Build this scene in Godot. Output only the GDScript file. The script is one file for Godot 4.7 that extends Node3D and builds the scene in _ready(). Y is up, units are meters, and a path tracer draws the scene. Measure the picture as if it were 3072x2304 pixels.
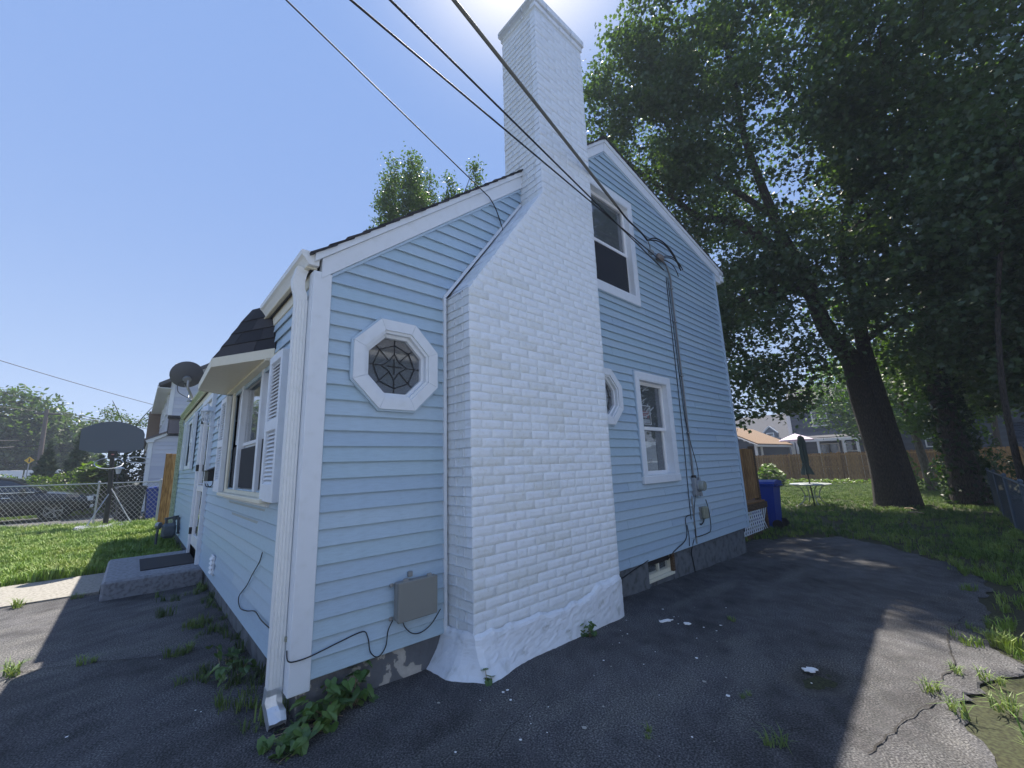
extends Node3D
# A pale blue clapboard house with a white painted brick chimney, seen from its driveway.
# World: y = 0 at the bottom edge of the siding; the chimney gable lies in z = 0 (faces +z), the street front in x = 0 (faces -x).

class MB:
	var v := PackedVector3Array()
	var n := PackedVector3Array()
	var c := PackedColorArray()
	var uv := PackedVector2Array()
	var col := Color.WHITE
	var cols := false
	func tri(a: Vector3, b: Vector3, d: Vector3) -> void:
		var nn := (b - a).cross(d - a).normalized()
		v.append(a); v.append(d); v.append(b)
		n.append(nn); n.append(nn); n.append(nn)
		if cols:
			c.append(col); c.append(col); c.append(col)
	func trin(a: Vector3, b: Vector3, d: Vector3, na: Vector3, nb: Vector3, nd: Vector3) -> void:
		v.append(a); v.append(d); v.append(b)
		n.append(na); n.append(nd); n.append(nb)
		if cols:
			c.append(col); c.append(col); c.append(col)
	func quad(a: Vector3, b: Vector3, d: Vector3, e: Vector3) -> void:
		tri(a, b, d); tri(a, d, e)
	func quadn(a: Vector3, b: Vector3, d: Vector3, e: Vector3, na: Vector3, nb: Vector3, nd: Vector3, ne: Vector3) -> void:
		trin(a, b, d, na, nb, nd); trin(a, d, e, na, nd, ne)
	func hexa(p: Array) -> void:   # 8 corners: 0-3 back ring, 4-7 front ring, counter-clockwise seen from the front
		quad(p[4], p[5], p[6], p[7]); quad(p[1], p[0], p[3], p[2])
		quad(p[0], p[1], p[5], p[4]); quad(p[1], p[2], p[6], p[5])
		quad(p[2], p[3], p[7], p[6]); quad(p[3], p[0], p[4], p[7])
	func box(lo: Vector3, hi: Vector3) -> void:
		hexa([Vector3(lo.x, lo.y, lo.z), Vector3(hi.x, lo.y, lo.z), Vector3(hi.x, hi.y, lo.z), Vector3(lo.x, hi.y, lo.z),
			Vector3(lo.x, lo.y, hi.z), Vector3(hi.x, lo.y, hi.z), Vector3(hi.x, hi.y, hi.z), Vector3(lo.x, hi.y, hi.z)])
	func obox(t: Transform3D, s: Vector3) -> void:
		var p := []
		for z in [-0.5, 0.5]:
			for q in [[-0.5, -0.5], [0.5, -0.5], [0.5, 0.5], [-0.5, 0.5]]:
				p.append(t * Vector3(q[0] * s.x, q[1] * s.y, z * s.z))
		hexa(p)
	func bar(a: Vector3, b: Vector3, w: float, h: float, up := Vector3.UP) -> void:
		var d := (b - a).normalized()
		var s := d.cross(up).normalized()
		obox(Transform3D(Basis(s, s.cross(d), -d), (a + b) * 0.5), Vector3(w, h, a.distance_to(b)))
	func rbox(lo: Vector3, hi: Vector3, e: float) -> void:   # box with chamfered edges
		var ctr := (lo + hi) * 0.5
		var h := (hi - lo) * 0.5
		e = minf(e, minf(h.x, minf(h.y, h.z)) * 0.9)
		for ax in 3:
			var b1 := (ax + 1) % 3
			var b2 := (ax + 2) % 3
			for s in [-1.0, 1.0]:
				var f := []
				for q in [[-1, -1], [1, -1], [1, 1], [-1, 1]]:
					var p := Vector3.ZERO
					p[ax] = s * h[ax]; p[b1] = q[0] * (h[b1] - e); p[b2] = q[1] * (h[b2] - e)
					f.append(ctr + p)
				if s > 0: quad(f[0], f[1], f[2], f[3])
				else: quad(f[3], f[2], f[1], f[0])
			for s1 in [-1.0, 1.0]:
				for s2 in [-1.0, 1.0]:
					var p := []
					for q in [[-1, 0], [1, 0], [1, 1], [-1, 1]]:
						var w := Vector3.ZERO
						w[ax] = q[0] * (h[ax] - e)
						w[b1] = s1 * (h[b1] - (0.0 if q[1] == 0 else e)); w[b2] = s2 * (h[b2] - (e if q[1] == 0 else 0.0))
						p.append(ctr + w)
					face(p, ctr)
		for sx in [-1.0, 1.0]:
			for sy in [-1.0, 1.0]:
				for sz in [-1.0, 1.0]:
					face([ctr + Vector3(sx * h.x, sy * (h.y - e), sz * (h.z - e)), ctr + Vector3(sx * (h.x - e), sy * h.y, sz * (h.z - e)), ctr + Vector3(sx * (h.x - e), sy * (h.y - e), sz * h.z)], ctr)
	func face(p: Array, inside: Vector3) -> void:   # a flat polygon turned away from a point inside
		var nn: Vector3 = (p[1] - p[0]).cross(p[2] - p[0])
		if nn.dot(p[0] - inside) < 0.0:
			p = p.duplicate(); p.reverse()
		for i in range(1, p.size() - 1):
			tri(p[0], p[i], p[i + 1])
	func prism(poly: PackedVector2Array, o: Vector3, U: Vector3, V: Vector3, N: Vector3, d0: float, d1: float) -> void:   # polygon (counter-clockwise in U, V) pushed from d0 to d1 along N
		var k := poly.size()
		var a := []
		var b := []
		for p in poly:
			a.append(o + U * p.x + V * p.y + N * d0); b.append(o + U * p.x + V * p.y + N * d1)
		var t := Geometry2D.triangulate_polygon(poly)
		for i in range(0, t.size(), 3):
			var cw := (poly[t[i + 1]] - poly[t[i]]).cross(poly[t[i + 2]] - poly[t[i]]) < 0.0
			var j := t[i + 2] if cw else t[i + 1]
			var l := t[i + 1] if cw else t[i + 2]
			tri(b[t[i]], b[j], b[l]); tri(a[t[i]], a[l], a[j])
		for i in k:
			var j := (i + 1) % k
			quad(a[i], a[j], b[j], b[i])
	func tube(pts: Array, radii: Array, sides := 6, caps := true) -> void:
		var rings := []
		var norms := []
		var prev := Vector3.ZERO
		for i in pts.size():
			var d: Vector3 = ((pts[mini(i + 1, pts.size() - 1)] as Vector3) - (pts[maxi(i - 1, 0)] as Vector3)).normalized()
			var s := prev - d * prev.dot(d)
			if s.length() < 0.05:
				s = d.cross(Vector3.UP if absf(d.y) < 0.9 else Vector3.RIGHT)
			s = s.normalized(); prev = s
			var w := d.cross(s)
			var r: float = radii[i] if i < radii.size() else radii[radii.size() - 1]
			var ring := []
			var nr := []
			for k in sides:
				var an := TAU * k / sides
				var nn := s * cos(an) + w * sin(an)
				ring.append((pts[i] as Vector3) + nn * r); nr.append(nn)
			rings.append(ring); norms.append(nr)
		for i in pts.size() - 1:
			for k in sides:
				var j := (k + 1) % sides
				quadn(rings[i][k], rings[i][j], rings[i + 1][j], rings[i + 1][k], norms[i][k], norms[i][j], norms[i + 1][j], norms[i + 1][k])
		if caps:
			for k in range(1, sides - 1):
				tri(rings[0][0], rings[0][k + 1], rings[0][k])
				var e: Array = rings[-1]
				tri(e[0], e[k], e[k + 1])
	func lathe(prof: Array, o: Vector3, axis: Vector3, sides := 16) -> void:   # prof: [radius, along] from one end to the other
		var s := axis.cross(Vector3.UP if absf(axis.y) < 0.9 else Vector3.RIGHT).normalized()
		var w := axis.cross(s)
		for i in prof.size() - 1:
			for k in sides:
				var a0 := TAU * k / sides
				var a1 := TAU * (k + 1) / sides
				var e0 := s * cos(a0) + w * sin(a0)
				var e1 := s * cos(a1) + w * sin(a1)
				quad(o + axis * prof[i][1] + e0 * prof[i][0], o + axis * prof[i][1] + e1 * prof[i][0], o + axis * prof[i + 1][1] + e1 * prof[i + 1][0], o + axis * prof[i + 1][1] + e0 * prof[i + 1][0])
	func mesh() -> ArrayMesh:
		var m := ArrayMesh.new()
		var a := []
		a.resize(Mesh.ARRAY_MAX)
		a[Mesh.ARRAY_VERTEX] = v; a[Mesh.ARRAY_NORMAL] = n
		if cols: a[Mesh.ARRAY_COLOR] = c
		if uv.size() == v.size() and uv.size() > 0: a[Mesh.ARRAY_TEX_UV] = uv
		m.add_surface_from_arrays(Mesh.PRIMITIVE_TRIANGLES, a)
		return m

const CAM_R := Vector3(0.74268482, -0.03417112, 0.66876871)
const CAM_U := Vector3(-0.10451799, 0.98054225, 0.16617128)
const CAM_F := Vector3(0.66143423, 0.19331125, -0.72466235)

var M := {}
var rng := RandomNumberGenerator.new()
var gn := FastNoiseLite.new()
var taken := {}

func numbered(called: String) -> String:
	if not taken.has(called):
		taken[called] = 0
		return called
	taken[called] += 1
	return "%s_%03d" % [called, taken[called]]

func meta(o: Node, label: String, category: String, group := "", kind := "") -> void:
	if label: o.set_meta("label", label)
	if category: o.set_meta("category", category)
	if group: o.set_meta("group", group)
	if kind: o.set_meta("kind", kind)

func thing(called: String, label: String, category: String, at := Vector3.ZERO, group := "", turn := 0.0) -> Node3D:
	var o := Node3D.new()
	o.name = numbered(called)
	add_child(o)
	o.position = at; o.rotation.y = turn
	meta(o, label, category, group)
	return o

func obj(called: String, label: String, category: String, mb: MB, m: Material, group := "", at := Vector3.ZERO) -> MeshInstance3D:
	var o := MeshInstance3D.new()
	o.name = numbered(called)
	o.mesh = mb.mesh(); o.material_override = m; o.position = at
	add_child(o)
	meta(o, label, category, group)
	return o

func struct(called: String, mb: MB, m: Material) -> MeshInstance3D:
	var o := obj(called, "", "", mb, m)
	o.set_meta("kind", "structure")
	return o

func part(p: Node, called: String, mb: MB, m: Material) -> MeshInstance3D:
	var o := MeshInstance3D.new()
	o.name = called
	o.mesh = mb.mesh(); o.material_override = m
	p.add_child(o, true)
	return o

func hold(p: Node, called: String) -> Node3D:
	var o := Node3D.new()
	o.name = called
	p.add_child(o, true)
	return o

func put(p: Node, called: String, mesh: Mesh, m: Material, t: Transform3D) -> MeshInstance3D:
	var o := MeshInstance3D.new()
	o.name = called
	o.mesh = mesh; o.material_override = m; o.transform = t
	p.add_child(o, true)
	return o

func copy(o: Node3D, at: Vector3, label: String, turn := 0.0, scl := 1.0) -> Node3D:
	var r: Node3D = o.duplicate()
	r.name = numbered(String(o.name).get_slice("_0", 0))
	add_child(r)
	r.position = at; r.rotation.y = turn; r.scale = Vector3.ONE * scl
	if label: r.set_meta("label", label)
	return r

func multi(p: Node, called: String, mesh: Mesh, m: Material, tr: Array, cl := []) -> MultiMeshInstance3D:
	var mm := MultiMesh.new()
	mm.transform_format = MultiMesh.TRANSFORM_3D
	mm.use_colors = cl.size() > 0
	mm.mesh = mesh
	mm.instance_count = tr.size()
	for i in tr.size():
		mm.set_instance_transform(i, tr[i])
		if cl.size() > 0: mm.set_instance_color(i, cl[i])
	var o := MultiMeshInstance3D.new()
	o.name = called
	o.multimesh = mm; o.material_override = m
	p.add_child(o, true)
	return o

func ntex(sd: int, freq: float, oct: int, cols: Array, offs := [], size := 512, type := FastNoiseLite.TYPE_SIMPLEX_SMOOTH, normal := 0.0, h := 0) -> NoiseTexture2D:
	var f := FastNoiseLite.new()
	f.seed = sd; f.frequency = freq; f.noise_type = type
	f.fractal_octaves = oct
	if oct <= 1: f.fractal_type = FastNoiseLite.FRACTAL_NONE
	var t := NoiseTexture2D.new()
	t.width = size; t.height = h if h > 0 else size; t.seamless = true; t.noise = f; t.generate_mipmaps = false
	if normal > 0.0:
		t.as_normal_map = true; t.bump_strength = normal
	else:
		var g := Gradient.new()
		var ps := PackedFloat32Array()
		var cs := PackedColorArray()
		for i in cols.size():
			ps.append(offs[i] if offs.size() > 0 else float(i) / maxf(1.0, cols.size() - 1)); cs.append(cols[i])
		g.offsets = ps; g.colors = cs
		t.color_ramp = g
	return t

func srgb(r: float, g: float, b: float) -> Color:
	return Color(r / 255.0, g / 255.0, b / 255.0)

func mt(color: Color, rough := 0.7, opt := {}) -> StandardMaterial3D:
	var m := StandardMaterial3D.new()
	m.albedo_color = color; m.roughness = rough
	m.metallic = opt.get("metal", 0.0)
	if opt.has("spec"): m.metallic_specular = opt.spec
	if opt.has("tex"): m.albedo_texture = opt.tex
	if opt.has("nrm"):
		m.normal_enabled = true; m.normal_texture = opt.nrm; m.normal_scale = opt.get("nscale", 1.0)
	if opt.has("bump"):
		m.heightmap_enabled = true; m.heightmap_texture = opt.bump; m.heightmap_scale = opt.get("bscale", 1.0)
	if opt.has("scale"):
		m.uv1_triplanar = true; m.uv1_world_triplanar = opt.get("world", true)
		m.uv1_scale = opt.scale if opt.scale is Vector3 else Vector3.ONE * float(opt.scale)
	if opt.get("vcol", false): m.vertex_color_use_as_albedo = true
	if opt.has("back"):
		m.backlight_enabled = true; m.backlight = opt.back
	if opt.has("coat"):
		m.clearcoat_enabled = true; m.clearcoat = opt.coat; m.clearcoat_roughness = 0.05
	m.cull_mode = BaseMaterial3D.CULL_DISABLED
	return m

func glass(color: Color, a := 0.12) -> StandardMaterial3D:
	var m := StandardMaterial3D.new()
	m.albedo_color = Color(color, a)
	m.transparency = BaseMaterial3D.TRANSPARENCY_ALPHA
	m.roughness = 0.02
	m.metallic_specular = 0.75
	m.cull_mode = BaseMaterial3D.CULL_DISABLED
	return m

func sm(a: float, b: float, x: float) -> float:
	return smoothstep(a, b, x)

func ground_y(x: float, z: float) -> float:
	return -0.175 - 0.2 * sm(0.0, 7.5, x) - 0.2 * sm(11.0, 31.0, x) + 0.06 * sm(-6.0, -16.0, z) * (1.0 - sm(0.0, 6.0, x)) + 0.02 * gn.get_noise_2d(x * 30.0, z * 30.0)

func materials() -> void:
	var grain := ntex(3, 0.02, 4, [srgb(238, 238, 238), srgb(250, 250, 250), Color.WHITE])
	var woodn := ntex(5, 0.03, 3, [], [], 512, FastNoiseLite.TYPE_SIMPLEX_SMOOTH, 3.0)
	var i := 0
	for cc in [srgb(172, 195, 212), srgb(167, 190, 209), srgb(176, 197, 212), srgb(170, 194, 209)]:
		M["siding%d" % i] = mt(cc, 0.42, {"tex": grain, "nrm": woodn, "nscale": 0.2, "scale": Vector3(0.9, 9.0, 0.9)})
		i += 1
	M.siding_dirty = mt(srgb(160, 170, 170), 0.5, {"tex": grain, "scale": 1.5})
	var dirt := ntex(7, 0.012, 5, [srgb(243, 243, 240), srgb(249, 249, 249), srgb(251, 251, 251), srgb(252, 252, 252)], [0.0, 0.3, 0.5, 1.0])
	M.white = mt(srgb(222, 228, 234), 0.5, {"tex": dirt, "scale": 1.3})
	M.trim_blue = mt(srgb(172, 192, 208), 0.5)
	M.white_clean = mt(srgb(232, 233, 234), 0.35)
	M.cream = mt(srgb(222, 217, 196), 0.55, {"tex": dirt, "scale": 2.0})
	M.gutter = mt(srgb(226, 229, 229), 0.4, {"tex": dirt, "scale": 3.0})
	M.gutter_green = mt(srgb(206, 212, 190), 0.5, {"tex": ntex(8, 0.02, 5, [srgb(150, 160, 130), srgb(225, 228, 215), srgb(245, 245, 240)], [0.15, 0.5, 1.0]), "scale": 2.5})
	var bn := ntex(11, 0.03, 5, [Color.BLACK, Color.WHITE], [], 1024)
	M.brick = mt(srgb(232, 239, 246), 0.55, {"tex": ntex(12, 0.008, 5, [srgb(238, 237, 233), srgb(248, 248, 248), srgb(252, 252, 252)], [0.1, 0.3, 1.0], 1024), "bump": bn, "bscale": 0.05, "scale": 2.0})
	M.brick2 = mt(srgb(226, 232, 236), 0.6, {"tex": ntex(13, 0.01, 5, [srgb(236, 234, 228), srgb(247, 247, 246), srgb(251, 251, 251)], [0.12, 0.36, 1.0], 1024), "bump": bn, "bscale": 0.06, "scale": 2.0})
	M.parge = mt(srgb(234, 240, 247), 0.5, {"tex": ntex(14, 0.01, 5, [srgb(205, 205, 200), srgb(240, 240, 240), srgb(250, 250, 250)], [0.08, 0.3, 1.0]), "bump": bn, "bscale": 0.1, "scale": 1.4})
	M.found = mt(srgb(112, 117, 122), 0.8, {"tex": ntex(15, 0.012, 5, [srgb(170, 170, 165), srgb(225, 225, 225), srgb(250, 250, 250)], [0.1, 0.45, 1.0]), "bump": bn, "bscale": 0.12, "scale": 1.2})
	M.found_peel = mt(srgb(250, 250, 250), 0.85, {"tex": ntex(18, 0.005, 5, [srgb(92, 94, 98), srgb(104, 107, 112), srgb(112, 112, 112), srgb(176, 172, 164), srgb(196, 192, 184)], [0.0, 0.56, 0.63, 0.66, 1.0], 1024), "bump": bn, "bscale": 0.25, "scale": 0.9})
	var sh := ntex(16, 0.25, 3, [srgb(120, 120, 124), srgb(190, 190, 192), srgb(250, 250, 250)], [0.2, 0.5, 0.9])
	M.shingle0 = mt(srgb(74, 75, 80), 0.95, {"tex": sh, "scale": 2.0})
	M.shingle1 = mt(srgb(60, 61, 66), 0.95, {"tex": sh, "scale": 2.0})
	M.shingle2 = mt(srgb(88, 86, 88), 0.95, {"tex": sh, "scale": 2.0})
	M.glass = glass(srgb(180, 190, 195))
	M.glass_tex = glass(srgb(120, 125, 130), 0.55)
	M.screen = mt(Color(srgb(52, 55, 60), 0.8), 0.9)
	M.screen.transparency = BaseMaterial3D.TRANSPARENCY_ALPHA
	M.lead = mt(srgb(38, 38, 42), 0.5, {"metal": 0.4})
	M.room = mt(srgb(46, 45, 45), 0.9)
	M.curtain = mt(srgb(170, 170, 172), 0.9)
	M.black = mt(srgb(22, 22, 24), 0.45)
	M.black_matte = mt(srgb(26, 26, 28), 0.8)
	M.cable = mt(srgb(30, 31, 34), 0.6)
	M.cable_grey = mt(srgb(120, 122, 124), 0.6)
	M.sleeve = mt(srgb(104, 104, 98), 0.6)
	M.metal = mt(srgb(150, 154, 156), 0.45, {"metal": 0.6})
	M.galv = mt(srgb(168, 172, 176), 0.42, {"metal": 0.7})
	M.box_grey = mt(srgb(128, 130, 126), 0.6)
	M.box_side = mt(srgb(140, 142, 140), 0.55)
	M.tan_box = mt(srgb(140, 142, 124), 0.6)
	M.meter_grey = mt(srgb(140, 146, 152), 0.5)
	M.dish = mt(srgb(88, 92, 98), 0.5)
	M.concrete = mt(srgb(152, 149, 143), 0.9, {"tex": ntex(20, 0.03, 5, [srgb(190, 188, 184), srgb(235, 235, 232), srgb(255, 255, 255)], [0.15, 0.5, 1.0]), "bump": bn, "bscale": 0.1, "scale": 1.5})
	M.step_paint = mt(srgb(134, 138, 146), 0.75, {"tex": ntex(21, 0.02, 5, [srgb(190, 190, 190), srgb(240, 240, 240), srgb(255, 255, 255)], [0.15, 0.5, 1.0]), "bump": bn, "bscale": 0.1, "scale": 1.5})
	M.mat = mt(srgb(56, 57, 62), 0.95, {"tex": ntex(22, 0.2, 3, [srgb(150, 150, 150), Color.WHITE]), "scale": 3.0})
	M.grey_paint = mt(srgb(128, 131, 138), 0.6)
	M.asphalt = mt(Color.WHITE, 0.9, {"tex": ntex(23, 0.1, 4, [srgb(96, 96, 100), srgb(160, 160, 163), srgb(196, 196, 197), srgb(255, 255, 252)], [0.22, 0.45, 0.62, 0.78], 1024), "bump": ntex(24, 0.1, 4, [Color.BLACK, Color.WHITE], [], 1024), "bscale": 0.6, "scale": 0.7, "vcol": true})
	M.soil = mt(Color.WHITE, 0.95, {"tex": ntex(25, 0.08, 5, [srgb(120, 110, 100), srgb(200, 195, 185), srgb(255, 255, 255)], [0.1, 0.5, 1.0]), "scale": 0.9, "vcol": true})
	M.grass = mt(Color.WHITE, 0.55, {"vcol": true, "back": Color(0.55, 0.6, 0.3)})
	M.leaf = mt(Color.WHITE, 0.42, {"vcol": true, "back": Color(0.9, 1.0, 0.5), "spec": 0.55})
	M.needle = mt(Color.WHITE, 0.65, {"vcol": true, "back": Color(0.2, 0.22, 0.1)})
	M.bark = mt(srgb(92, 84, 76), 0.95, {"tex": ntex(26, 0.03, 5, [srgb(110, 105, 98), srgb(190, 186, 180), srgb(255, 255, 250)], [0.15, 0.5, 0.95], 512), "bump": ntex(27, 0.03, 4, [Color.BLACK, Color.WHITE]), "bscale": 2.5, "scale": Vector3(2.4, 0.5, 2.4)})
	M.bark_pale = mt(srgb(150, 142, 128), 0.95, {"tex": ntex(28, 0.02, 5, [srgb(130, 125, 118), srgb(235, 232, 225)]), "scale": Vector3(1.5, 0.4, 1.5)})
	var wg := ntex(29, 0.02, 5, [srgb(150, 130, 105), srgb(214, 200, 180), srgb(250, 245, 235)], [0.1, 0.5, 0.95])
	i = 0
	for cc in [srgb(176, 142, 96), srgb(164, 131, 88), srgb(186, 152, 106), srgb(154, 122, 84)]:
		M["wood%d" % i] = mt(cc, 0.8, {"tex": wg, "scale": Vector3(3.0, 0.35, 3.0)})
		i += 1
	M.wood_dark = mt(srgb(112, 96, 80), 0.85, {"tex": wg, "scale": Vector3(0.5, 3.0, 3.0)})
	M.bin_blue = mt(srgb(24, 58, 148), 0.42)
	M.bin_dark = mt(srgb(34, 38, 44), 0.5)
	M.car = mt(srgb(9, 11, 20), 0.3, {"coat": 0.6})
	M.car_glass = mt(srgb(30, 36, 44), 0.05, {"spec": 0.8})
	M.chrome = mt(srgb(200, 205, 210), 0.15, {"metal": 1.0})
	M.rim_grey = mt(srgb(120, 122, 128), 0.3, {"metal": 0.8})
	M.rubber = mt(srgb(24, 24, 25), 0.85)
	M.lamp_clear = mt(srgb(235, 238, 240), 0.1, {"spec": 0.7})
	M.board = mt(srgb(86, 92, 104), 0.6)
	M.rim_paint = mt(srgb(170, 175, 185), 0.4, {"metal": 0.4})
	i = 0
	for cc in [srgb(205, 206, 216), srgb(198, 200, 212), srgb(210, 211, 219)]:
		M["lilac%d" % i] = mt(cc, 0.55)
		i += 1
	M.navy = mt(srgb(52, 62, 82), 0.6)
	M.navy2 = mt(srgb(60, 72, 90), 0.6)
	M.shingle_tan = mt(srgb(176, 146, 116), 0.95, {"tex": sh, "scale": 1.0})
	M.shingle_grey = mt(srgb(120, 120, 124), 0.95, {"tex": sh, "scale": 1.0})
	M.shingle_mauve = mt(srgb(150, 138, 138), 0.95, {"tex": sh, "scale": 1.0})
	M.red_brick = mt(srgb(128, 78, 62), 0.9)
	M.umbrella_green = mt(srgb(74, 86, 82), 0.8)
	M.umbrella_lilac = mt(srgb(214, 200, 216), 0.8, {"back": Color(0.4, 0.35, 0.42)})
	M.yellow = mt(srgb(220, 176, 40), 0.6)
	M.paint_chip = mt(srgb(238, 238, 238), 0.7)
	M.stone = mt(srgb(170, 168, 160), 0.9)
	M.twig = mt(srgb(150, 132, 110), 0.9)
	M.shed = mt(srgb(120, 116, 112), 0.85, {"tex": wg, "scale": Vector3(3.0, 0.4, 3.0)})

func _ready() -> void:
	rng.seed = 7
	gn.seed = 4; gn.frequency = 0.02; gn.fractal_octaves = 3
	# camera
	var cam := Camera3D.new()
	cam.name = "camera"
	add_child(cam)
	cam.fov = 86.45; cam.near = 0.05; cam.far = 600.0
	cam.transform = Transform3D(Basis(CAM_R, CAM_U, -CAM_F), Vector3(-0.7706, 1.182, 2.7568))
	cam.current = true
	# sky and exposure
	var we := WorldEnvironment.new()
	we.name = "environment"
	var env := Environment.new()
	env.background_mode = Environment.BG_SKY
	var sm_ := ProceduralSkyMaterial.new()
	sm_.sky_top_color = srgb(126, 156, 209)
	sm_.sky_horizon_color = srgb(186, 206, 232)
	sm_.sky_curve = 0.16
	sm_.ground_bottom_color = srgb(96, 98, 92)
	sm_.ground_horizon_color = srgb(170, 180, 190)
	sm_.sun_angle_max = 70.0
	sm_.sun_curve = 0.085
	sm_.sky_energy_multiplier = 1.0
	var sky := Sky.new()
	sky.sky_material = sm_
	env.sky = sky
	env.tonemap_mode = Environment.TONE_MAPPER_LINEAR
	env.tonemap_exposure = 2.3
	env.background_energy_multiplier = 0.575
	env.sdfgi_enabled = true; env.ssao_enabled = true; env.ssil_enabled = true
	# thin haze, its veil also standing in for lens glare over the trees
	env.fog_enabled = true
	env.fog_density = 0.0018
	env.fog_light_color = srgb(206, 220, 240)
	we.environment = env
	add_child(we)
	# sun: high, behind the house, over the back garden
	var sun := DirectionalLight3D.new()
	sun.name = "sun"
	add_child(sun)
	sun.look_at_from_position(Vector3(0.39, 1.0, -0.36), Vector3.ZERO)
	sun.light_color = Color(1.0, 0.965, 0.91)
	sun.light_energy = 1.5
	sun.light_angular_distance = 0.53
	sun.shadow_enabled = true
	materials()
	terrain()
	house()
	fittings()
	trees()
	street_side()
	garden_side()
	opposite_side()
	small_things()

func terrain() -> void:
	# soil and turf bed under everything
	var g := MB.new()
	g.cols = true
	var xs := [-260.0, -120.0, -60.0, -30.0]
	var x := -16.0
	while x < 46.0:
		xs.append(x); x += 0.8
	xs.append_array([60.0, 100.0, 180.0, 300.0])
	var zs := [-300.0, -150.0, -80.0, -50.0]
	var z := -34.0
	while z < 16.0:
		zs.append(z); z += 0.8
	zs.append_array([30.0, 60.0, 150.0, 280.0])
	for i in xs.size() - 1:
		for j in zs.size() - 1:
			var q := 0.5 + 0.5 * gn.get_noise_2d(xs[i] * 12.0, zs[j] * 12.0)
			g.col = Color(0.075, 0.07, 0.042).lerp(Color(0.055, 0.075, 0.026), q)
			g.quad(gp(xs[i], zs[j + 1]), gp(xs[i + 1], zs[j + 1]), gp(xs[i + 1], zs[j]), gp(xs[i], zs[j]))
	struct("ground", g, M.soil)
	driveway()
	# poured concrete path from the door step to the street, in slabs
	var path := Node3D.new()
	path.name = "path"
	path.set_meta("kind", "structure")
	add_child(path)
	for k in 5:
		var s := MB.new()
		var x1 := -0.95 - k * 1.25
		var pts := PackedVector2Array([Vector2(x1 - 1.235, -4.66 - 0.05 * k), Vector2(x1, -4.6 - 0.05 * k), Vector2(x1, -5.95 - 0.05 * k), Vector2(x1 - 1.235, -6.0 - 0.05 * k)])
		s.prism(PackedVector2Array([pts[0], pts[1], pts[2], pts[3]].map(func(p): return Vector2(p.x, -p.y))), Vector3(0, ground_y(x1, -5.2), 0), Vector3(1, 0, 0), Vector3(0, 0, -1), Vector3(0, 1, 0), -0.08, 0.022 + 0.004 * (k % 2))
		part(path, "slab", s, M.concrete)

func gp(x: float, z: float) -> Vector3:
	return Vector3(x, ground_y(x, z) - 0.02, z)

func drive_in(x: float, z: float) -> float:   # above 0 on the asphalt
	var e := 0.16 * gn.get_noise_2d(x * 60.0, z * 60.0) + 0.05 * gn.get_noise_2d(x * 300.0, z * 300.0)
	var f := 9.0
	if x > 0.0: f = minf(f, 2.62 + e + 0.05 * sin(x * 2.0) - z + 6.0 * maxf(0.0, 0.4 - x))
	if x < 0.4: f = minf(f, z + 4.6 - 0.12 * (x + 0.9) - e)
	else: f = minf(f, z + 0.3)
	var k := maxf(0.0, (z - 0.85) / 1.75)
	if x > 5.0: f = minf(f, 9.15 - 2.1 * k * k - 0.9 * sm(0.7, -0.3, z) + e * 2.0 - x)
	return f

func on_drive(x: float, z: float) -> bool:
	return drive_in(x, z) > 0.0

const WORN := [[2.38, 1.38, 0.42, 0.22], [2.0, 1.32, 0.3, 0.16], [1.55, 1.24, 0.42, 0.2], [1.15, 1.2, 0.4, 0.16], [1.02, 1.24, 0.3, 0.2], [1.8, 1.66, 0.3, 0.07], [2.91, 1.26, 0.22, 0.1], [0.92, 0.95, 0.4, 0.1], [3.6, 0.5, 0.5, 0.1],
	[-0.8, -2.1, 0.5, 0.18], [-0.7, -2.9, 0.4, 0.16], [-0.5, -1.4, 0.35, 0.16], [-1.6, -2.6, 0.6, 0.3], [-0.35, -3.3, 0.3, 0.15], [4.5, 0.55, 0.7, 0.08], [5.4, 0.9, 0.8, 0.14], [7.2, 0.6, 0.8, 0.2], [7.6, 1.4, 0.7, 0.2]]

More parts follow.
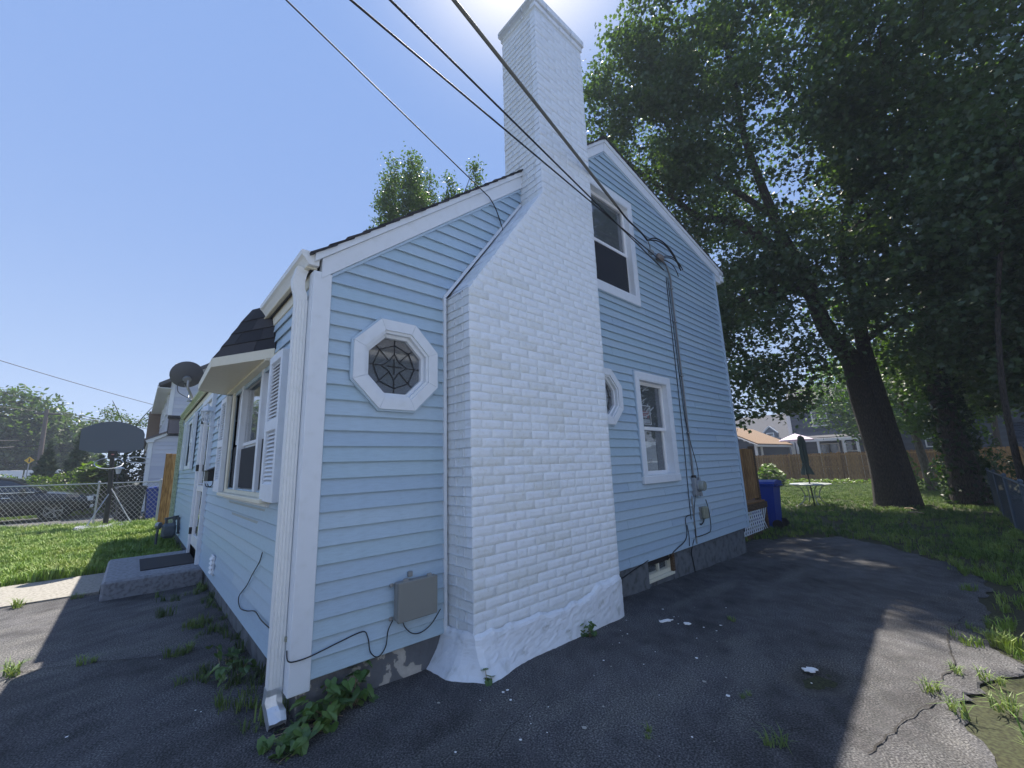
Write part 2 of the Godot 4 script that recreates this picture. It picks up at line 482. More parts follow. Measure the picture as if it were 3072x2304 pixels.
func driveway() -> void:
	var d := MB.new()
	d.cols = true
	var st := 0.06
	var nx := int(16.4 / st)
	var nz := int(10.4 / st)
	var fine := FastNoiseLite.new()
	fine.seed = 9; fine.frequency = 1.0; fine.fractal_octaves = 4
	var streak := FastNoiseLite.new()
	streak.seed = 19; streak.frequency = 0.9; streak.fractal_octaves = 5
	var hs := []
	var cs := []
	var inn := []
	for i in nx + 1:
		var hr := PackedFloat32Array()
		var cr := PackedColorArray()
		var ir := []
		for j in nz + 1:
			var x := -7.0 + i * st
			var z := -4.9 + j * st
			var y := ground_y(x, z) + 0.006 * fine.get_noise_2d(x * 2.0, z * 2.0) + 0.003 * fine.get_noise_2d(x * 9.0, z * 9.0)
			var q := fine.get_noise_2d(x * 0.7, z * 0.7)
			var a := 0.17 * (1.0 + 0.55 * q + 0.5 * fine.get_noise_2d(x * 4.0, z * 4.0) + 0.35 * fine.get_noise_2d(x * 14.0, z * 14.0))
			var cc := Color(a * 1.0, a * 0.985, a * 1.01)
			var w := 0.0
			for b in WORN:
				var dx: float = (x - b[0]) / b[2]
				var dz: float = (z - b[1]) / b[3]
				w = maxf(w, exp(-(dx * dx + dz * dz)))
			var t := streak.get_noise_2d(x * 0.8 + z * 0.5, z * 2.2)
			w = clampf(w * 1.5 + t * 1.9 - 0.34, 0.0, 1.0) * (0.6 + 0.6 * clampf(fine.get_noise_2d(x * 12.0, z * 12.0) + 0.4, 0.0, 1.0))
			cc = cc.lerp(Color(0.3, 0.295, 0.28), clampf(w, 0.0, 1.0) * 0.85)
			# a round sunken patch with a pale rim
			var rr := Vector2((x - 2.66) / 0.26, (z - 1.85) / 0.15).length()
			if rr < 1.25:
				y -= 0.018 * clampf(1.1 - rr, 0.0, 0.5) * 2.0
				cc = cc.lerp(Color(0.075, 0.068, 0.05) if rr < 0.82 else Color(0.2, 0.19, 0.17), 0.75)
			hr.append(y); cr.append(cc); ir.append(drive_in(x, z))
		hs.append(hr); cs.append(cr); inn.append(ir)
	var at := func(i: int, j: int) -> Vector3: return Vector3(-7.0 + i * st, hs[i][j], -4.9 + j * st)
	for i in nx:
		for j in nz:
			var x := -7.0 + i * st
			var z := -4.9 + j * st
			if x > 0.1 and x < 6.8 and z < -0.1: continue
			var p := [at.call(i, j + 1), at.call(i + 1, j + 1), at.call(i + 1, j), at.call(i, j)]
			var k := [cs[i][j + 1], cs[i + 1][j + 1], cs[i + 1][j], cs[i][j]]
			var w := [inn[i][j + 1], inn[i + 1][j + 1], inn[i + 1][j], inn[i][j]]
			if w.max() <= 0.0: continue
			if w.min() <= 0.0:   # cut the cell where the asphalt ends
				var p2 := []
				var k2 := []
				for q in 4:
					var n := (q + 1) % 4
					if w[q] > 0.0:
						p2.append(p[q]); k2.append(k[q])
					if (w[q] > 0.0) != (w[n] > 0.0):
						var t: float = w[q] / (w[q] - w[n])
						p2.append(p[q].lerp(p[n], t) - Y * 0.012); k2.append(k[q].lerp(k[n], t))
				p = p2; k = k2
			for q in range(1, p.size() - 1):
				d.tri(p[0], p[q], p[q + 1])
				d.c[d.c.size() - 3] = k[0]; d.c[d.c.size() - 2] = k[q + 1]; d.c[d.c.size() - 1] = k[q]
	struct("driveway", d, M.asphalt)

const E_ := 0.1016
const X := Vector3(1, 0, 0)
const Y := Vector3(0, 1, 0)
const Z := Vector3(0, 0, 1)

# openings: dictionaries with y0, y1 and l(y), r(y)
func siding(p: Node3D, o: Vector3, U: Vector3, N: Vector3, count: int, lf: Callable, rf: Callable, holes: Array, seam: float) -> void:
	for k in count:
		var a := k * E_ + 0.015
		var b := a + E_
		var la: float = lf.call(a)
		var ra: float = rf.call(a)
		var lb: float = lf.call(b)
		var rb: float = rf.call(b)
		if ra - la < 0.06: break
		if rb < lb:
			var mid := (lb + rb) * 0.5
			lb = mid; rb = mid
		var runs := [[la, ra, lb, rb]]
		for h in holes:
			var lo := maxf(a, h.y0)
			var hi := minf(b, h.y1)
			if hi - lo < E_ * 0.35: continue
			var ca := clampf(a, h.y0, h.y1)
			var cb := clampf(b, h.y0, h.y1)
			var hl: Callable = h.l
			var hr: Callable = h.r
			var nx := []
			for r in runs:
				var l0: float = hl.call(ca)
				var l1: float = hl.call(cb)
				var r0: float = hr.call(ca)
				var r1: float = hr.call(cb)
				if r0 <= r[0] or l0 >= r[1]:
					nx.append(r); continue
				if l0 > r[0] + 0.01: nx.append([r[0], l0, r[2], l1])
				if r0 < r[1] - 0.01: nx.append([r0, r[1], r1, r[3]])
			runs = nx
		for r in runs:
			# long runs are two boards with a butt joint
			var cut := []
			if r[1] - r[0] > seam:
				var s: float = lerpf(r[0], r[1], 0.16 + 0.22 * float((k * 7) % 4)) + rng.randf_range(-0.1, 0.1)
				if s > maxf(r[0], r[2]) + 0.3 and s < minf(r[1], r[3]) - 0.3:
					cut = [[r[0], s - 0.001, r[2], s - 0.001, 0.0], [s + 0.001, r[1], s + 0.001, r[3], 0.0012]]
			if cut.is_empty(): cut = [[r[0], r[1], r[2], r[3], 0.0]]
			for q in cut:
				var m := MB.new()
				var f: float = 0.0215 + q[4] + rng.randf_range(0.0, 0.0015)
				var at := func(u: float, y: float, d: float) -> Vector3: return o + U * u + Y * y + N * d
				var dy := rng.randf_range(-0.0015, 0.0015)
				var p0: Vector3 = at.call(q[0], a + dy, f)
				var p1: Vector3 = at.call(q[1], a + dy, f)
				var p2: Vector3 = at.call(q[3], b + 0.011, 0.003 + q[4])
				var p3: Vector3 = at.call(q[2], b + 0.011, 0.003 + q[4])
				var b0: Vector3 = at.call(q[0], a + dy, 0.0)
				var b1: Vector3 = at.call(q[1], a + dy, 0.0)
				m.quad(p0 + Y * 0.004, p1 + Y * 0.004, p2, p3)
				m.quad(p0 - N * 0.003, p1 - N * 0.003, p1 + Y * 0.004, p0 + Y * 0.004)
				m.quad(p0 - N * 0.006 + Y * 0.012, p1 - N * 0.006 + Y * 0.012, p1 - N * 0.003, p0 - N * 0.003)
				m.quad(b0 + Y * 0.012, b1 + Y * 0.012, p1 - N * 0.006 + Y * 0.012, p0 - N * 0.006 + Y * 0.012)
				m.quad(at.call(q[1], a + dy, 0.0), at.call(q[3], b, 0.0), p2, p1)
				m.quad(at.call(q[2], b, 0.0), b0, p0, p3)
				m.quad(b1, b0, at.call(q[2], b, 0.0), at.call(q[3], b, 0.0))
				part(p, "siding_plank", m, M["siding%d" % (rng.randi() % 4)])

func hole(u0: float, u1: float, v0: float, v1: float) -> Dictionary:
	return {"y0": v0, "y1": v1, "l": func(_y): return u0, "r": func(_y): return u1}

# four mitred boards between an outer and an inner rectangle, each a part
func frame4(p: Node, called: String, o: Vector3, U: Vector3, N: Vector3, R: Rect2, r: Rect2, d0: float, d1: float, m: Material) -> void:
	var O := [R.position, Vector2(R.end.x, R.position.y), R.end, Vector2(R.position.x, R.end.y)]
	var I := [r.position, Vector2(r.end.x, r.position.y), r.end, Vector2(r.position.x, r.end.y)]
	for k in 4:
		var j := (k + 1) % 4
		var mb := MB.new()
		var dir: Vector2 = (O[j] - O[k]).normalized() * 0.0006
		mb.prism(PackedVector2Array([O[k] + dir, O[j] - dir, I[j] - dir, I[k] + dir]), o, U, Y, N, d0, d1)
		part(p, called, mb, m)

func rect(u0: float, v0: float, u1: float, v1: float) -> Rect2:
	return Rect2(u0, v0, u1 - u0, v1 - v0)

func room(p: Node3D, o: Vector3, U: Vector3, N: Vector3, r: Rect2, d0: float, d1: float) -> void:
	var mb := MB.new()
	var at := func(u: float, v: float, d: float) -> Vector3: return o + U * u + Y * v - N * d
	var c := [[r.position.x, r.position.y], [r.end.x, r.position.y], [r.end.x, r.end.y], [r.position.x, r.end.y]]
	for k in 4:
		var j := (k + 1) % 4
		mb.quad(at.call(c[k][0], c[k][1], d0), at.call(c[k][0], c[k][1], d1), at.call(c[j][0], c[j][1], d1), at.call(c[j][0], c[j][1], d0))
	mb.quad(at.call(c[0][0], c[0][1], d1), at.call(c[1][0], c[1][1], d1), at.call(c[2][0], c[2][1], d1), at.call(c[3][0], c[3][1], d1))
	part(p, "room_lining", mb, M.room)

# a double hung window: opening r, casing width w, glass set back
func sash_window(p: Node3D, o: Vector3, U: Vector3, N: Vector3, r: Rect2, w: Array, mid: float, screen: bool) -> Node3D:
	var h := hold(p, "window")
	var R := rect(r.position.x - w[0], r.position.y - w[1], r.end.x + w[2], r.end.y + w[3])
	frame4(h, "casing_board", o, U, N, R, r, 0.0, 0.034, M.white)
	frame4(h, "edge_strip", o, U, N, R.grow(0.009), R, 0.0, 0.024, M.trim_blue)
	frame4(h, "jamb", o, U, N, r, r.grow(-0.012), -0.1, 0.03, M.white)
	var f := r.grow(-0.012)
	var a := rect(f.position.x, mid - 0.02, f.end.x, f.end.y)
	var b := rect(f.position.x, f.position.y, f.end.x, mid + 0.02)
	frame4(h, "upper_sash", o, U, N, a, a.grow(-0.042), -0.075, -0.045, M.white_clean)
	frame4(h, "lower_sash", o, U, N, b, b.grow(-0.042), -0.1, -0.078, M.white_clean)
	for q in [[a.grow(-0.042), -0.061], [b.grow(-0.042), -0.09]]:
		var mb := MB.new()
		var s: Rect2 = q[0]
		mb.prism(PackedVector2Array([s.position, Vector2(s.end.x, s.position.y), s.end, Vector2(s.position.x, s.end.y)]), o, U, Y, N, q[1] - 0.003, q[1])
		part(h, "pane", mb, M.glass)
	if screen:
		var mb := MB.new()
		var s := b.grow(-0.012)
		mb.prism(PackedVector2Array([s.position, Vector2(s.end.x, s.position.y), s.end, Vector2(s.position.x, s.end.y)]), o, U, Y, N, -0.058, -0.056)
		part(h, "insect_screen", mb, M.screen)
		frame4(h, "screen_frame", o, U, N, b.grow(-0.002), s, -0.06, -0.05, M.white_clean)
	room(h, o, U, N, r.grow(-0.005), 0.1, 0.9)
	return h

func octagon(r: float) -> PackedVector2Array:
	var a := PackedVector2Array()
	for k in 8:
		var t := TAU * (k + 0.5) / 8.0
		a.append(Vector2(cos(t), sin(t)) * r / cos(TAU / 16.0))
	return a

func octagon_window(p: Node3D, c: Vector3) -> void:
	var h := hold(p, "octagon_window")
	for ring in [["edge_strip", 0.345, 0.33, 0.0, 0.022, M.trim_blue], ["casing_board", 0.33, 0.252, 0.0, 0.036, M.white], ["inner_stop", 0.252, 0.232, -0.07, 0.022, M.white], ["sash_frame", 0.232, 0.208, -0.07, -0.012, M.white]]:
		var O := octagon(ring[1])
		var I := octagon(ring[2])
		for k in 8:
			var j := (k + 1) % 8
			var mb := MB.new()
			var d := (O[j] - O[k]).normalized() * 0.0007
			mb.prism(PackedVector2Array([O[k] + d, O[j] - d, I[j] - d, I[k] + d]), c, X, Y, Z, ring[3], ring[4])
			part(h, ring[0], mb, ring[5])
	# leaded glass: a frosted border, clear panes inside
	var b0 := octagon(0.208)
	var b1 := octagon(0.158)
	for k in 8:
		var j := (k + 1) % 8
		var mb := MB.new()
		mb.prism(PackedVector2Array([b0[k], b0[j], b1[j], b1[k]]), c, X, Y, Z, -0.046, -0.042)
		part(h, "border_glass", mb, M.glass_tex)
	var mb2 := MB.new()
	mb2.prism(b1, c, X, Y, Z, -0.046, -0.043)
	part(h, "pane", mb2, M.glass)
	var lead := MB.new()
	var line := func(a: Vector2, b: Vector2, w: float) -> void: lead.bar(c + Vector3(a.x, a.y, -0.04), c + Vector3(b.x, b.y, -0.04), w, 0.006, Z)
	for k in 8:
		var t0 := TAU * k / 8.0
		var t1 := TAU * (k + 1) / 8.0
		var q0 := Vector2(cos(t0), sin(t0))
		var q1 := Vector2(cos(t1), sin(t1))
		line.call(q0 * 0.165, q1 * 0.165, 0.006)
		line.call(q0 * 0.165, q0 * 0.205, 0.006)
		if k % 2 == 0:
			line.call(q0 * 0.165, q0 * 0.1, 0.005)
			line.call(q0 * 0.1, (q1 * 0.055), 0.005)
			line.call(q0 * 0.1, Vector2(cos(t0 - TAU / 8.0), sin(t0 - TAU / 8.0)) * 0.055, 0.005)
		else:
			line.call(q0 * 0.165, q0 * 0.055, 0.005)
	line.call(Vector2(0, -0.06), Vector2(0, 0.06), 0.005)
	line.call(Vector2(-0.06, 0), Vector2(0.06, 0), 0.005)
	part(h, "lead_came", lead, M.lead)
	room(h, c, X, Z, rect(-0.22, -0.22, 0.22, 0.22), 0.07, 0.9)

func shutter(p: Node3D, z0: float, z1: float, y0: float, y1: float, x0: float, x1: float) -> void:
	var h := hold(p, "shutter")
	var N := -X
	var st := 0.045
	for q in [[z0, z0 + st, y0, y1], [z1 - st, z1, y0, y1], [z0 + st, z1 - st, y0, y0 + 0.12], [z0 + st, z1 - st, y1 - 0.06, y1], [z0 + st, z1 - st, y0 + (y1 - y0) * 0.5 - 0.04, y0 + (y1 - y0) * 0.5 + 0.04]]:
		var mb := MB.new()
		mb.rbox(Vector3(x0, q[2], q[0]), Vector3(x1, q[3], q[1]), 0.003)
		part(h, "stile", mb, M.white)
	var slat := MB.new()
	slat.rbox(Vector3(-0.004, -0.019, z0 + st), Vector3(0.004, 0.019, z1 - st), 0.002)
	var sl := slat.mesh()
	for half in [[y0 + 0.12, y0 + (y1 - y0) * 0.5 - 0.04], [y0 + (y1 - y0) * 0.5 + 0.04, y1 - 0.06]]:
		var n := int((half[1] - half[0]) / 0.027)
		for k in n:
			var y: float = half[0] + (half[1] - half[0]) * (k + 0.5) / n
			put(h, "slat", sl, M.white, Transform3D(Basis(Z, deg_to_rad(-42.0)), Vector3((x0 + x1) * 0.5, y, 0)))
	var back := MB.new()
	back.box(Vector3(x1 - 0.004, y0 + 0.02, z0 + 0.01), Vector3(x1 - 0.001, y1 - 0.02, z1 - 0.01))
	part(h, "back_board", back, M.white)

func house() -> void:
	var H := thing("blue_house", "pale blue clapboard house with a white painted brick chimney on its gable", "house")
	# gable wall
	var W := hold(H, "gable_wall")
	var oct := func(c: Vector2) -> Dictionary:
		return {"y0": c.y - 0.27, "y1": c.y + 0.27, "l": func(y): return c.x - minf(0.265, 0.38 - absf(y - c.y)), "r": func(y): return c.x + minf(0.265, 0.38 - absf(y - c.y))}
	var o1 := Vector2(0.581, 1.927)
	var o2 := Vector2(3.17, 1.925)
	var stack := {"y0": -1.0, "y1": 6.0, "l": func(y): return clampf(0.985 + maxf(0.0, y - 2.573) * 0.7365, 0.985, 1.97), "r": func(_y): return 2.74}
	siding(W, Vector3.ZERO, X, Z, 53, func(y): return maxf(0.07, (y - 2.44) / 0.828), func(y): return minf(7.02, 3.6 + (5.4 - y) / 0.2216),
		[stack, oct.call(o1), oct.call(o2), hole(3.14, 4.095, 3.35, 4.74), hole(3.9, 4.68, 0.95, 2.24)], 2.2)
	octagon_window(W, Vector3(o1.x, o1.y, 0.016))
	octagon_window(W, Vector3(o2.x, o2.y, 0.016))
	var sw := sash_window(W, Vector3(0, 0, 0.012), X, Z, rect(3.165, 3.37, 4.07, 4.72), [0.095, 0.115, 0.095, 0.11], 4.0, true)
	sw.name = "upper_window"
	var lw := sash_window(W, Vector3(0, 0, 0.012), X, Z, rect(3.925, 0.985, 4.655, 2.215), [0.095, 0.09, 0.095, 0.095], 1.585, false)
	lw.name = "lower_window"
	var sill := MB.new()
	sill.rbox(Vector3(3.82, 0.89, 0.012), Vector3(4.76, 0.985, 0.055), 0.006)
	part(lw, "sill", sill, M.white)
	# paper and a poster inside the lower window
	var pp := MB.new()
	pp.box(Vector3(3.99, 1.03, -0.135), Vector3(4.5, 1.42, -0.13))
	part(lw, "paper_sheet", pp, mt(srgb(190, 194, 192), 0.9))
	for q in [["ylla", 4.06, 1.32, 0.1], ["883.8650", 4.05, 1.16, 0.075]]:
		var tm := TextMesh.new()
		tm.text = q[0]; tm.font_size = 64; tm.pixel_size = q[3] / 64.0; tm.depth = 0.001
		var sf := SystemFont.new()
		sf.font_names = PackedStringArray(["Droid Sans"])
		tm.font = sf
		tm.horizontal_alignment = HORIZONTAL_ALIGNMENT_LEFT
		put(lw, "printed_text", tm, mt(srgb(120, 124, 126), 0.9), Transform3D(Basis.IDENTITY, Vector3(q[1], q[2], -0.1285)))
	var ps := MB.new()
	ps.box(Vector3(4.06, 1.66, -0.115), Vector3(4.4, 1.9, -0.113))
	part(lw, "sign_sheet", ps, mt(srgb(60, 42, 50), 0.5))
	var pr := MB.new()
	pr.box(Vector3(4.1, 1.74, -0.112), Vector3(4.36, 1.83, -0.111))
	part(lw, "sign_band", pr, mt(srgb(150, 44, 66), 0.5))
	var pw := MB.new()
	pw.box(Vector3(4.1, 1.67, -0.112), Vector3(4.38, 1.72, -0.111))
	part(lw, "sign_band", pw, mt(srgb(200, 206, 206), 0.5))
	frame4(lw, "sign_border", Vector3.ZERO, X, Z, rect(4.05, 1.65, 4.41, 1.91), rect(4.06, 1.66, 4.4, 1.9), -0.116, -0.11, M.white_clean)
	# crumpled clear film over the sign
	var film := MB.new()
	for k in 26:
		var a := Vector3(rng.randf_range(3.98, 4.4), rng.randf_range(1.62, 2.14), -0.108)
		var d := Vector3(rng.randf_range(0.05, 0.16), rng.randf_range(-0.02, 0.09), rng.randf_range(0.0, 0.012))
		film.bar(a, a + d, rng.randf_range(0.004, 0.02), 0.002, Z)
	part(lw, "plastic_film", film, mt(srgb(190, 196, 200), 0.15, {"spec": 0.8}))
	# trim of the gable
	var tr := hold(H, "gable_trim")
	for q in [[Vector3(-0.028, -0.035, 0.0), Vector3(0.09, 2.5, 0.03), M.white], [Vector3(-0.03, -0.03, -0.06), Vector3(-0.001, 2.5, -0.0005), M.white], [Vector3(6.995, 0.01, -0.06), Vector3(7.075, 4.64, 0.03), M.trim_blue]]:
		var mb := MB.new()
		mb.rbox(q[0], q[1], 0.004)
		part(tr, "corner_board", mb, q[2])
	# strip of trim where the siding meets the chimney
	for q in [[Vector3(0.996, 0.012, 0.016), Vector3(0.996, 2.575, 0.016)], [Vector3(0.996, 2.575, 0.016), Vector3(1.935, 3.85, 0.016)]]:
		var mb := MB.new()
		mb.bar(q[0], q[1], 0.024, 0.03, Z)
		part(tr, "chimney_strip", mb, M.white)
	# rake boards: wide board with a narrower moulding above it
	var fr := func(x: float) -> float: return 2.436 + 0.828 * x
	var ft := func(x: float) -> float: return 2.645 + 0.825 * x
	var rr := func(x: float) -> float: return 5.413 - 0.2216 * (x - 3.6)
	var rt := func(x: float) -> float: return 5.632 - 0.2216 * (x - 3.62)
	for q in [[0.02, 1.965, fr, ft, 0.0, 0.68, 0.034, M.white], [-0.03, 1.965, fr, ft, 0.69, 0.97, 0.05, M.white], [2.79, 3.595, fr, ft, 0.0, 0.68, 0.034, M.white], [2.79, 3.6, fr, ft, 0.69, 0.97, 0.05, M.white],
		[3.605, 7.3, rr, rt, 0.0, 0.66, 0.034, M.white], [3.605, 7.45, rr, rt, 0.67, 0.97, 0.05, M.white]]:
		var mb := MB.new()
		var lo: Callable = q[2]
		var hi: Callable = q[3]
		var pt := func(x: float, t: float) -> Vector2: return Vector2(x, lerpf(lo.call(x), hi.call(x), t))
		mb.prism(PackedVector2Array([pt.call(q[0], q[4]), pt.call(q[1], q[4]), pt.call(q[1], q[5]), pt.call(q[0], q[5])]), Vector3.ZERO, X, Y, Z, -0.02, q[6])
		part(tr, "rake_board", mb, q[7])
	for q in [[0.09, 1.94, fr], [2.8, 3.59, fr], [3.61, 7.0, rr]]:
		var mb := MB.new()
		var lo: Callable = q[2]
		mb.prism(PackedVector2Array([Vector2(q[0], lo.call(q[0]) - 0.028), Vector2(q[1], lo.call(q[1]) - 0.028), Vector2(q[1], lo.call(q[1]) - 0.003), Vector2(q[0], lo.call(q[0]) - 0.003)]), Vector3.ZERO, X, Y, Z, 0.0, 0.026)
		part(tr, "edge_strip", mb, M.trim_blue)
	# boxed return at the rear eave
	var rtn := MB.new()
	rtn.prism(PackedVector2Array([Vector2(7.08, 4.5), Vector2(7.34, 4.5), Vector2(7.34, 4.6), Vector2(7.08, 4.66)]), Vector3.ZERO, X, Y, Z, -9.9, 0.02)
	part(tr, "rear_soffit", rtn, M.white)
	var rg := MB.new()
	rg.rbox(Vector3(7.345, 4.56, -9.9), Vector3(7.47, 4.69, 0.04), 0.01)
	part(tr, "rear_gutter", rg, M.white)
	roof(H)
	front_wall(H)
	foundation(H)
	chimney(H)
	# plain far walls and a floor, so that light enters only by the windows
	var far := hold(H, "far_walls")
	var bw := MB.new()
	bw.box(Vector3(6.96, 0.0, -9.85), Vector3(7.06, 4.64, -0.02))
	part(far, "rear_wall", bw, M.siding1)
	var fw := MB.new()
	fw.prism(PackedVector2Array([Vector2(0.02, 0), Vector2(7.05, 0), Vector2(7.05, 4.64), Vector2(3.6, 5.45), Vector2(0.02, 2.5)]), Vector3(0, 0, -9.9), X, Y, Z, 0.0, 0.08)
	part(far, "far_gable_wall", fw, M.siding1)
	var fl := MB.new()
	fl.box(Vector3(0.03, -0.06, -9.85), Vector3(7.0, 0.0, -0.03))
	part(far, "floor", fl, M.room)

func roof(H: Node3D) -> void:
	var R := hold(H, "roof")
	var a := MB.new()
	a.prism(PackedVector2Array([Vector2(-0.04, 2.5), Vector2(3.6, 5.5), Vector2(3.6, 5.6), Vector2(-0.05, 2.6)]), Vector3.ZERO, X, Y, Z, -9.95, -0.022)
	part(R, "front_deck", a, M.shingle1)
	a = MB.new()
	a.prism(PackedVector2Array([Vector2(3.6, 5.5), Vector2(7.33, 4.67), Vector2(7.4, 4.75), Vector2(3.6, 5.6)]), Vector3.ZERO, X, Y, Z, -9.95, -0.022)
	part(R, "rear_deck", a, M.shingle1)
	# shingle courses, each overlapping the one below
	var n := 32
	for k in n:
		var x0 := lerpf(-0.06, 3.62, float(k) / n)
		var x1 := lerpf(-0.06, 3.62, float(k + 1) / n) + 0.05
		var mb := MB.new()
		var y0 := 2.635 + 0.825 * x0
		var y1 := 2.635 + 0.825 * minf(x1, 3.64)
		mb.prism(PackedVector2Array([Vector2(x0, y0 + 0.004), Vector2(x1, y1 - 0.008), Vector2(x1, y1 + 0.006), Vector2(x0 - 0.004, y0 + 0.022)]), Vector3.ZERO, X, Y, Z, -9.97, 0.062 + rng.randf_range(-0.004, 0.004))
		part(R, "shingle_course", mb, M["shingle%d" % (k % 3)])
	n = 27
	for k in n:
		var x0 := lerpf(7.5, 3.62, float(k) / n)
		var x1 := lerpf(7.5, 3.62, float(k + 1) / n) - 0.05
		var y0 := 5.62 - 0.2216 * (x0 - 3.62)
		var y1 := 5.62 - 0.2216 * (x1 - 3.62)
		var mb := MB.new()
		mb.prism(PackedVector2Array([Vector2(x1, y1 - 0.008), Vector2(x0, y0 + 0.002), Vector2(x0 + 0.003, y0 + 0.02), Vector2(x1, y1 + 0.006)]), Vector3.ZERO, X, Y, Z, -9.97, 0.062 + rng.randf_range(-0.004, 0.004))
		part(R, "shingle_course", mb, M["shingle%d" % (k % 3)])

func gutter_run(p: Node3D, called: String, z0: float, z1: float, m: Material) -> void:
	var mb := MB.new()
	# K-shaped profile, open at the top (a thin folded sheet)
	var prof := [Vector2(0.0, 2.625), Vector2(0.0, 2.535), Vector2(-0.062, 2.532), Vector2(-0.075, 2.552), Vector2(-0.092, 2.575), Vector2(-0.108, 2.588), Vector2(-0.112, 2.618), Vector2(-0.1, 2.618)]
	for i in prof.size() - 1:
		var a: Vector2 = prof[i]
		var b: Vector2 = prof[i + 1]
		var nn := Vector3(-(b.y - a.y), b.x - a.x, 0).normalized() * 0.002
		mb.hexa([Vector3(a.x, a.y, z0), Vector3(b.x, b.y, z0), Vector3(b.x, b.y, z1), Vector3(a.x, a.y, z1), Vector3(a.x, a.y, z0) + nn, Vector3(b.x, b.y, z0) + nn, Vector3(b.x, b.y, z1) + nn, Vector3(a.x, a.y, z1) + nn])
	for z in [z0, z1]:
		mb.prism(PackedVector2Array([prof[1], prof[0], Vector2(-0.108, 2.622), prof[6], prof[5], prof[4], prof[3], prof[2]]), Vector3(0, 0, z), X, Y, Z, -0.001, 0.001)
	part(p, called, mb, m)

func downspout(p: Node3D, c: Vector3, m: Material, kick: bool) -> void:
	var h := hold(p, "downspout")
	# corrugated rectangular pipe, its ribs as narrow strips
	var pipe := MB.new()
	var y1 := 2.3
	var y0 := 0.0 if kick else -0.02
	var w := 0.036
	var d := 0.026
	var ribs := PackedVector2Array()
	for k in 9:
		ribs.append(Vector2(lerpf(-w, w, k / 8.0), -d - (0.003 if k % 2 == 0 else 0.0)))
	for k in 7:
		ribs.append(Vector2(w + (0.003 if k % 2 == 0 else 0.0), lerpf(-d, d, k / 6.0)))
	ribs.append(Vector2(-w, d))
	for k in 5:
		ribs.append(Vector2(-w - (0.003 if k % 2 == 0 else 0.0), lerpf(d, -d, (k + 1) / 7.0)))
	pipe.prism(ribs, c, X, -Z, Y, y0, y1)
	part(h, "pipe", pipe, m)
	var el := MB.new()
	var pts := [[0.0, y1 - 0.005], [-0.006, y1 + 0.04], [-0.022, y1 + 0.09], [-0.024, y1 + 0.14], [-0.012, y1 + 0.19], [0.0, y1 + 0.235]]
	for i in pts.size() - 1:
		var f := 1.0 + 0.06 * (i % 2)
		var g := 1.06 - 0.06 * (i % 2)
		el.hexa([c + Vector3(pts[i][0] - w * f, pts[i][1], -d * f), c + Vector3(pts[i][0] + w * f, pts[i][1], -d * f), c + Vector3(pts[i + 1][0] + w * g, pts[i + 1][1], -d * g), c + Vector3(pts[i + 1][0] - w * g, pts[i + 1][1], -d * g),
			c + Vector3(pts[i][0] - w * f, pts[i][1], d * f), c + Vector3(pts[i][0] + w * f, pts[i][1], d * f), c + Vector3(pts[i + 1][0] + w * g, pts[i + 1][1], d * g), c + Vector3(pts[i + 1][0] - w * g, pts[i + 1][1], d * g)])
	part(h, "upper_elbow", el, m)
	if kick:
		# crumpled shiny outlet, open at the end
		var ek := MB.new()
		var ring := []
		var cen := [Vector3(0, 0.01, 0), Vector3(-0.004, -0.03, 0.002), Vector3(-0.004, -0.06, 0.008), Vector3(0.0, -0.09, 0.02), Vector3(0.008, -0.12, 0.04), Vector3(0.014, -0.165, 0.072)]
		for i in cen.size():
			var r := []
			var tilt := i * 0.2
			for q in [[-1, -1], [-0.3, -1.12], [0.4, -1.0], [1, -1], [1, 1], [0.3, 1.1], [-0.4, 1.0], [-1, 1]]:
				var s: float = 1.04 + (0.1 if i % 2 == 0 else 0.0) + 0.05 * i * 0.5
				var v := Vector3(q[0] * w * s, 0.0, q[1] * d * s) + Vector3(rng.randf_range(-1, 1), rng.randf_range(-1, 1), rng.randf_range(-1, 1)) * 0.0025
				r.append(c + cen[i] + v.rotated(X, -tilt))
			ring.append(r)
		for i in cen.size() - 1:
			for k in 8:
				var j := (k + 1) % 8
				ek.quad(ring[i + 1][k], ring[i + 1][j], ring[i][j], ring[i][k])
		part(h, "outlet_elbow", ek, mt(srgb(205, 210, 216), 0.3, {"metal": 0.55}))

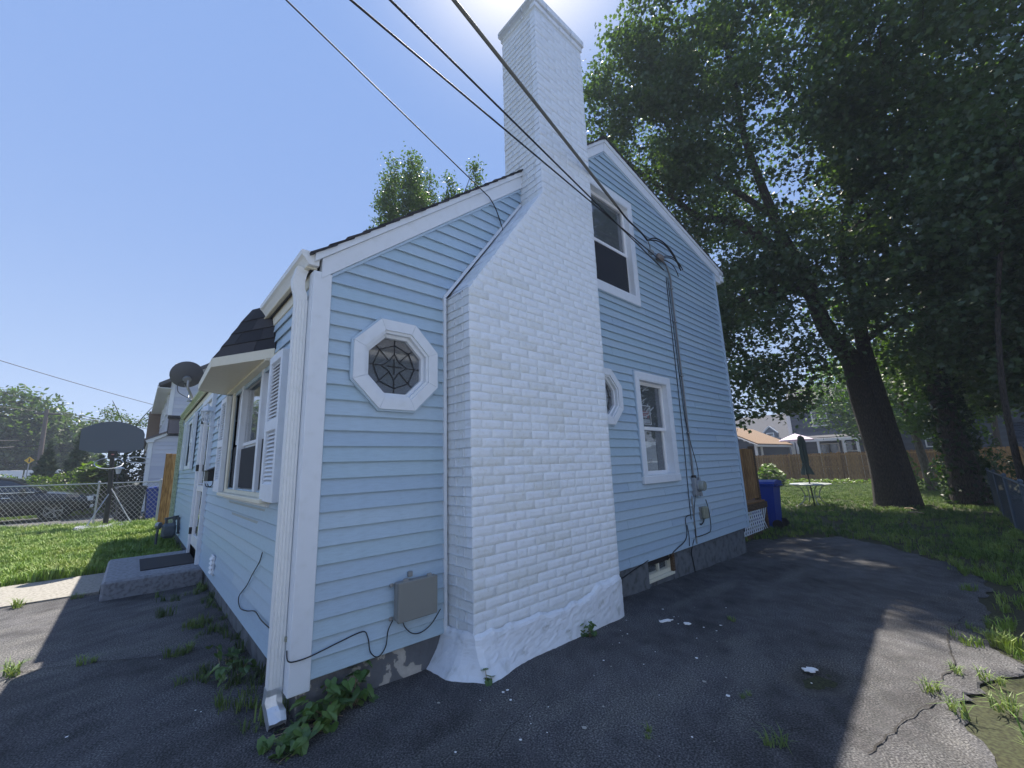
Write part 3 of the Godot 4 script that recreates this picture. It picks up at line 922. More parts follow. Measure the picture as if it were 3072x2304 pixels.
func front_wall(H: Node3D) -> void:
	var W := hold(H, "front_wall")
	siding(W, Vector3.ZERO, Z, -X, 24, func(_y): return -9.83, func(_y): return -0.06, [hole(-2.72, -0.84, 1.03, 2.08), hole(-5.58, -4.44, -1.0, 2.3), hole(-8.32, -7.12, 1.36, 2.26)], 3.2)
	var tr := hold(H, "front_trim")
	for q in [[Vector3(-0.022, 2.425, -9.85), Vector3(0.0, 2.53, -0.06), M.cream], [Vector3(-0.03, -0.02, -9.93), Vector3(0.02, 2.5, -9.84), M.trim_blue], [Vector3(-0.07, 2.518, -9.9), Vector3(0.0, 2.53, 0.0), M.cream]]:
		var mb := MB.new()
		mb.rbox(q[0], q[1], 0.003)
		part(tr, "frieze_board", mb, q[2])
	gutter_run(tr, "gutter", -1.2, 0.03, M.gutter)
	gutter_run(tr, "gutter", -9.95, -3.3, M.gutter_green)
	downspout(tr, Vector3(-0.072, 0.0, -0.075), M.gutter, true)
	downspout(tr, Vector3(-0.065, 0.0, -9.75), M.gutter_green, false)
	var strap := MB.new()
	strap.rbox(Vector3(-0.04, 0.235, -0.06), Vector3(-0.02, 0.26, -0.03), 0.002)
	part(tr, "pipe_strap", strap, M.tan_box)
	# picture window: wide middle light between two narrow double hung ones
	var P := hold(W, "picture_window")
	var o := Vector3(-0.012, 0, 0)
	var N := -X
	frame4(P, "casing_board", o, Z, N, rect(-2.83, 0.98, -0.75, 2.13), rect(-2.71, 1.03, -0.86, 2.09), 0.0, 0.018, M.cream)
	for q in [[-2.71, -2.28], [-1.33, -0.86]]:
		for h in [[1.035, 1.5, -0.05], [1.5, 2.085, -0.03]]:
			var r := rect(q[0] + 0.02, h[0], q[1] - 0.02, h[1])
			frame4(P, "sash", o, Z, N, r, r.grow(-0.03), h[2] - 0.02, h[2], M.white)
			var g := MB.new()
			var s := r.grow(-0.03)
			g.box(Vector3(o.x - h[2] + 0.008, s.position.y, s.position.x), Vector3(o.x - h[2] + 0.011, s.end.y, s.end.x))
			part(P, "pane", g, M.glass)
	for h in [[1.035, 1.46, -0.05], [1.46, 2.085, -0.03]]:
		var r := rect(-2.26, h[0], -1.35, h[1])
		frame4(P, "sash", o, Z, N, r, r.grow(-0.03), h[2] - 0.02, h[2], M.white)
		var g := MB.new()
		var s := r.grow(-0.03)
		g.box(Vector3(o.x - h[2] + 0.008, s.position.y, s.position.x), Vector3(o.x - h[2] + 0.011, s.end.y, s.end.x))
		part(P, "pane", g, M.glass)
	for q in [[-2.71, -2.28, 1.5], [-1.33, -0.86, 1.5], [-2.26, -1.35, 1.46]]:
		var s := MB.new()
		s.box(Vector3(-0.006 + 0.012, 1.05, q[0] + 0.03), Vector3(0.008, q[2] - 0.03, q[1] - 0.03))
		part(P, "insect_screen", s, M.screen)
	for z in [-2.27, -1.34]:
		var mu := MB.new()
		mu.rbox(Vector3(-0.026, 1.03, z - 0.035), Vector3(0.05, 2.09, z + 0.035), 0.004)
		part(P, "mullion", mu, M.white)
	var s1 := MB.new()
	s1.rbox(Vector3(-0.1, 0.965, -2.76), Vector3(0.0, 1.0, -0.7), 0.006)
	part(P, "sill", s1, M.cream)
	var s2 := MB.new()
	s2.rbox(Vector3(-0.04, 0.935, -2.72), Vector3(-0.001, 0.964, -0.74), 0.004)
	part(P, "sill_apron", s2, M.white)
	room(P, Vector3(0.06, 0, 0), Z, N, rect(-2.7, 1.04, -0.87, 2.08), 0.0, 0.8)
	# stained boards under the sill
	var st := MB.new()
	st.quad(Vector3(-0.0185, 0.84, -2.42), Vector3(-0.0185, 0.84, -0.95), Vector3(-0.0105, 0.912, -0.9), Vector3(-0.0105, 0.912, -2.55))
	part(W, "bare_patch", st, M.siding_dirty)
	st = MB.new()
	st.quad(Vector3(-0.0185, 0.738, -2.2), Vector3(-0.0185, 0.738, -1.25), Vector3(-0.0105, 0.81, -1.1), Vector3(-0.0105, 0.81, -2.32))
	part(W, "bare_patch", st, M.siding_dirty)
	shutter(W, -0.8, -0.42, 0.985, 2.06, -0.08, -0.03)
	shutter(W, -3.27, -2.86, 0.995, 2.07, -0.08, -0.03)
	awning(W)
	# far window with its shutters
	var F := hold(W, "far_window")
	frame4(F, "casing_board", o, Z, N, rect(-8.38, 1.31, -7.06, 2.31), rect(-8.3, 1.38, -7.14, 2.24), 0.0, 0.02, M.white)
	for q in [[1.38, 1.82, -0.04], [1.8, 2.24, -0.02]]:
		var r := rect(-8.3, q[0], -7.14, q[1])
		frame4(F, "sash", o, Z, N, r, r.grow(-0.04), q[2] - 0.02, q[2], M.white)
		var g := MB.new()
		var s := r.grow(-0.04)
		g.box(Vector3(o.x - q[2] + 0.008, s.position.y, s.position.x), Vector3(o.x - q[2] + 0.011, s.end.y, s.end.x))
		part(F, "pane", g, M.glass)
	room(F, Vector3(0.06, 0, 0), Z, N, rect(-8.29, 1.39, -7.15, 2.23), 0.0, 0.8)
	shutter(W, -8.86, -8.44, 1.3, 2.33, -0.075, -0.03)
	shutter(W, -7.0, -6.62, 1.3, 2.33, -0.075, -0.03)
	# front door: frame, glazed storm door, grey threshold board
	var D := hold(W, "front_door")
	frame4(D, "door_frame", Vector3(-0.01, 0, 0), Z, N, rect(-5.64, 0.0, -4.38, 2.36), rect(-5.54, 0.02, -4.47, 2.28), 0.0, 0.05, M.white)
	frame4(D, "storm_door", Vector3(-0.01, 0, 0), Z, N, rect(-5.53, 0.03, -4.48, 2.27), rect(-5.42, 0.3, -4.6, 2.16), -0.02, 0.02, M.white_clean)
	var g2 := MB.new()
	g2.box(Vector3(-0.014, 0.3, -5.42), Vector3(-0.011, 2.16, -4.6))
	part(D, "pane", g2, M.glass)
	var dp := MB.new()
	dp.rbox(Vector3(0.04, 0.0, -5.54), Vector3(0.09, 2.28, -4.47), 0.004)
	part(D, "inner_door", dp, mt(srgb(120, 124, 128), 0.6))
	var rail := MB.new()
	rail.rbox(Vector3(-0.034, 0.95, -5.43), Vector3(-0.012, 1.03, -4.59), 0.003)
	part(D, "middle_rail", rail, M.white_clean)
	var kp := MB.new()
	kp.rbox(Vector3(-0.03, 0.0, -5.62), Vector3(-0.012, 0.16, -4.4), 0.003)
	part(D, "threshold_board", kp, M.grey_paint)
	var hd := MB.new()
	hd.tube([Vector3(-0.035, 1.06, -4.56), Vector3(-0.08, 1.06, -4.56), Vector3(-0.08, 1.06, -4.68)], [0.012, 0.012, 0.012], 6)
	part(D, "handle", hd, M.chrome)
	var hg := MB.new()
	for y in [0.3, 1.25, 2.0]:
		hg.rbox(Vector3(-0.066, y, -5.56), Vector3(-0.03, y + 0.1, -5.53), 0.003)
	part(D, "hinge", hg, M.black)

func awning(W: Node3D) -> void:
	var A := hold(W, "window_hood")
	var b := [Vector3(-0.012, 2.19, -0.95), Vector3(-0.36, 2.19, -1.58), Vector3(-0.335, 2.19, -2.87), Vector3(-0.012, 2.19, -3.1)]
	var t := [Vector3(-0.012, 2.66, -1.22), Vector3(-0.125, 2.66, -1.45), Vector3(-0.125, 2.66, -2.6), Vector3(-0.012, 2.66, -2.85)]
	var dn := Y * 0.065
	var so := MB.new()
	so.hexa([b[3] - dn - Y * 0.012, b[2] - dn - Y * 0.012, b[1] - dn - Y * 0.012, b[0] - dn - Y * 0.012, b[3] - dn, b[2] - dn, b[1] - dn, b[0] - dn])
	part(A, "soffit_board", so, M.cream)
	var nl := MB.new()
	nl.rbox(Vector3(-0.075, 2.09, -2.95), Vector3(-0.012, 2.112, -0.99), 0.003)
	part(A, "ledger_board", nl, M.cream)
	for k in 3:
		var mb := MB.new()
		var out: Vector3 = (b[k + 1] - b[k]).cross(Y).normalized() * -0.018
		if out.x > 0.0: out = -out
		mb.hexa([b[k] - dn * 1.25, b[k + 1] - dn * 1.25, b[k + 1], b[k], b[k] - dn * 1.25 + out, b[k + 1] - dn * 1.25 + out, b[k + 1] + out, b[k] + out])
		part(A, "fascia_board", mb, M.cream)
	var dk := MB.new()
	for k in 3:
		dk.quad(b[k], b[k + 1], t[k + 1], t[k])
	dk.quad(t[0], t[1], t[2], t[3])
	part(A, "roof_deck", dk, M.shingle1)
	# shingle tabs, row over row
	var mid: Vector3 = (b[0] + b[2]) * 0.5
	for k in 3:
		for row in 4:
			var f0 := row / 4.0 - 0.02
			var f1 := minf(1.0, (row + 1) / 4.0 + 0.03)
			var a0: Vector3 = b[k].lerp(t[k], f0)
			var a1: Vector3 = b[k + 1].lerp(t[k + 1], f0)
			var c0: Vector3 = b[k].lerp(t[k], f1)
			var c1: Vector3 = b[k + 1].lerp(t[k + 1], f1)
			var len := a0.distance_to(a1)
			var n := maxi(2, roundi(len / 0.28))
			var nn: Vector3 = (a1 - a0).cross(c0 - a0).normalized()
			if nn.dot(a0 - (mid - Y)) < 0: nn = -nn
			var off := 0.5 * (row % 2)
			for i in n + 1:
				var s0 := clampf((i - off) / n, 0.0, 1.0)
				var s1_ := clampf((i + 1 - off) / n, 0.0, 1.0) - 0.006
				if s1_ - s0 < 0.04: continue
				var mb := MB.new()
				var lift := nn * (0.012 + rng.randf_range(0.0, 0.004))
				var p := [a0.lerp(a1, s0), a0.lerp(a1, s1_), c0.lerp(c1, s1_), c0.lerp(c1, s0)]
				mb.face([p[0] + lift, p[1] + lift, p[2] + nn * 0.004, p[3] + nn * 0.004], mid - Y)
				for e in 4:
					var j := (e + 1) % 4
					var hi0: Vector3 = p[e] + (lift if e < 2 else nn * 0.004)
					var hi1: Vector3 = p[j] + (lift if j < 2 else nn * 0.004)
					mb.face([p[e], p[j], hi1, hi0], (p[0] + p[2]) * 0.5)
				part(A, "shingle", mb, M["shingle%d" % (rng.randi() % 3)])
	# trim edge of dark drip strip
	var dr := MB.new()
	dr.tube([b[0] + Y * 0.004, b[1] + Y * 0.004, b[2] + Y * 0.004, b[3] + Y * 0.004], [0.009, 0.009, 0.009, 0.009], 5)
	part(A, "drip_edge", dr, M.black_matte)

func foundation(H: Node3D) -> void:
	var F := hold(H, "foundation")
	for q in [[Vector3(0.03, -0.7, -0.3), Vector3(1.1, 0.02, -0.012), M.found_peel], [Vector3(2.7, -0.7, -0.3), Vector3(3.79, 0.02, 0.012), M.found], [Vector3(3.79, -0.7, -0.3), Vector3(4.42, -0.2, -0.02), M.found], [Vector3(4.42, -0.7, -0.3), Vector3(6.9, 0.02, -0.012), M.found],
		[Vector3(0.03, -0.7, -9.85), Vector3(0.2, 0.02, -0.301), M.found], [Vector3(6.75, -0.7, -9.85), Vector3(6.9, 0.02, -0.301), M.found]]:
		var mb := MB.new()
		mb.rbox(q[0], q[1], 0.006)
		part(F, "foundation_wall", mb, q[2])
	var B := hold(H, "basement_window")
	frame4(B, "window_frame", Vector3(0, 0, -0.03), X, Z, rect(3.8, -0.2, 4.4, 0.03), rect(3.85, -0.155, 4.36, 0.02), -0.06, 0.0, M.cream)
	var mu := MB.new()
	mu.rbox(Vector3(4.09, -0.155, -0.07), Vector3(4.115, 0.02, -0.034), 0.002)
	part(B, "mullion", mu, M.cream)
	var si := MB.new()
	si.rbox(Vector3(3.795, -0.235, -0.06), Vector3(4.42, -0.2, 0.005), 0.004)
	part(B, "sill", si, M.cream)
	var po := MB.new()
	po.rbox(Vector3(4.375, -0.2, -0.03), Vector3(4.43, 0.015, 0.012), 0.004)
	part(B, "side_post", po, M.wood_dark)
	for q in [[3.85, 4.09], [4.115, 4.36]]:
		var g := MB.new()
		g.box(Vector3(q[0], -0.155, -0.063), Vector3(q[1], 0.02, -0.06))
		part(B, "pane", g, M.glass)
	room(B, Vector3.ZERO, X, Z, rect(3.81, -0.19, 4.39, 0.03), 0.09, 0.3)

# --- the chimney: painted brick, shouldered on the street side, parged foot
func chimney(H: Node3D) -> void:
	var C := hold(H, "chimney")
	var zf := 0.335
	var core := MB.new()
	var e := 0.007
	core.prism(PackedVector2Array([Vector2(1.02 + e, -0.4), Vector2(2.745 - e, -0.4), Vector2(2.79 - e, 6.26), Vector2(1.975 + e, 6.26), Vector2(1.945 + e, 3.84 - e), Vector2(1.02 + e, 2.56 - e)]), Vector3.ZERO, X, Y, Z, -0.215, zf - e)
	part(C, "mortar_core", core, M.brick2)
	# irregular brick shapes shared by all courses
	var shapes := []
	for L in [0.205, 0.098]:
		var row := []
		for k in 6:
			row.append(brick_mesh(L, k))
		shapes.append(row)
	var ch := 0.0697
	var items := []
	var left_edge := func(y: float) -> float:
		if y < 2.56: return 1.02
		if y < 3.84: return 1.02 + (y - 2.56) * 0.7266
		return 1.945 + (y - 3.84) * 0.0124
	var right_edge := func(y: float) -> float: return 2.742 + y * 0.0075
	var n := int((6.17 - 0.06) / ch)
	for k in n:
		var y := 0.06 + k * ch
		var yc := y + ch * 0.5
		var xl: float = left_edge.call(yc) + (0.012 if yc > 2.56 and yc < 3.84 else 0.0)
		var xr: float = right_edge.call(yc)
		# front face
		var x := xl
		var first := 0.105 if k % 2 == 0 else 0.205
		var header := k % 7 == 6
		while x < xr - 0.03:
			var L := first if x == xl else (0.105 if header and x > xl + 0.3 else 0.212)
			if xr - (x + L) < 0.05: L = xr - x
			items.append([Vector3(x + L * 0.5, yc, zf - 0.04), 0.0, L - 0.008])
			x += L
		# street-side face, and the garden-side one (seen only from further round)
		for side in [[xl, PI / 2, -1.0], [xr, PI / 2, 1.0]]:
			if side[2] < 0 and yc > 2.56 and yc < 3.84: continue
			var zb := 0.0 if (yc < 3.84 and side[2] < 0) or (yc < 5.3 and side[2] > 0) else -0.22
			var z := zf - 0.005
			var f2 := 0.205 if k % 2 == 0 else 0.105
			var start := true
			while z > zb + 0.03:
				var L := f2 if start else 0.212
				start = false
				if z - L < zb + 0.05: L = z - zb
				items.append([Vector3(side[0] - side[2] * 0.04, yc, z - L * 0.5), side[1], L - 0.008])
				z -= L
	# the sloping shoulder: bricks laid on the slope
	var sl := Vector3(0.925, 1.28, 0).normalized()
	var sn := Vector3(-1.28, 0.925, 0).normalized()
	var run := 1.579
	for k in int(run / 0.078):
		for j in 2:
			var c := Vector3(1.02, 2.56, 0) + sl * (k + 0.5) * 0.078 + Z * (zf - 0.085 - j * 0.166) - sn * 0.036
			items.append([c, 99.0, 0.158])
	# cap courses, stepping out
	for k in 2:
		var out := 0.012 + 0.022 * k
		var yc := 6.17 + (k + 0.5) * 0.072
		var x := 1.975 - out
		while x < 2.79 + out - 0.03:
			var L := minf(0.212, 2.79 + out - x)
			items.append([Vector3(x + L * 0.5, yc, zf + out - 0.04), 0.0, L - 0.006]); x += L
		var z := zf + out - 0.005
		while z > -0.22 - out + 0.03:
			var L := minf(0.212, z + 0.22 + out)
			items.append([Vector3(1.975 - out + 0.04, yc, z - L * 0.5), PI / 2, L - 0.006]); items.append([Vector3(2.79 + out - 0.04, yc, z - L * 0.5), PI / 2, L - 0.006]); z -= L
	var eye := Vector3(-0.77, 1.18, 2.76)
	items.sort_custom(func(a, b): return a[0].distance_to(eye) + (20.0 if a[1] != 99.0 and a[1] > 1.0 and a[0].x > 2.3 else 0.0) < b[0].distance_to(eye) + (20.0 if b[1] != 99.0 and b[1] > 1.0 and b[0].x > 2.3 else 0.0))
	var rest := [[], [], [], [], [], [], [], [], [], [], [], []]
	var restc := MB.new()
	var count := 0
	for it in items:
		var big: bool = it[2] > 0.14
		var s: float = it[2] / (0.205 if big else 0.098)
		var v := rng.randi() % 6
		var b := Basis(Y, it[1]) if it[1] < 50.0 else Basis(sl, sn, Z) * Basis(Y, PI / 2)
		b = b * Basis(Vector3(0, 0, 1), rng.randf_range(-0.008, 0.008)) * Basis(Y, rng.randf_range(-0.012, 0.012))
		var t := Transform3D(b * Basis.from_scale(Vector3(s, 1.0 if it[1] < 50.0 else 1.0, 1.0)), it[0] + Vector3(rng.randf_range(-1, 1), rng.randf_range(-0.6, 0.6), rng.randf_range(-1, 1)) * 0.0022)
		if count < 300:
			put(C, "brick", shapes[0 if big else 1][v], M.brick if rng.randf() < 0.7 else M.brick2, t)
		else:
			var me: ArrayMesh = shapes[0 if big else 1][v]
			var ar := me.surface_get_arrays(0)
			var vs: PackedVector3Array = ar[Mesh.ARRAY_VERTEX]
			var ns: PackedVector3Array = ar[Mesh.ARRAY_NORMAL]
			for i in vs.size():
				restc.v.append(t * vs[i]); restc.n.append((t.basis * ns[i]).normalized())
		count += 1
	var rb := part(C, "brickwork", restc, M.brick)
	rb.set_meta("kind", "stuff")
	# concrete wash on top
	var cap := MB.new()
	cap.rbox(Vector3(1.94, 6.3, -0.25), Vector3(2.825, 6.33, zf + 0.03), 0.01)
	part(C, "cap_slab", cap, M.brick2)
	parge(C, zf)

func brick_mesh(L: float, sd: int) -> ArrayMesh:
	var r := RandomNumberGenerator.new()
	r.seed = 100 + sd + int(L * 1000)
	var mb := MB.new()
	var h := Vector3(L * 0.5, 0.0318, 0.04)
	var nx := 5
	var ny := 3
	var rows := []
	for j in ny + 1:
		var row := []
		for i in nx + 1:
			var u := float(i) / nx * 2.0 - 1.0
			var w := float(j) / ny * 2.0 - 1.0
			var edge := maxf(absf(u), absf(w))
			var zz := h.z - (0.005 if edge > 0.99 else 0.0) + r.randf_range(-0.0007, 0.0007)
			row.append(Vector3(u * h.x + r.randf_range(-1, 1) * 0.0018, w * h.y + r.randf_range(-1, 1) * 0.0014, zz))
		rows.append(row)
	for j in ny:
		for i in nx:
			mb.quad(rows[j][i], rows[j][i + 1], rows[j + 1][i + 1], rows[j + 1][i])
	for i in nx:
		var a: Vector3 = rows[0][i]
		var b: Vector3 = rows[0][i + 1]
		mb.quad(Vector3(a.x, a.y, -h.z), Vector3(b.x, b.y, -h.z), b, a)
		a = rows[ny][i + 1]; b = rows[ny][i]
		mb.quad(Vector3(a.x, a.y, -h.z), Vector3(b.x, b.y, -h.z), b, a)
	for j in ny:
		var a: Vector3 = rows[j][nx]
		var b: Vector3 = rows[j + 1][nx]
		mb.quad(Vector3(a.x, a.y, -h.z), Vector3(b.x, b.y, -h.z), b, a)
		a = rows[j + 1][0]; b = rows[j][0]
		mb.quad(Vector3(a.x, a.y, -h.z), Vector3(b.x, b.y, -h.z), b, a)
	# smooth shading across the worn front
	for i in mb.n.size():
		if mb.v[i].z > h.z - 0.012:
			var q := mb.v[i]
			var nn := Vector3(pow(q.x / h.x, 9.0) * 0.6, pow(q.y / h.y, 7.0) * 0.6, 1.0).normalized()
			if mb.n[i].z > 0.4: mb.n[i] = nn.lerp(mb.n[i], 0.35).normalized()
	return mb.mesh()

func parge(C: Node3D, zf: float) -> void:
	# thick coat of plaster over the foot, flaring to the ground, painted white
	var fn := FastNoiseLite.new()
	fn.seed = 33; fn.frequency = 2.2; fn.fractal_octaves = 4
	var mb := MB.new()
	var pathp := [Vector2(1.0, -0.03), Vector2(1.005, 0.1), Vector2(1.01, 0.25), Vector2(1.02, 0.325), Vector2(1.06, 0.345), Vector2(1.2, 0.347), Vector2(1.5, 0.347), Vector2(1.8, 0.347), Vector2(2.1, 0.346), Vector2(2.4, 0.345), Vector2(2.65, 0.344), Vector2(2.735, 0.335), Vector2(2.75, 0.25), Vector2(2.75, 0.05)]
	var pts := []
	for i in pathp.size() - 1:
		var k := maxi(1, int(pathp[i].distance_to(pathp[i + 1]) / 0.03))
		for j in k:
			pts.append(pathp[i].lerp(pathp[i + 1], float(j) / k))
	pts.append(pathp[-1])
	var rows := 16
	var grid := []
	for i in pts.size():
		var p: Vector2 = pts[i]
		var col := []
		var leftness := sm(1.5, 1.0, p.x)
		var topy := 0.075 + 0.04 * fn.get_noise_1d(i * 0.06) + 0.05 * sm(1.9, 2.6, p.x) - 0.04 * sm(1.2, 1.8, p.x) * sm(2.5, 2.0, p.x)
		var gy := ground_y(p.x, p.y) - 0.02
		var out := Vector2(-1.0, 0.0).lerp(Vector2(0.0, 1.0), sm(0.22, 0.335, p.y)) if p.x < 1.3 else (Vector2(0, 1) if p.x < 2.7 else Vector2(1, 0.3))
		if p.x < 1.3 and p.x > 1.03: out = Vector2(0, 1)
		for j in rows + 1:
			var f := float(j) / rows
			var y := lerpf(topy, gy, f)
			var fl := 0.004 + 0.012 * sm(0.0, 0.15, f) + 0.1 * leftness * f * f + 0.045 * f * f * sm(2.7, 1.6, p.x)
			fl += 0.006 * fn.get_noise_2d(i * 0.25, y * 9.0) + 0.002 * fn.get_noise_2d(i * 1.1, y * 30.0)
			if j == 0: fl = -0.012
			col.append(Vector3(p.x + out.x * fl, y, p.y + out.y * fl))
		grid.append(col)
	for i in pts.size() - 1:
		for j in rows:
			mb.quad(grid[i][j + 1], grid[i + 1][j + 1], grid[i + 1][j], grid[i][j])
	part(C, "plaster_foot", mb, M.parge)

func curve(pts: Array, n := 5) -> Array:   # Catmull-Rom through points
	var out := []
	for i in pts.size() - 1:
		var p0: Vector3 = pts[maxi(i - 1, 0)]
		var p1: Vector3 = pts[i]
		var p2: Vector3 = pts[i + 1]
		var p3: Vector3 = pts[mini(i + 2, pts.size() - 1)]
		for k in n:
			out.append(p1.cubic_interpolate(p2, p0, p3, float(k) / n))
	out.append(pts[-1])
	return out

func cable(label: String, pts: Array, r: float, m: Material, called := "cable", smooth := true) -> MeshInstance3D:
	var mb := MB.new()
	mb.tube(curve(pts, 6) if smooth else pts, [r], 6)
	return obj(called, label, "cable", mb, m)

func sagged(a: Vector3, b: Vector3, sag: float, n := 24) -> Array:
	var out := []
	for i in n + 1:
		var t := float(i) / n
		out.append(a.lerp(b, t) - Y * (4.0 * sag * t * (1.0 - t)))
	return out

func fittings() -> void:
	# grey utility box with its lid, ears and bracket
	var b := thing("utility_box", "flat grey plastic utility box screwed low on the siding beside the chimney", "utility box", Vector3(0.74, 0.32, 0.018))
	var mb := MB.new()
	mb.rbox(Vector3(-0.145, -0.12, 0.0), Vector3(0.14, 0.115, 0.055), 0.006)
	part(b, "body", mb, M.box_side)
	mb = MB.new()
	mb.rbox(Vector3(-0.15, -0.126, 0.0555), Vector3(0.146, 0.121, 0.08), 0.006)
	part(b, "lid", mb, M.box_grey)
	for q in [[-0.165, 0.1], [0.15, 0.1], [-0.165, -0.105], [0.15, -0.105]]:
		mb = MB.new()
		mb.rbox(Vector3(q[0] - 0.014, q[1] - 0.012, 0.0), Vector3(q[0] + 0.014, q[1] + 0.012, 0.012), 0.004)
		part(b, "mounting_ear", mb, M.box_side)
	for q in [-0.09, 0.09]:
		mb = MB.new()
		mb.rbox(Vector3(q - 0.018, 0.1, 0.05), Vector3(q + 0.018, 0.138, 0.07), 0.005)
		part(b, "latch", mb, M.box_side)
	mb = MB.new()
	mb.rbox(Vector3(-0.05, 0.13, 0.0), Vector3(-0.015, 0.165, 0.02), 0.004)
	part(b, "bracket", mb, M.metal)
	cable("black cable running from the corner board in a dip to the grey utility box", [Vector3(-0.036, 0.2, 0.0), Vector3(-0.034, 0.155, 0.035), Vector3(0.02, 0.145, 0.04), Vector3(0.1, 0.15, 0.038), Vector3(0.25, 0.172, 0.026), Vector3(0.385, 0.19, 0.026), Vector3(0.42, 0.15, 0.028), Vector3(0.44, 0.06, 0.028), Vector3(0.49, 0.018, 0.03), Vector3(0.54, 0.06, 0.028), Vector3(0.555, 0.15, 0.028), Vector3(0.585, 0.205, 0.03)], 0.0035, M.cable)
	cable("short black cable looping under the grey utility box to the chimney strip", [Vector3(0.645, 0.2, 0.04), Vector3(0.675, 0.14, 0.03), Vector3(0.73, 0.088, 0.028), Vector3(0.8, 0.076, 0.028), Vector3(0.88, 0.11, 0.028), Vector3(0.955, 0.185, 0.024)], 0.0032, M.cable)
	cable("black cable hanging in a loop on the front siding beside the downspout", [Vector3(-0.022, 0.615, -0.83), Vector3(-0.026, 0.54, -0.885), Vector3(-0.03, 0.43, -1.06), Vector3(-0.03, 0.32, -1.23), Vector3(-0.03, 0.19, -1.49), Vector3(-0.032, 0.125, -1.4), Vector3(-0.03, 0.155, -1.15), Vector3(-0.03, 0.21, -0.88), Vector3(-0.03, 0.2, -0.66), Vector3(-0.03, 0.21, -0.33), Vector3(-0.034, 0.2, -0.1)], 0.0038, M.cable)
	# electric meter
	var e := thing("electric_meter", "grey electric meter with a round glass dome on the siding", "electric meter", Vector3(5.2, 0.785, 0.012))
	mb = MB.new()
	mb.rbox(Vector3(-0.085, -0.125, 0.0), Vector3(0.1, 0.125, 0.062), 0.006)
	part(e, "socket_box", mb, M.meter_grey)
	mb = MB.new()
	mb.lathe([[0.0, 0.06], [0.084, 0.06], [0.084, 0.08], [0.076, 0.084], [0.0, 0.084]], Vector3(0.02, 0.01, 0), Z, 20)
	part(e, "collar", mb, M.meter_grey)
	mb = MB.new()
	mb.lathe([[0.07, 0.08], [0.07, 0.135], [0.064, 0.147], [0.0, 0.149]], Vector3(0.02, 0.01, 0), Z, 20)
	part(e, "dome", mb, mt(srgb(150, 156, 150), 0.12, {"spec": 0.7}))
	mb = MB.new()
	mb.lathe([[0.03, 0.1495], [0.03, 0.152], [0.0, 0.152]], Vector3(0.02, 0.02, 0), Z, 14)
	part(e, "dial", mb, M.tan_box)
	mb = MB.new()
	mb.rbox(Vector3(0.02, -0.14, 0.05), Vector3(0.09, -0.09, 0.075), 0.004)
	part(e, "seal_tab", mb, M.meter_grey)
	mb = MB.new()
	mb.lathe([[0.0, 0.16], [0.03, 0.16], [0.034, 0.13], [0.034, 0.115], [0.0, 0.115]], Vector3(-0.04, 0, 0.03), Y, 10)
	part(e, "conduit_fitting", mb, M.black)
	# service mast: grey cable from the weather head down to the meter
	var s := thing("service_conduit", "grey service conduit with a curved weather head running down to the meter", "conduit", Vector3(5.16, 0.94, 0.035))
	mb = MB.new()
	mb.tube(curve([Vector3(0.0, 0.0, 0.0), Vector3(0.01, 1.0, 0.0), Vector3(0.005, 2.0, 0.0), Vector3(0.0, 2.8, 0.0), Vector3(-0.02, 3.02, 0.012), Vector3(-0.14, 3.17, 0.03), Vector3(-0.28, 3.24, 0.035)], 6), [0.014], 8)
	part(s, "pipe", mb, M.cable_grey)
	mb = MB.new()
	mb.rbox(Vector3(-0.42, 3.2, 0.0), Vector3(-0.27, 3.31, 0.08), 0.025)
	part(s, "weather_head", mb, mt(srgb(120, 112, 108), 0.6))
	for y in [0.6, 1.45, 2.3, 2.85]:
		mb = MB.new()
		mb.rbox(Vector3(-0.03, y, -0.015), Vector3(0.035, y + 0.02, 0.017), 0.003)
		part(s, "strap", mb, M.metal)
	for q in [[Vector3(-0.3, 3.28, 0.05), Vector3(-0.1, 3.33, 0.1), Vector3(0.1, 3.28, 0.12), Vector3(0.22, 3.2, 0.12)], [Vector3(-0.3, 3.26, 0.06), Vector3(-0.1, 3.29, 0.11), Vector3(0.08, 3.24, 0.13), Vector3(0.2, 3.19, 0.13)], [Vector3(-0.3, 3.23, 0.06), Vector3(-0.12, 3.2, 0.1), Vector3(0.0, 3.12, 0.11), Vector3(0.1, 3.06, 0.09)]]:
		mb = MB.new()
		mb.tube(curve(q, 6), [0.007], 6)
		part(s, "lead_wire", mb, M.cable)
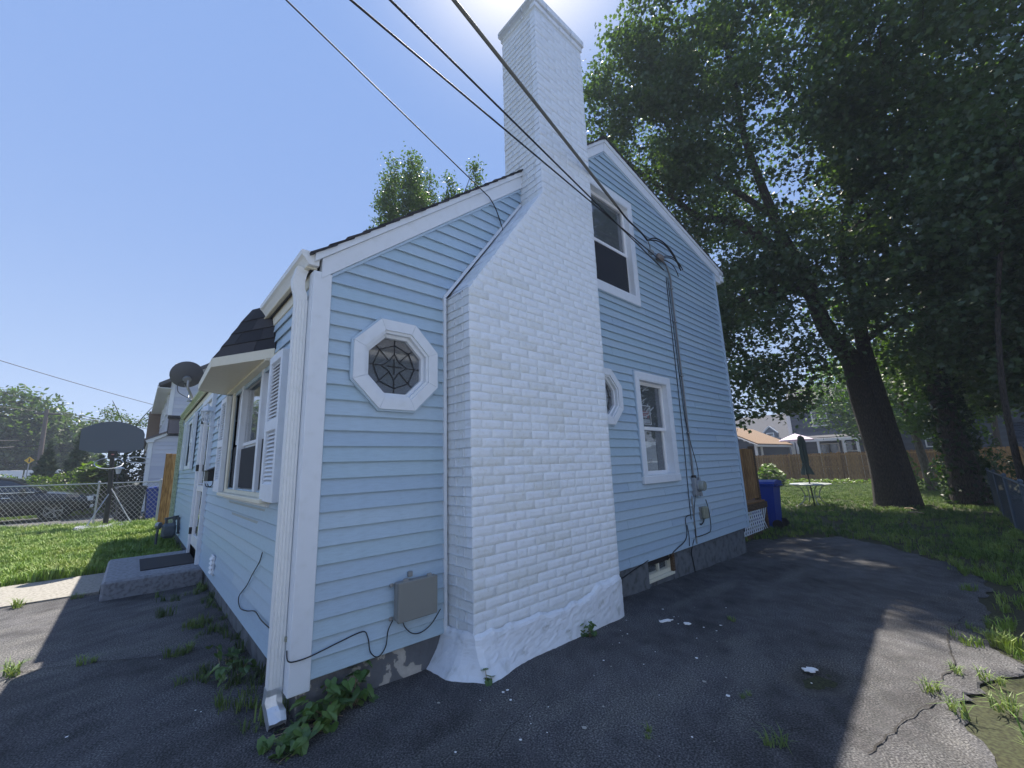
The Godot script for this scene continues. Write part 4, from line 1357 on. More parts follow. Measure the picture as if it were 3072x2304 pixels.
	for q in [[-0.05, "black drop cable running straight down the wall beside the grey conduit", [Vector3(5.04, 3.95, 0.03), Vector3(5.03, 3.2, 0.028), Vector3(5.02, 2.4, 0.028), Vector3(5.0, 1.4, 0.028), Vector3(4.97, 0.7, 0.028), Vector3(4.96, 0.36, 0.03)]],
		[0.0, "black drop cable crossing over the conduit in front of the meter", [Vector3(5.09, 3.95, 0.03), Vector3(5.1, 3.1, 0.028), Vector3(5.11, 2.4, 0.028), Vector3(5.13, 1.8, 0.028), Vector3(5.17, 1.4, 0.05), Vector3(5.22, 1.1, 0.075), Vector3(5.2, 0.9, 0.085), Vector3(5.1, 0.62, 0.05), Vector3(5.06, 0.4, 0.03), Vector3(5.05, 0.22, 0.03), Vector3(5.04, 0.13, 0.03), Vector3(5.12, 0.115, 0.03), Vector3(5.4, 0.12, 0.03), Vector3(5.54, 0.16, 0.03), Vector3(5.55, 0.4, 0.03), Vector3(5.5, 0.58, 0.025)]],
		[0.0, "black cable curving from the grey post of wires down to the basement window", [Vector3(4.95, 0.42, 0.03), Vector3(4.83, 0.41, 0.03), Vector3(4.79, 0.36, 0.03), Vector3(4.79, 0.2, 0.03), Vector3(4.7, 0.11, 0.03), Vector3(4.5, 0.06, 0.03), Vector3(4.36, 0.015, 0.02), Vector3(4.3, -0.06, -0.02)]],
		[0.0, "short black cable dropping from a wall bushing to the foundation edge", [Vector3(4.84, 0.3, 0.02), Vector3(4.83, 0.24, 0.03), Vector3(4.84, 0.14, 0.03), Vector3(4.83, 0.03, 0.025)]],
		[0.0, "thin dark ground wire running down the grey foundation", [Vector3(4.98, 0.1, 0.03), Vector3(4.93, 0.02, 0.02), Vector3(4.92, -0.08, 0.0), Vector3(4.95, -0.2, -0.002), Vector3(4.97, -0.34, 0.0)]],
		[0.0, "black cable lying along the foundation beside the chimney", [Vector3(2.8, -0.06, 0.02), Vector3(3.1, -0.07, 0.022), Vector3(3.45, -0.02, 0.022), Vector3(3.78, 0.03, 0.022)]]]:
		cable(q[1], q[2], 0.0058, M.cable)
	var post := MB.new()
	post.rbox(Vector3(5.045, 0.03, 0.016), Vector3(5.075, 0.66, 0.03), 0.003)
	obj("wire_guard", "narrow grey wire guard strip on the siding below the meter", "wire guard", post, M.metal)
	# junction box
	var j := thing("junction_box", "tan plastic junction box on the siding below the electric meter", "junction box", Vector3(5.33, 0.42, 0.012))
	mb = MB.new()
	mb.rbox(Vector3(-0.075, -0.09, 0.0), Vector3(0.06, 0.075, 0.03), 0.005)
	part(j, "back_plate", mb, M.box_grey)
	mb = MB.new()
	mb.rbox(Vector3(-0.07, -0.085, 0.031), Vector3(0.065, 0.08, 0.085), 0.012)
	part(j, "cover", mb, M.tan_box)
	mb = MB.new()
	mb.tube(curve([Vector3(-0.02, -0.085, 0.04), Vector3(-0.03, -0.13, 0.03), Vector3(-0.08, -0.16, 0.02), Vector3(-0.11, -0.15, 0.015)], 5), [0.008], 6)
	part(j, "pigtail", mb, M.black)
	cable("thin white cable hooked on the siding beside the tan junction box", [Vector3(5.36, 0.33, 0.03), Vector3(5.5, 0.33, 0.026), Vector3(5.62, 0.37, 0.026), Vector3(5.64, 0.44, 0.026), Vector3(5.62, 0.5, 0.024)], 0.003, M.white_clean)
	# overhead service lines
	cable("thin overhead cable tied to the rake board above the octagon window", sagged(Vector3(1.468, 3.704, 0.07), Vector3(-14.5, 6.4, 3.06), 0.02), 0.0055, M.cable, "overhead_cable", false)
	cable("loose end of overhead cable hanging from the rake board down the siding", [Vector3(1.468, 3.704, 0.07), Vector3(1.56, 3.64, 0.05), Vector3(1.65, 3.5, 0.03), Vector3(1.7, 3.32, 0.026)], 0.006, M.cable)
	cable("overhead telephone cable strung past the chimney to the weather head", sagged(Vector3(4.93, 4.1, 0.1), Vector3(-14.5, 2.88, 2.93), 0.0), 0.0075, M.cable, "overhead_cable", false)
	cable("second telephone cable strung close above the first to the conduit clamp", sagged(Vector3(4.86, 4.0, 0.09), Vector3(-14.5, 3.08, 3.69), 0.0), 0.008, M.cable, "overhead_cable", false)
	var th := thing("service_drop", "thick grey sleeved power line slanting past the chimney to the gable wall", "power line", Vector3(4.43, 4.33, 0.1))
	mb = MB.new()
	var P1 := Vector3(-0.85, 0.0, 0.08)
	mb.tube([Vector3(-0.95, 0.08, 0.12), Vector3(-3.9, 0.235, 0.67), Vector3(-9.0, 0.55, 1.62), Vector3(-18.5, 1.5, 3.4)], [0.0165], 8)
	part(th, "sleeve", mb, M.sleeve)
	mb = MB.new()
	mb.tube(curve([Vector3(-0.95, 0.08, 0.12), Vector3(-0.6, 0.055, 0.06), Vector3(-0.2, 0.04, 0.02), Vector3(0.0, 0.0, 0.0)], 6), [0.013], 6)
	part(th, "bare_end", mb, M.cable)
	for q in [[Vector3(0.0, 0.0, 0.0), Vector3(0.16, 0.08, 0.03), Vector3(0.38, 0.09, 0.05), Vector3(0.62, 0.03, 0.05), Vector3(0.8, -0.1, 0.05), Vector3(0.93, -0.2, 0.03)], [Vector3(0.0, 0.0, 0.0), Vector3(0.2, 0.05, 0.04), Vector3(0.42, 0.04, 0.06), Vector3(0.6, -0.02, 0.06), Vector3(0.76, -0.12, 0.06), Vector3(0.9, -0.2, 0.04)]]:
		mb = MB.new()
		mb.tube(curve(q, 6), [0.01], 6)
		part(th, "splice_wire", mb, M.cable)
	mb = MB.new()
	mb.tube([Vector3(0.02, 0.0, 0.0), Vector3(0.1, -0.07, -0.02), Vector3(0.18, -0.09, -0.07)], [0.008], 6)
	mb.rbox(Vector3(0.14, -0.13, -0.085), Vector3(0.24, -0.07, -0.03), 0.01)
	part(th, "wall_clamp", mb, M.metal)
	# satellite dish
	var d := thing("satellite_dish", "dark grey satellite dish on a bent arm above the front gutter", "satellite dish", Vector3(-0.13, 2.62, -7.2))
	var ax := Vector3(-0.12, 0.45, -0.88).normalized()
	var c := Vector3(-0.1, 0.44, 0.2)
	mb = MB.new()
	var pr := []
	for k in 9:
		var q := k / 8.0
		pr.append([0.255 * q, 0.055 * q * q])
	pr.append([0.262, 0.06]); pr.append([0.26, 0.066]); pr.append([0.25, 0.06])
	for k in 8:
		var q := 1.0 - (k + 1) / 8.0
		pr.append([0.25 * q, 0.055 * q * q + 0.006])
	mb.lathe(pr, c, ax, 28)
	part(d, "reflector", mb, M.dish)
	mb = MB.new()
	mb.lathe([[0.0, -0.03], [0.06, -0.03], [0.07, 0.0], [0.07, 0.02]], c - Y * 0.08, ax, 12)
	part(d, "mount_bracket", mb, M.metal)
	mb = MB.new()
	mb.tube(curve([Vector3(0.02, -0.02, 0.02), Vector3(0.0, 0.08, 0.09), Vector3(-0.07, 0.2, 0.2), Vector3(-0.08, 0.34, 0.21)], 6), [0.021], 8)
	part(d, "mast", mb, M.galv)
	for q in [[Vector3(-0.05, 0.14, 0.15), Vector3(-0.06, -0.02, 0.42)], [Vector3(-0.03, 0.12, 0.14), Vector3(0.1, 0.0, -0.25)]]:
		mb = MB.new()
		mb.tube(q, [0.009], 6)
		part(d, "brace", mb, M.galv)
	mb = MB.new()
	mb.rbox(Vector3(-0.05, -0.03, -0.06), Vector3(0.07, 0.0, 0.12), 0.004)
	part(d, "foot_plate", mb, M.galv)
	mb = MB.new()
	mb.tube([c - Y * 0.24 + ax * 0.05, c - Y * 0.2 + ax * 0.3, c - Y * 0.1 + ax * 0.42], [0.012], 6)
	mb.rbox(c - Y * 0.1 + ax * 0.42 - Vector3.ONE * 0.04, c - Y * 0.1 + ax * 0.42 + Vector3.ONE * 0.04, 0.01)
	part(d, "feed_arm", mb, M.galv)
	mb = MB.new()
	mb.tube(curve([c - Y * 0.1, c + Vector3(-0.12, -0.18, 0.04), c + Vector3(-0.1, -0.34, 0.02), Vector3(-0.03, 0.03, 0.04)], 6), [0.006], 5)
	part(d, "coax_cable", mb, M.cable)
	# wall lantern
	var l := thing("wall_lantern", "white coach lantern with clear glass on the wall beside the front door", "lantern", Vector3(-0.012, 1.85, -3.95))
	mb = MB.new()
	mb.rbox(Vector3(-0.012, -0.07, -0.05), Vector3(0.0, 0.07, 0.05), 0.006)
	part(l, "wall_plate", mb, M.white)
	mb = MB.new()
	mb.tube(curve([Vector3(-0.01, -0.02, 0), Vector3(-0.06, -0.035, 0), Vector3(-0.12, -0.02, 0), Vector3(-0.135, 0.01, 0)], 5), [0.011], 6)
	part(l, "arm", mb, M.white)
	var lc := Vector3(-0.135, 0.0, 0.0)
	mb = MB.new()
	mb.lathe([[0.0, 0.0], [0.03, 0.0], [0.04, 0.02], [0.04, 0.035]], lc, Y, 6)
	part(l, "base", mb, M.white)
	mb = MB.new()
	mb.lathe([[0.085, 0.165], [0.078, 0.185], [0.05, 0.225], [0.02, 0.24], [0.012, 0.262], [0.0, 0.275]], lc, Y, 6)
	mb.lathe([[0.0, 0.165], [0.085, 0.165]], lc, Y, 6)
	part(l, "cap", mb, M.white)
	for k in 6:
		var a0 := TAU * k / 6.0
		mb = MB.new()
		mb.tube([lc + Vector3(cos(a0) * 0.04, 0.03, sin(a0) * 0.04), lc + Vector3(cos(a0) * 0.07, 0.17, sin(a0) * 0.07)], [0.005], 5)
		part(l, "rib", mb, M.white)
		var a1 := TAU * (k + 1) / 6.0
		mb = MB.new()
		mb.quad(lc + Vector3(cos(a0) * 0.038, 0.03, sin(a0) * 0.038), lc + Vector3(cos(a1) * 0.038, 0.03, sin(a1) * 0.038), lc + Vector3(cos(a1) * 0.067, 0.165, sin(a1) * 0.067), lc + Vector3(cos(a0) * 0.067, 0.165, sin(a0) * 0.067))
		part(l, "glass_pane", mb, M.glass)
	mb = MB.new()
	mb.lathe([[0.0, 0.04], [0.02, 0.045], [0.028, 0.09], [0.02, 0.12], [0.0, 0.125]], lc, Y, 10)
	part(l, "bulb", mb, M.lamp_clear)
	# mailbox
	var m := thing("mailbox", "black metal mailbox with a slanted lid on the wall next to a shutter", "mailbox", Vector3(-0.012, 1.11, -3.6))
	mb = MB.new()
	mb.prism(PackedVector2Array([Vector2(-0.11, 0.0), Vector2(0.0, 0.0), Vector2(0.0, 0.17), Vector2(-0.11, 0.12)]), Vector3.ZERO, X, Y, Z, -0.18, 0.18)
	part(m, "body", mb, M.black)
	mb = MB.new()
	mb.obox(Transform3D(Basis(Z, 0.42), Vector3(-0.06, 0.152, 0)), Vector3(0.15, 0.008, 0.385))
	part(m, "lid", mb, M.black)
	for z in [-0.12, 0.12]:
		mb = MB.new()
		mb.tube(curve([Vector3(-0.02, 0.0, z), Vector3(-0.03, -0.06, z), Vector3(-0.08, -0.07, z), Vector3(-0.1, -0.03, z)], 4), [0.005], 5)
		part(m, "paper_hook", mb, M.black)
	# small vent cover
	var v := thing("vent_cover", "small white louvred vent cover set low in the front siding", "vent", Vector3(-0.016, 0.2, -3.12))
	mb = MB.new()
	mb.rbox(Vector3(-0.02, -0.1, -0.09), Vector3(0.0, 0.1, 0.09), 0.004)
	part(v, "frame", mb, M.white)
	for k in 4:
		mb = MB.new()
		mb.obox(Transform3D(Basis(Z, -0.6), Vector3(-0.024, -0.07 + k * 0.046, 0)), Vector3(0.006, 0.04, 0.15))
		part(v, "louvre", mb, M.white)
	# gas meter
	var g := thing("gas_meter", "grey gas meter with pipes standing in the grass at the house corner", "gas meter", Vector3(-0.17, 0.0, -7.9))
	mb = MB.new()
	mb.rbox(Vector3(-0.12, 0.02, -0.1), Vector3(0.1, 0.29, 0.1), 0.045)
	part(g, "body", mb, mt(srgb(86, 94, 102), 0.5))
	mb = MB.new()
	mb.lathe([[0.0, 0.0], [0.085, 0.0], [0.085, 0.02], [0.0, 0.03]], Vector3(-0.01, 0.15, 0.1), Z, 16)
	part(g, "face_plate", mb, mt(srgb(78, 86, 94), 0.5))
	mb = MB.new()
	mb.lathe([[0.0, -0.03], [0.06, -0.03], [0.06, 0.03], [0.0, 0.03]], Vector3(-0.17, 0.27, 0.02), Vector3(0.8, 0, 0.6), 12)
	part(g, "regulator", mb, M.metal)
	for q in [[[Vector3(-0.06, 0.28, 0), Vector3(-0.06, 0.38, 0), Vector3(0.06, 0.4, 0), Vector3(0.1, 0.4, -0.06)], 0.024], [[Vector3(0.06, 0.28, 0), Vector3(0.06, 0.36, 0), Vector3(0.12, 0.37, 0), Vector3(0.14, 0.1, 0.02), Vector3(0.19, 0.1, 0.02)], 0.022], [[Vector3(-0.17, 0.26, 0.02), Vector3(-0.18, 0.1, 0.02), Vector3(-0.18, -0.2, 0.02)], 0.02]]:
		mb = MB.new()
		mb.tube(q[0], [q[1]], 8)
		for p in q[0]:
			mb.lathe([[0.0, -0.02], [q[1] * 1.35, -0.02], [q[1] * 1.35, 0.02], [0.0, 0.02]], p, Y, 8)
		part(g, "pipe", mb, mt(srgb(74, 80, 86), 0.5))
	# door step and mat
	var st := MB.new()
	st.rbox(Vector3(-0.93, -0.4, -5.93), Vector3(0.028, 0.02, -4.13), 0.025)
	obj("door_step", "painted grey concrete door step in front of the storm door", "step", st, M.step_paint)
	var mm := MB.new()
	mm.rbox(Vector3(-0.6, 0.022, -5.5), Vector3(-0.03, 0.032, -4.52), 0.004)
	obj("door_mat", "dark rubber door mat lying on the grey concrete step", "mat", mm, M.mat)

var maple_leaf: ArrayMesh
var small_leaf: ArrayMesh
var spray: ArrayMesh

func leaf_shapes() -> void:
	# a five-lobed leaf, slightly folded along its vein
	var o := [[0.0, -0.5], [0.12, -0.3], [0.42, -0.28], [0.3, -0.06], [0.56, 0.14], [0.24, 0.16], [0.16, 0.34], [0.0, 0.62]]
	var mb := MB.new()
	for s in [-1.0, 1.0]:
		for i in o.size() - 1:
			var a := Vector3(o[i][0] * s, absf(o[i][0]) * 0.25, o[i][1])
			var b := Vector3(o[i + 1][0] * s, absf(o[i + 1][0]) * 0.25, o[i + 1][1])
			if s > 0: mb.tri(Vector3(0, 0, 0.05), b, a)
			else: mb.tri(Vector3(0, 0, 0.05), a, b)
	maple_leaf = mb.mesh()
	mb = MB.new()
	for s in [-1.0, 1.0]:
		var pts := [Vector3(0, 0, -0.5), Vector3(0.24 * s, 0.06, -0.1), Vector3(0.2 * s, 0.05, 0.2), Vector3(0, -0.03, 0.55)]
		for i in 2:
			if s > 0: mb.tri(pts[0], pts[i + 2], pts[i + 1])
			else: mb.tri(pts[0], pts[i + 1], pts[i + 2])
	small_leaf = mb.mesh()
	# a flat feathery spray for evergreens
	mb = MB.new()
	for k in 7:
		var a := (k - 3) * 0.32
		var d := Vector3(sin(a), cos(a), 0.12 * sin(k * 2.1))
		var w := Vector3(cos(a), -sin(a), 0.0) * 0.07
		var base := Vector3(0, -0.3 + 0.06 * absf(k - 3), 0)
		mb.tri(base - w, base + w, base + d * 0.75)
	spray = mb.mesh()

func any_turn(r: RandomNumberGenerator, flat: float) -> Basis:
	var n := Vector3(r.randf_range(-1, 1), r.randf_range(-1, 1), r.randf_range(-1, 1)).lerp(Vector3(0, 1, 0), flat)
	if n.length() < 0.05: n = Y
	n = n.normalized()
	var s := n.cross(Vector3(r.randf_range(-1, 1), r.randf_range(-1, 1), r.randf_range(-1, 1)))
	if s.length() < 0.05: s = n.cross(X)
	s = s.normalized()
	return Basis(s, n, s.cross(n))

# limbs: [points, r0, r1]; blobs: [centre, radii, tips]; o: leaves, size, tints, spread, twig
func broad_tree(called: String, label: String, limbs: Array, blobs: Array, o: Dictionary) -> Node3D:
	var r := RandomNumberGenerator.new()
	r.seed = o.get("seed", 1)
	var base: Vector3 = limbs[0][0][0]
	var T := thing(called, label, "tree", base, o.get("group", ""))
	var wood := MB.new()
	var nodes := PackedVector3Array()
	for L in limbs:
		var c := curve(L[0], 4)
		var rad := []
		var loc := []
		for i in c.size():
			rad.append(lerpf(L[1], L[2], pow(float(i) / (c.size() - 1), 0.8)))
			loc.append(c[i] - base)
			if i > 0 and L[3] if L.size() > 3 else i > 2: nodes.append(c[i])
		if L.size() > 4:   # root flare
			for i in mini(4, rad.size()):
				rad[i] = rad[i] * (1.0 + L[4] * pow(1.0 - i / 4.0, 2.0))
		wood.tube(loc, rad, 10 if L[1] > 0.15 else 6)
	var tips := []
	var gate := FastNoiseLite.new()
	gate.seed = o.get("seed", 1); gate.frequency = o.get("clump", 0.32); gate.fractal_octaves = 2
	for B in blobs:
		var got := 0
		var tries := 0
		while got < B[2] and tries < B[2] * 8:
			tries += 1
			var d := Vector3(r.randf_range(-1, 1), r.randf_range(-1, 1), r.randf_range(-1, 1))
			var l := d.length()
			if l > 1.0 or l < o.get("hollow", 0.35): continue
			var p: Vector3 = B[0] + d * (B[1] as Vector3)
			if gate.get_noise_3dv(p) < o.get("gate", -0.08): continue
			var nd := 1e9
			for q in range(0, nodes.size(), 2):
				nd = minf(nd, nodes[q].distance_squared_to(p))
			tips.append([p, nd]); got += 1
	tips.sort_custom(func(a, b): return a[1] < b[1])
	var tr := []
	var cl := []
	var per: int = o.get("leaves", 60)
	var sz: float = o.get("size", 0.13)
	var tints: Array = o.get("tints", [Color(0.05, 0.1, 0.03), Color(0.08, 0.14, 0.04)])
	var spread: float = o.get("spread", 0.5)
	for tp in tips:
		var p: Vector3 = tp[0]
		var best := 1e9
		var bn := nodes[0]
		for q in nodes:
			var dd := q.distance_squared_to(p)
			if q.y > p.y + 0.5: dd *= 1.6
			if dd < best:
				best = dd; bn = q
		var len := sqrt(best)
		var m1 := bn.lerp(p, 0.35) + Vector3(r.randf_range(-1, 1), r.randf_range(0.0, 1.0), r.randf_range(-1, 1)) * len * 0.12
		var m2 := bn.lerp(p, 0.7) + Vector3(r.randf_range(-1, 1), r.randf_range(-0.2, 0.8), r.randf_range(-1, 1)) * len * 0.1
		if len > 0.25:
			var w: float = o.get("twig", 0.011) * clampf(len, 0.6, 4.0)
			wood.tube([bn - base, m1 - base, m2 - base, p - base], [w, w * 0.75, w * 0.5, w * 0.25], 4, false)
			nodes.append(m1); nodes.append(m2)
		nodes.append(p)
		var tint: Color = tints[r.randi() % tints.size()].lerp(tints[r.randi() % tints.size()], r.randf())
		for k in per:
			var t := r.randf()
			var at := m2.lerp(p, 0.25 + t * 0.9) + Vector3(r.randfn(0, 1), r.randfn(0, 0.6) - 0.15, r.randfn(0, 1)) * spread * 0.5
			var s := sz * r.randf_range(0.65, 1.2)
			tr.append(Transform3D(any_turn(r, o.get("flat", 0.45)).scaled(Vector3.ONE * s), at - base))
			var j := r.randf_range(0.8, 1.25)
			cl.append(Color(tint.r * j, tint.g * j, tint.b * j))
	part(T, "trunk", wood, o.get("bark", M.bark))
	var cr := multi(T, "crown", o.get("shape", maple_leaf), M.leaf, tr, cl)
	cr.set_meta("kind", "stuff")
	return T

# a shrub: stems and leaves near the surface of rounded blobs
func shrub(called: String, label: String, category: String, at: Vector3, blobs: Array, o: Dictionary) -> Node3D:
	var r := RandomNumberGenerator.new()
	r.seed = o.get("seed", 5)
	var T := thing(called, label, category, at, o.get("group", ""))
	var wood := MB.new()
	var tr := []
	var cl := []
	var tints: Array = o.get("tints", [Color(0.06, 0.12, 0.03), Color(0.1, 0.17, 0.04)])
	var gate := FastNoiseLite.new()
	gate.seed = o.get("seed", 5); gate.frequency = o.get("clump", 1.3)
	for B in blobs:
		var n: int = B[2]
		for k in n:
			var d := Vector3(r.randfn(0, 1), r.randfn(0, 1), r.randfn(0, 1)).normalized() * pow(r.randf(), o.get("shell", 0.22))
			var p: Vector3 = B[0] + d * (B[1] as Vector3)
			if p.y < 0.02: p.y = r.randf_range(0.02, 0.2)
			var g := gate.get_noise_3dv(p + at)
			p += d * g * o.get("rough", 0.25) * (B[1] as Vector3).length() * 0.5
			if g < o.get("gate", -0.5): continue
			var t: Color = tints[r.randi() % tints.size()].lerp(tints[r.randi() % tints.size()], r.randf())
			var j := r.randf_range(0.75, 1.25)
			var bs := any_turn(r, o.get("flat", 0.4))
			if o.get("upright", false):
				bs = Basis(Y, r.randf() * TAU) * Basis(X, r.randf_range(-0.5, 0.5))
			tr.append(Transform3D(bs.scaled(Vector3.ONE * float(o.get("size", 0.09)) * r.randf_range(0.6, 1.3)), p))
			cl.append(Color(t.r * j, t.g * j, t.b * j))
		for k in maxi(2, int(n / 600.0)):
			var d := Vector3(r.randf_range(-0.6, 0.6), r.randf_range(-0.3, 0.6), r.randf_range(-0.6, 0.6))
			var root := Vector3(B[0].x * 0.8 + r.randf_range(-0.1, 0.1), -0.05, B[0].z * 0.8 + r.randf_range(-0.1, 0.1))
			var tip: Vector3 = B[0] + d * (B[1] as Vector3)
			wood.tube([root, root.lerp(tip, 0.5) + Vector3(r.randf_range(-0.1, 0.1), 0.05, r.randf_range(-0.1, 0.1)), tip], [0.025, 0.018, 0.006], 5, false)
	part(T, "stem", wood, o.get("bark", M.bark))
	var cr := multi(T, "foliage", o.get("shape", small_leaf), o.get("mat", M.leaf), tr, cl)
	cr.set_meta("kind", "stuff")
	return T

func trees() -> void:
	leaf_shapes()
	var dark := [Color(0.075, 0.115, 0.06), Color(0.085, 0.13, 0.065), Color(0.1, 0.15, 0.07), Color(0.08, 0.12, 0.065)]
	# the big maple at the end of the garden
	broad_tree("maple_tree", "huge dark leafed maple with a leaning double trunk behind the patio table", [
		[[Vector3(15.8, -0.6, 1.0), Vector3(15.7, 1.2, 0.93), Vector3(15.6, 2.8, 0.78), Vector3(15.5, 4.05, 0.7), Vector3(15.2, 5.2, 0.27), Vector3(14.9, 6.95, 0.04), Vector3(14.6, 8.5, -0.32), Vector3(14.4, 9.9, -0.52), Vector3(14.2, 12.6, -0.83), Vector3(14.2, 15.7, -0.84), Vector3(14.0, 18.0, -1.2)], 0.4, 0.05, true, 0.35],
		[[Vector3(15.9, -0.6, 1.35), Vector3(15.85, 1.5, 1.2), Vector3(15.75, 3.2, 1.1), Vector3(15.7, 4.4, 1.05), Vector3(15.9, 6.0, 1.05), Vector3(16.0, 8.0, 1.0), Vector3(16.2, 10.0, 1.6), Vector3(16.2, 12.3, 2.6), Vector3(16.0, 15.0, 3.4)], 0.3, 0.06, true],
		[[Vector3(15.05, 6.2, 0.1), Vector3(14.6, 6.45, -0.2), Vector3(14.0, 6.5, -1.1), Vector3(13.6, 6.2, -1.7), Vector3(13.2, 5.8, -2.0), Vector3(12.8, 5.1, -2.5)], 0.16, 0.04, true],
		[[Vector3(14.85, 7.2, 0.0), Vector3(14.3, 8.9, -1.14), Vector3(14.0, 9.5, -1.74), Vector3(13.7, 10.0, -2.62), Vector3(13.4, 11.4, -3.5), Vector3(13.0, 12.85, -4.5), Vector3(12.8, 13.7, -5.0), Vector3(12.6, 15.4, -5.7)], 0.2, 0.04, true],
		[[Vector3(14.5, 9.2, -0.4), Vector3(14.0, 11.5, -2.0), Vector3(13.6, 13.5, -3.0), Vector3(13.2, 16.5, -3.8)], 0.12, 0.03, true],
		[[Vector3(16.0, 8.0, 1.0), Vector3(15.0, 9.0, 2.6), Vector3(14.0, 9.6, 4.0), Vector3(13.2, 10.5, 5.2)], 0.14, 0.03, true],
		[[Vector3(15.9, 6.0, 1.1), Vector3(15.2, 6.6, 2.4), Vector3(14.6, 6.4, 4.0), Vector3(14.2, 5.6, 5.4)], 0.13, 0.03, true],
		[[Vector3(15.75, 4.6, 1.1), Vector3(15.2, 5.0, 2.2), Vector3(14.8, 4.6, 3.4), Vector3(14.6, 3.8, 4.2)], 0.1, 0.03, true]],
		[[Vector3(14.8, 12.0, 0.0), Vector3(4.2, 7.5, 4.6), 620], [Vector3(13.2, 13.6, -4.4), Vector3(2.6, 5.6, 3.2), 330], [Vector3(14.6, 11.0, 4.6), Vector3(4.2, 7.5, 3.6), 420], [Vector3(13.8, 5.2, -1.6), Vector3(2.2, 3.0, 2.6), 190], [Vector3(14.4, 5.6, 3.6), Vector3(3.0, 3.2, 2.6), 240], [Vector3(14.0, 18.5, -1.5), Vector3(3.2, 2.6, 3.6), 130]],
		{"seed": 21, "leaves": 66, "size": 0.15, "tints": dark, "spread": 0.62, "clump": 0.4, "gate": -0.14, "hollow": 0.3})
	# second trunk further right, its branches hanging low
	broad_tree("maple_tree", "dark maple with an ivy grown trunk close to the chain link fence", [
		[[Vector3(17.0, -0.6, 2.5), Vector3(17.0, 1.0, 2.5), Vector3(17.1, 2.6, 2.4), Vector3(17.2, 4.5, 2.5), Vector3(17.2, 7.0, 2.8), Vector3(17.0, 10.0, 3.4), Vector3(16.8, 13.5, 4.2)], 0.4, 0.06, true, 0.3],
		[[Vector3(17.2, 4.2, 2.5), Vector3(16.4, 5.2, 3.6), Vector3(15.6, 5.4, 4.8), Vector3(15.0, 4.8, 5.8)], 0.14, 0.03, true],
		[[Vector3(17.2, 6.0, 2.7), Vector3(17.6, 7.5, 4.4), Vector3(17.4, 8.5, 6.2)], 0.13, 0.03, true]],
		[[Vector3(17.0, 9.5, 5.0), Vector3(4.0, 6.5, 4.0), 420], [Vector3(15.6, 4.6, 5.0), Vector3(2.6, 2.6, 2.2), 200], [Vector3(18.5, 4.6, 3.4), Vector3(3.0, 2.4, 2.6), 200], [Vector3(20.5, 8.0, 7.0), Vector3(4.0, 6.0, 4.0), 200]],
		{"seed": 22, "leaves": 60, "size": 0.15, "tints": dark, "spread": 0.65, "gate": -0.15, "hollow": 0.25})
	# thin dark trunk beside the shed
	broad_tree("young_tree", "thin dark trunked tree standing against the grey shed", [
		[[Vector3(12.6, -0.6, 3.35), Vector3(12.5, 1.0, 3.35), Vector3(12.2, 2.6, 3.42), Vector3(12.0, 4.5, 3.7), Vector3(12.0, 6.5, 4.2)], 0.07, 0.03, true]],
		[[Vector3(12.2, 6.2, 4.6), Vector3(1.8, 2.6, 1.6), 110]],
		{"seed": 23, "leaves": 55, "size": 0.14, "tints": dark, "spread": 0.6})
	# pale trunk behind, before the fence
	broad_tree("pale_tree", "pale barked tree behind the maples lit by the sun on one side", [
		[[Vector3(24.0, -0.7, 1.45), Vector3(24.0, 0.6, 1.35), Vector3(24.1, 2.2, 1.2), Vector3(24.2, 4.5, 0.9), Vector3(24.4, 7.5, 0.8)], 0.2, 0.06, true, 0.4],
		[[Vector3(24.1, 2.6, 1.2), Vector3(24.4, 4.2, 2.0), Vector3(24.6, 6.2, 2.6)], 0.09, 0.03, true]],
		[[Vector3(24.4, 6.5, 1.4), Vector3(3.4, 3.2, 3.4), 190], [Vector3(23.2, 3.0, 2.4), Vector3(1.6, 1.2, 1.6), 60]],
		{"seed": 24, "leaves": 45, "size": 0.17, "bark": M.bark_pale, "tints": [Color(0.09, 0.16, 0.04), Color(0.12, 0.2, 0.05)], "spread": 0.7})
	# trees beyond the back fence
	var g3 := "trees beyond the back fence"
	for q in [["leafy tree with sunlit leaves beyond the fence near the navy house", Vector3(37.0, -0.6, -2.0), 6.0, 3.0, 31], ["tall tree rising behind the wooden fence past the pale trunk", Vector3(40.0, -0.6, 4.0), 8.0, 4.2, 32], ["round topped tree beyond the fence behind the shed", Vector3(34.0, -0.6, 9.0), 7.5, 4.0, 33]]:
		var b: Vector3 = q[1]
		var h: float = q[2]
		broad_tree("garden_tree", q[0], [[[b, b + Vector3(0.1, h * 0.3, 0), b + Vector3(-0.1, h * 0.7, 0.2), b + Vector3(0, h * 1.2, 0)], 0.22, 0.05, true]],
			[[b + Vector3(0, h, 0), Vector3(q[3], h * 0.55, q[3]), 200]], {"seed": q[4], "leaves": 36, "size": 0.3, "tints": [Color(0.08, 0.15, 0.04), Color(0.11, 0.19, 0.05)], "spread": 1.1, "group": g3, "shape": small_leaf})
	# the tree whose upright shoots show over the roof beside the chimney
	var b := Vector3(8.6, -0.4, -13.0)
	var limbs := [[[b, b + Vector3(0, 3, 0), b + Vector3(0.1, 7, 0), b + Vector3(0, 11, 0)], 0.22, 0.08, true]]
	var blobs := [[b + Vector3(0, 10.5, 0), Vector3(3.4, 3.0, 3.0), 130]]
	var rr := RandomNumberGenerator.new()
	rr.seed = 44
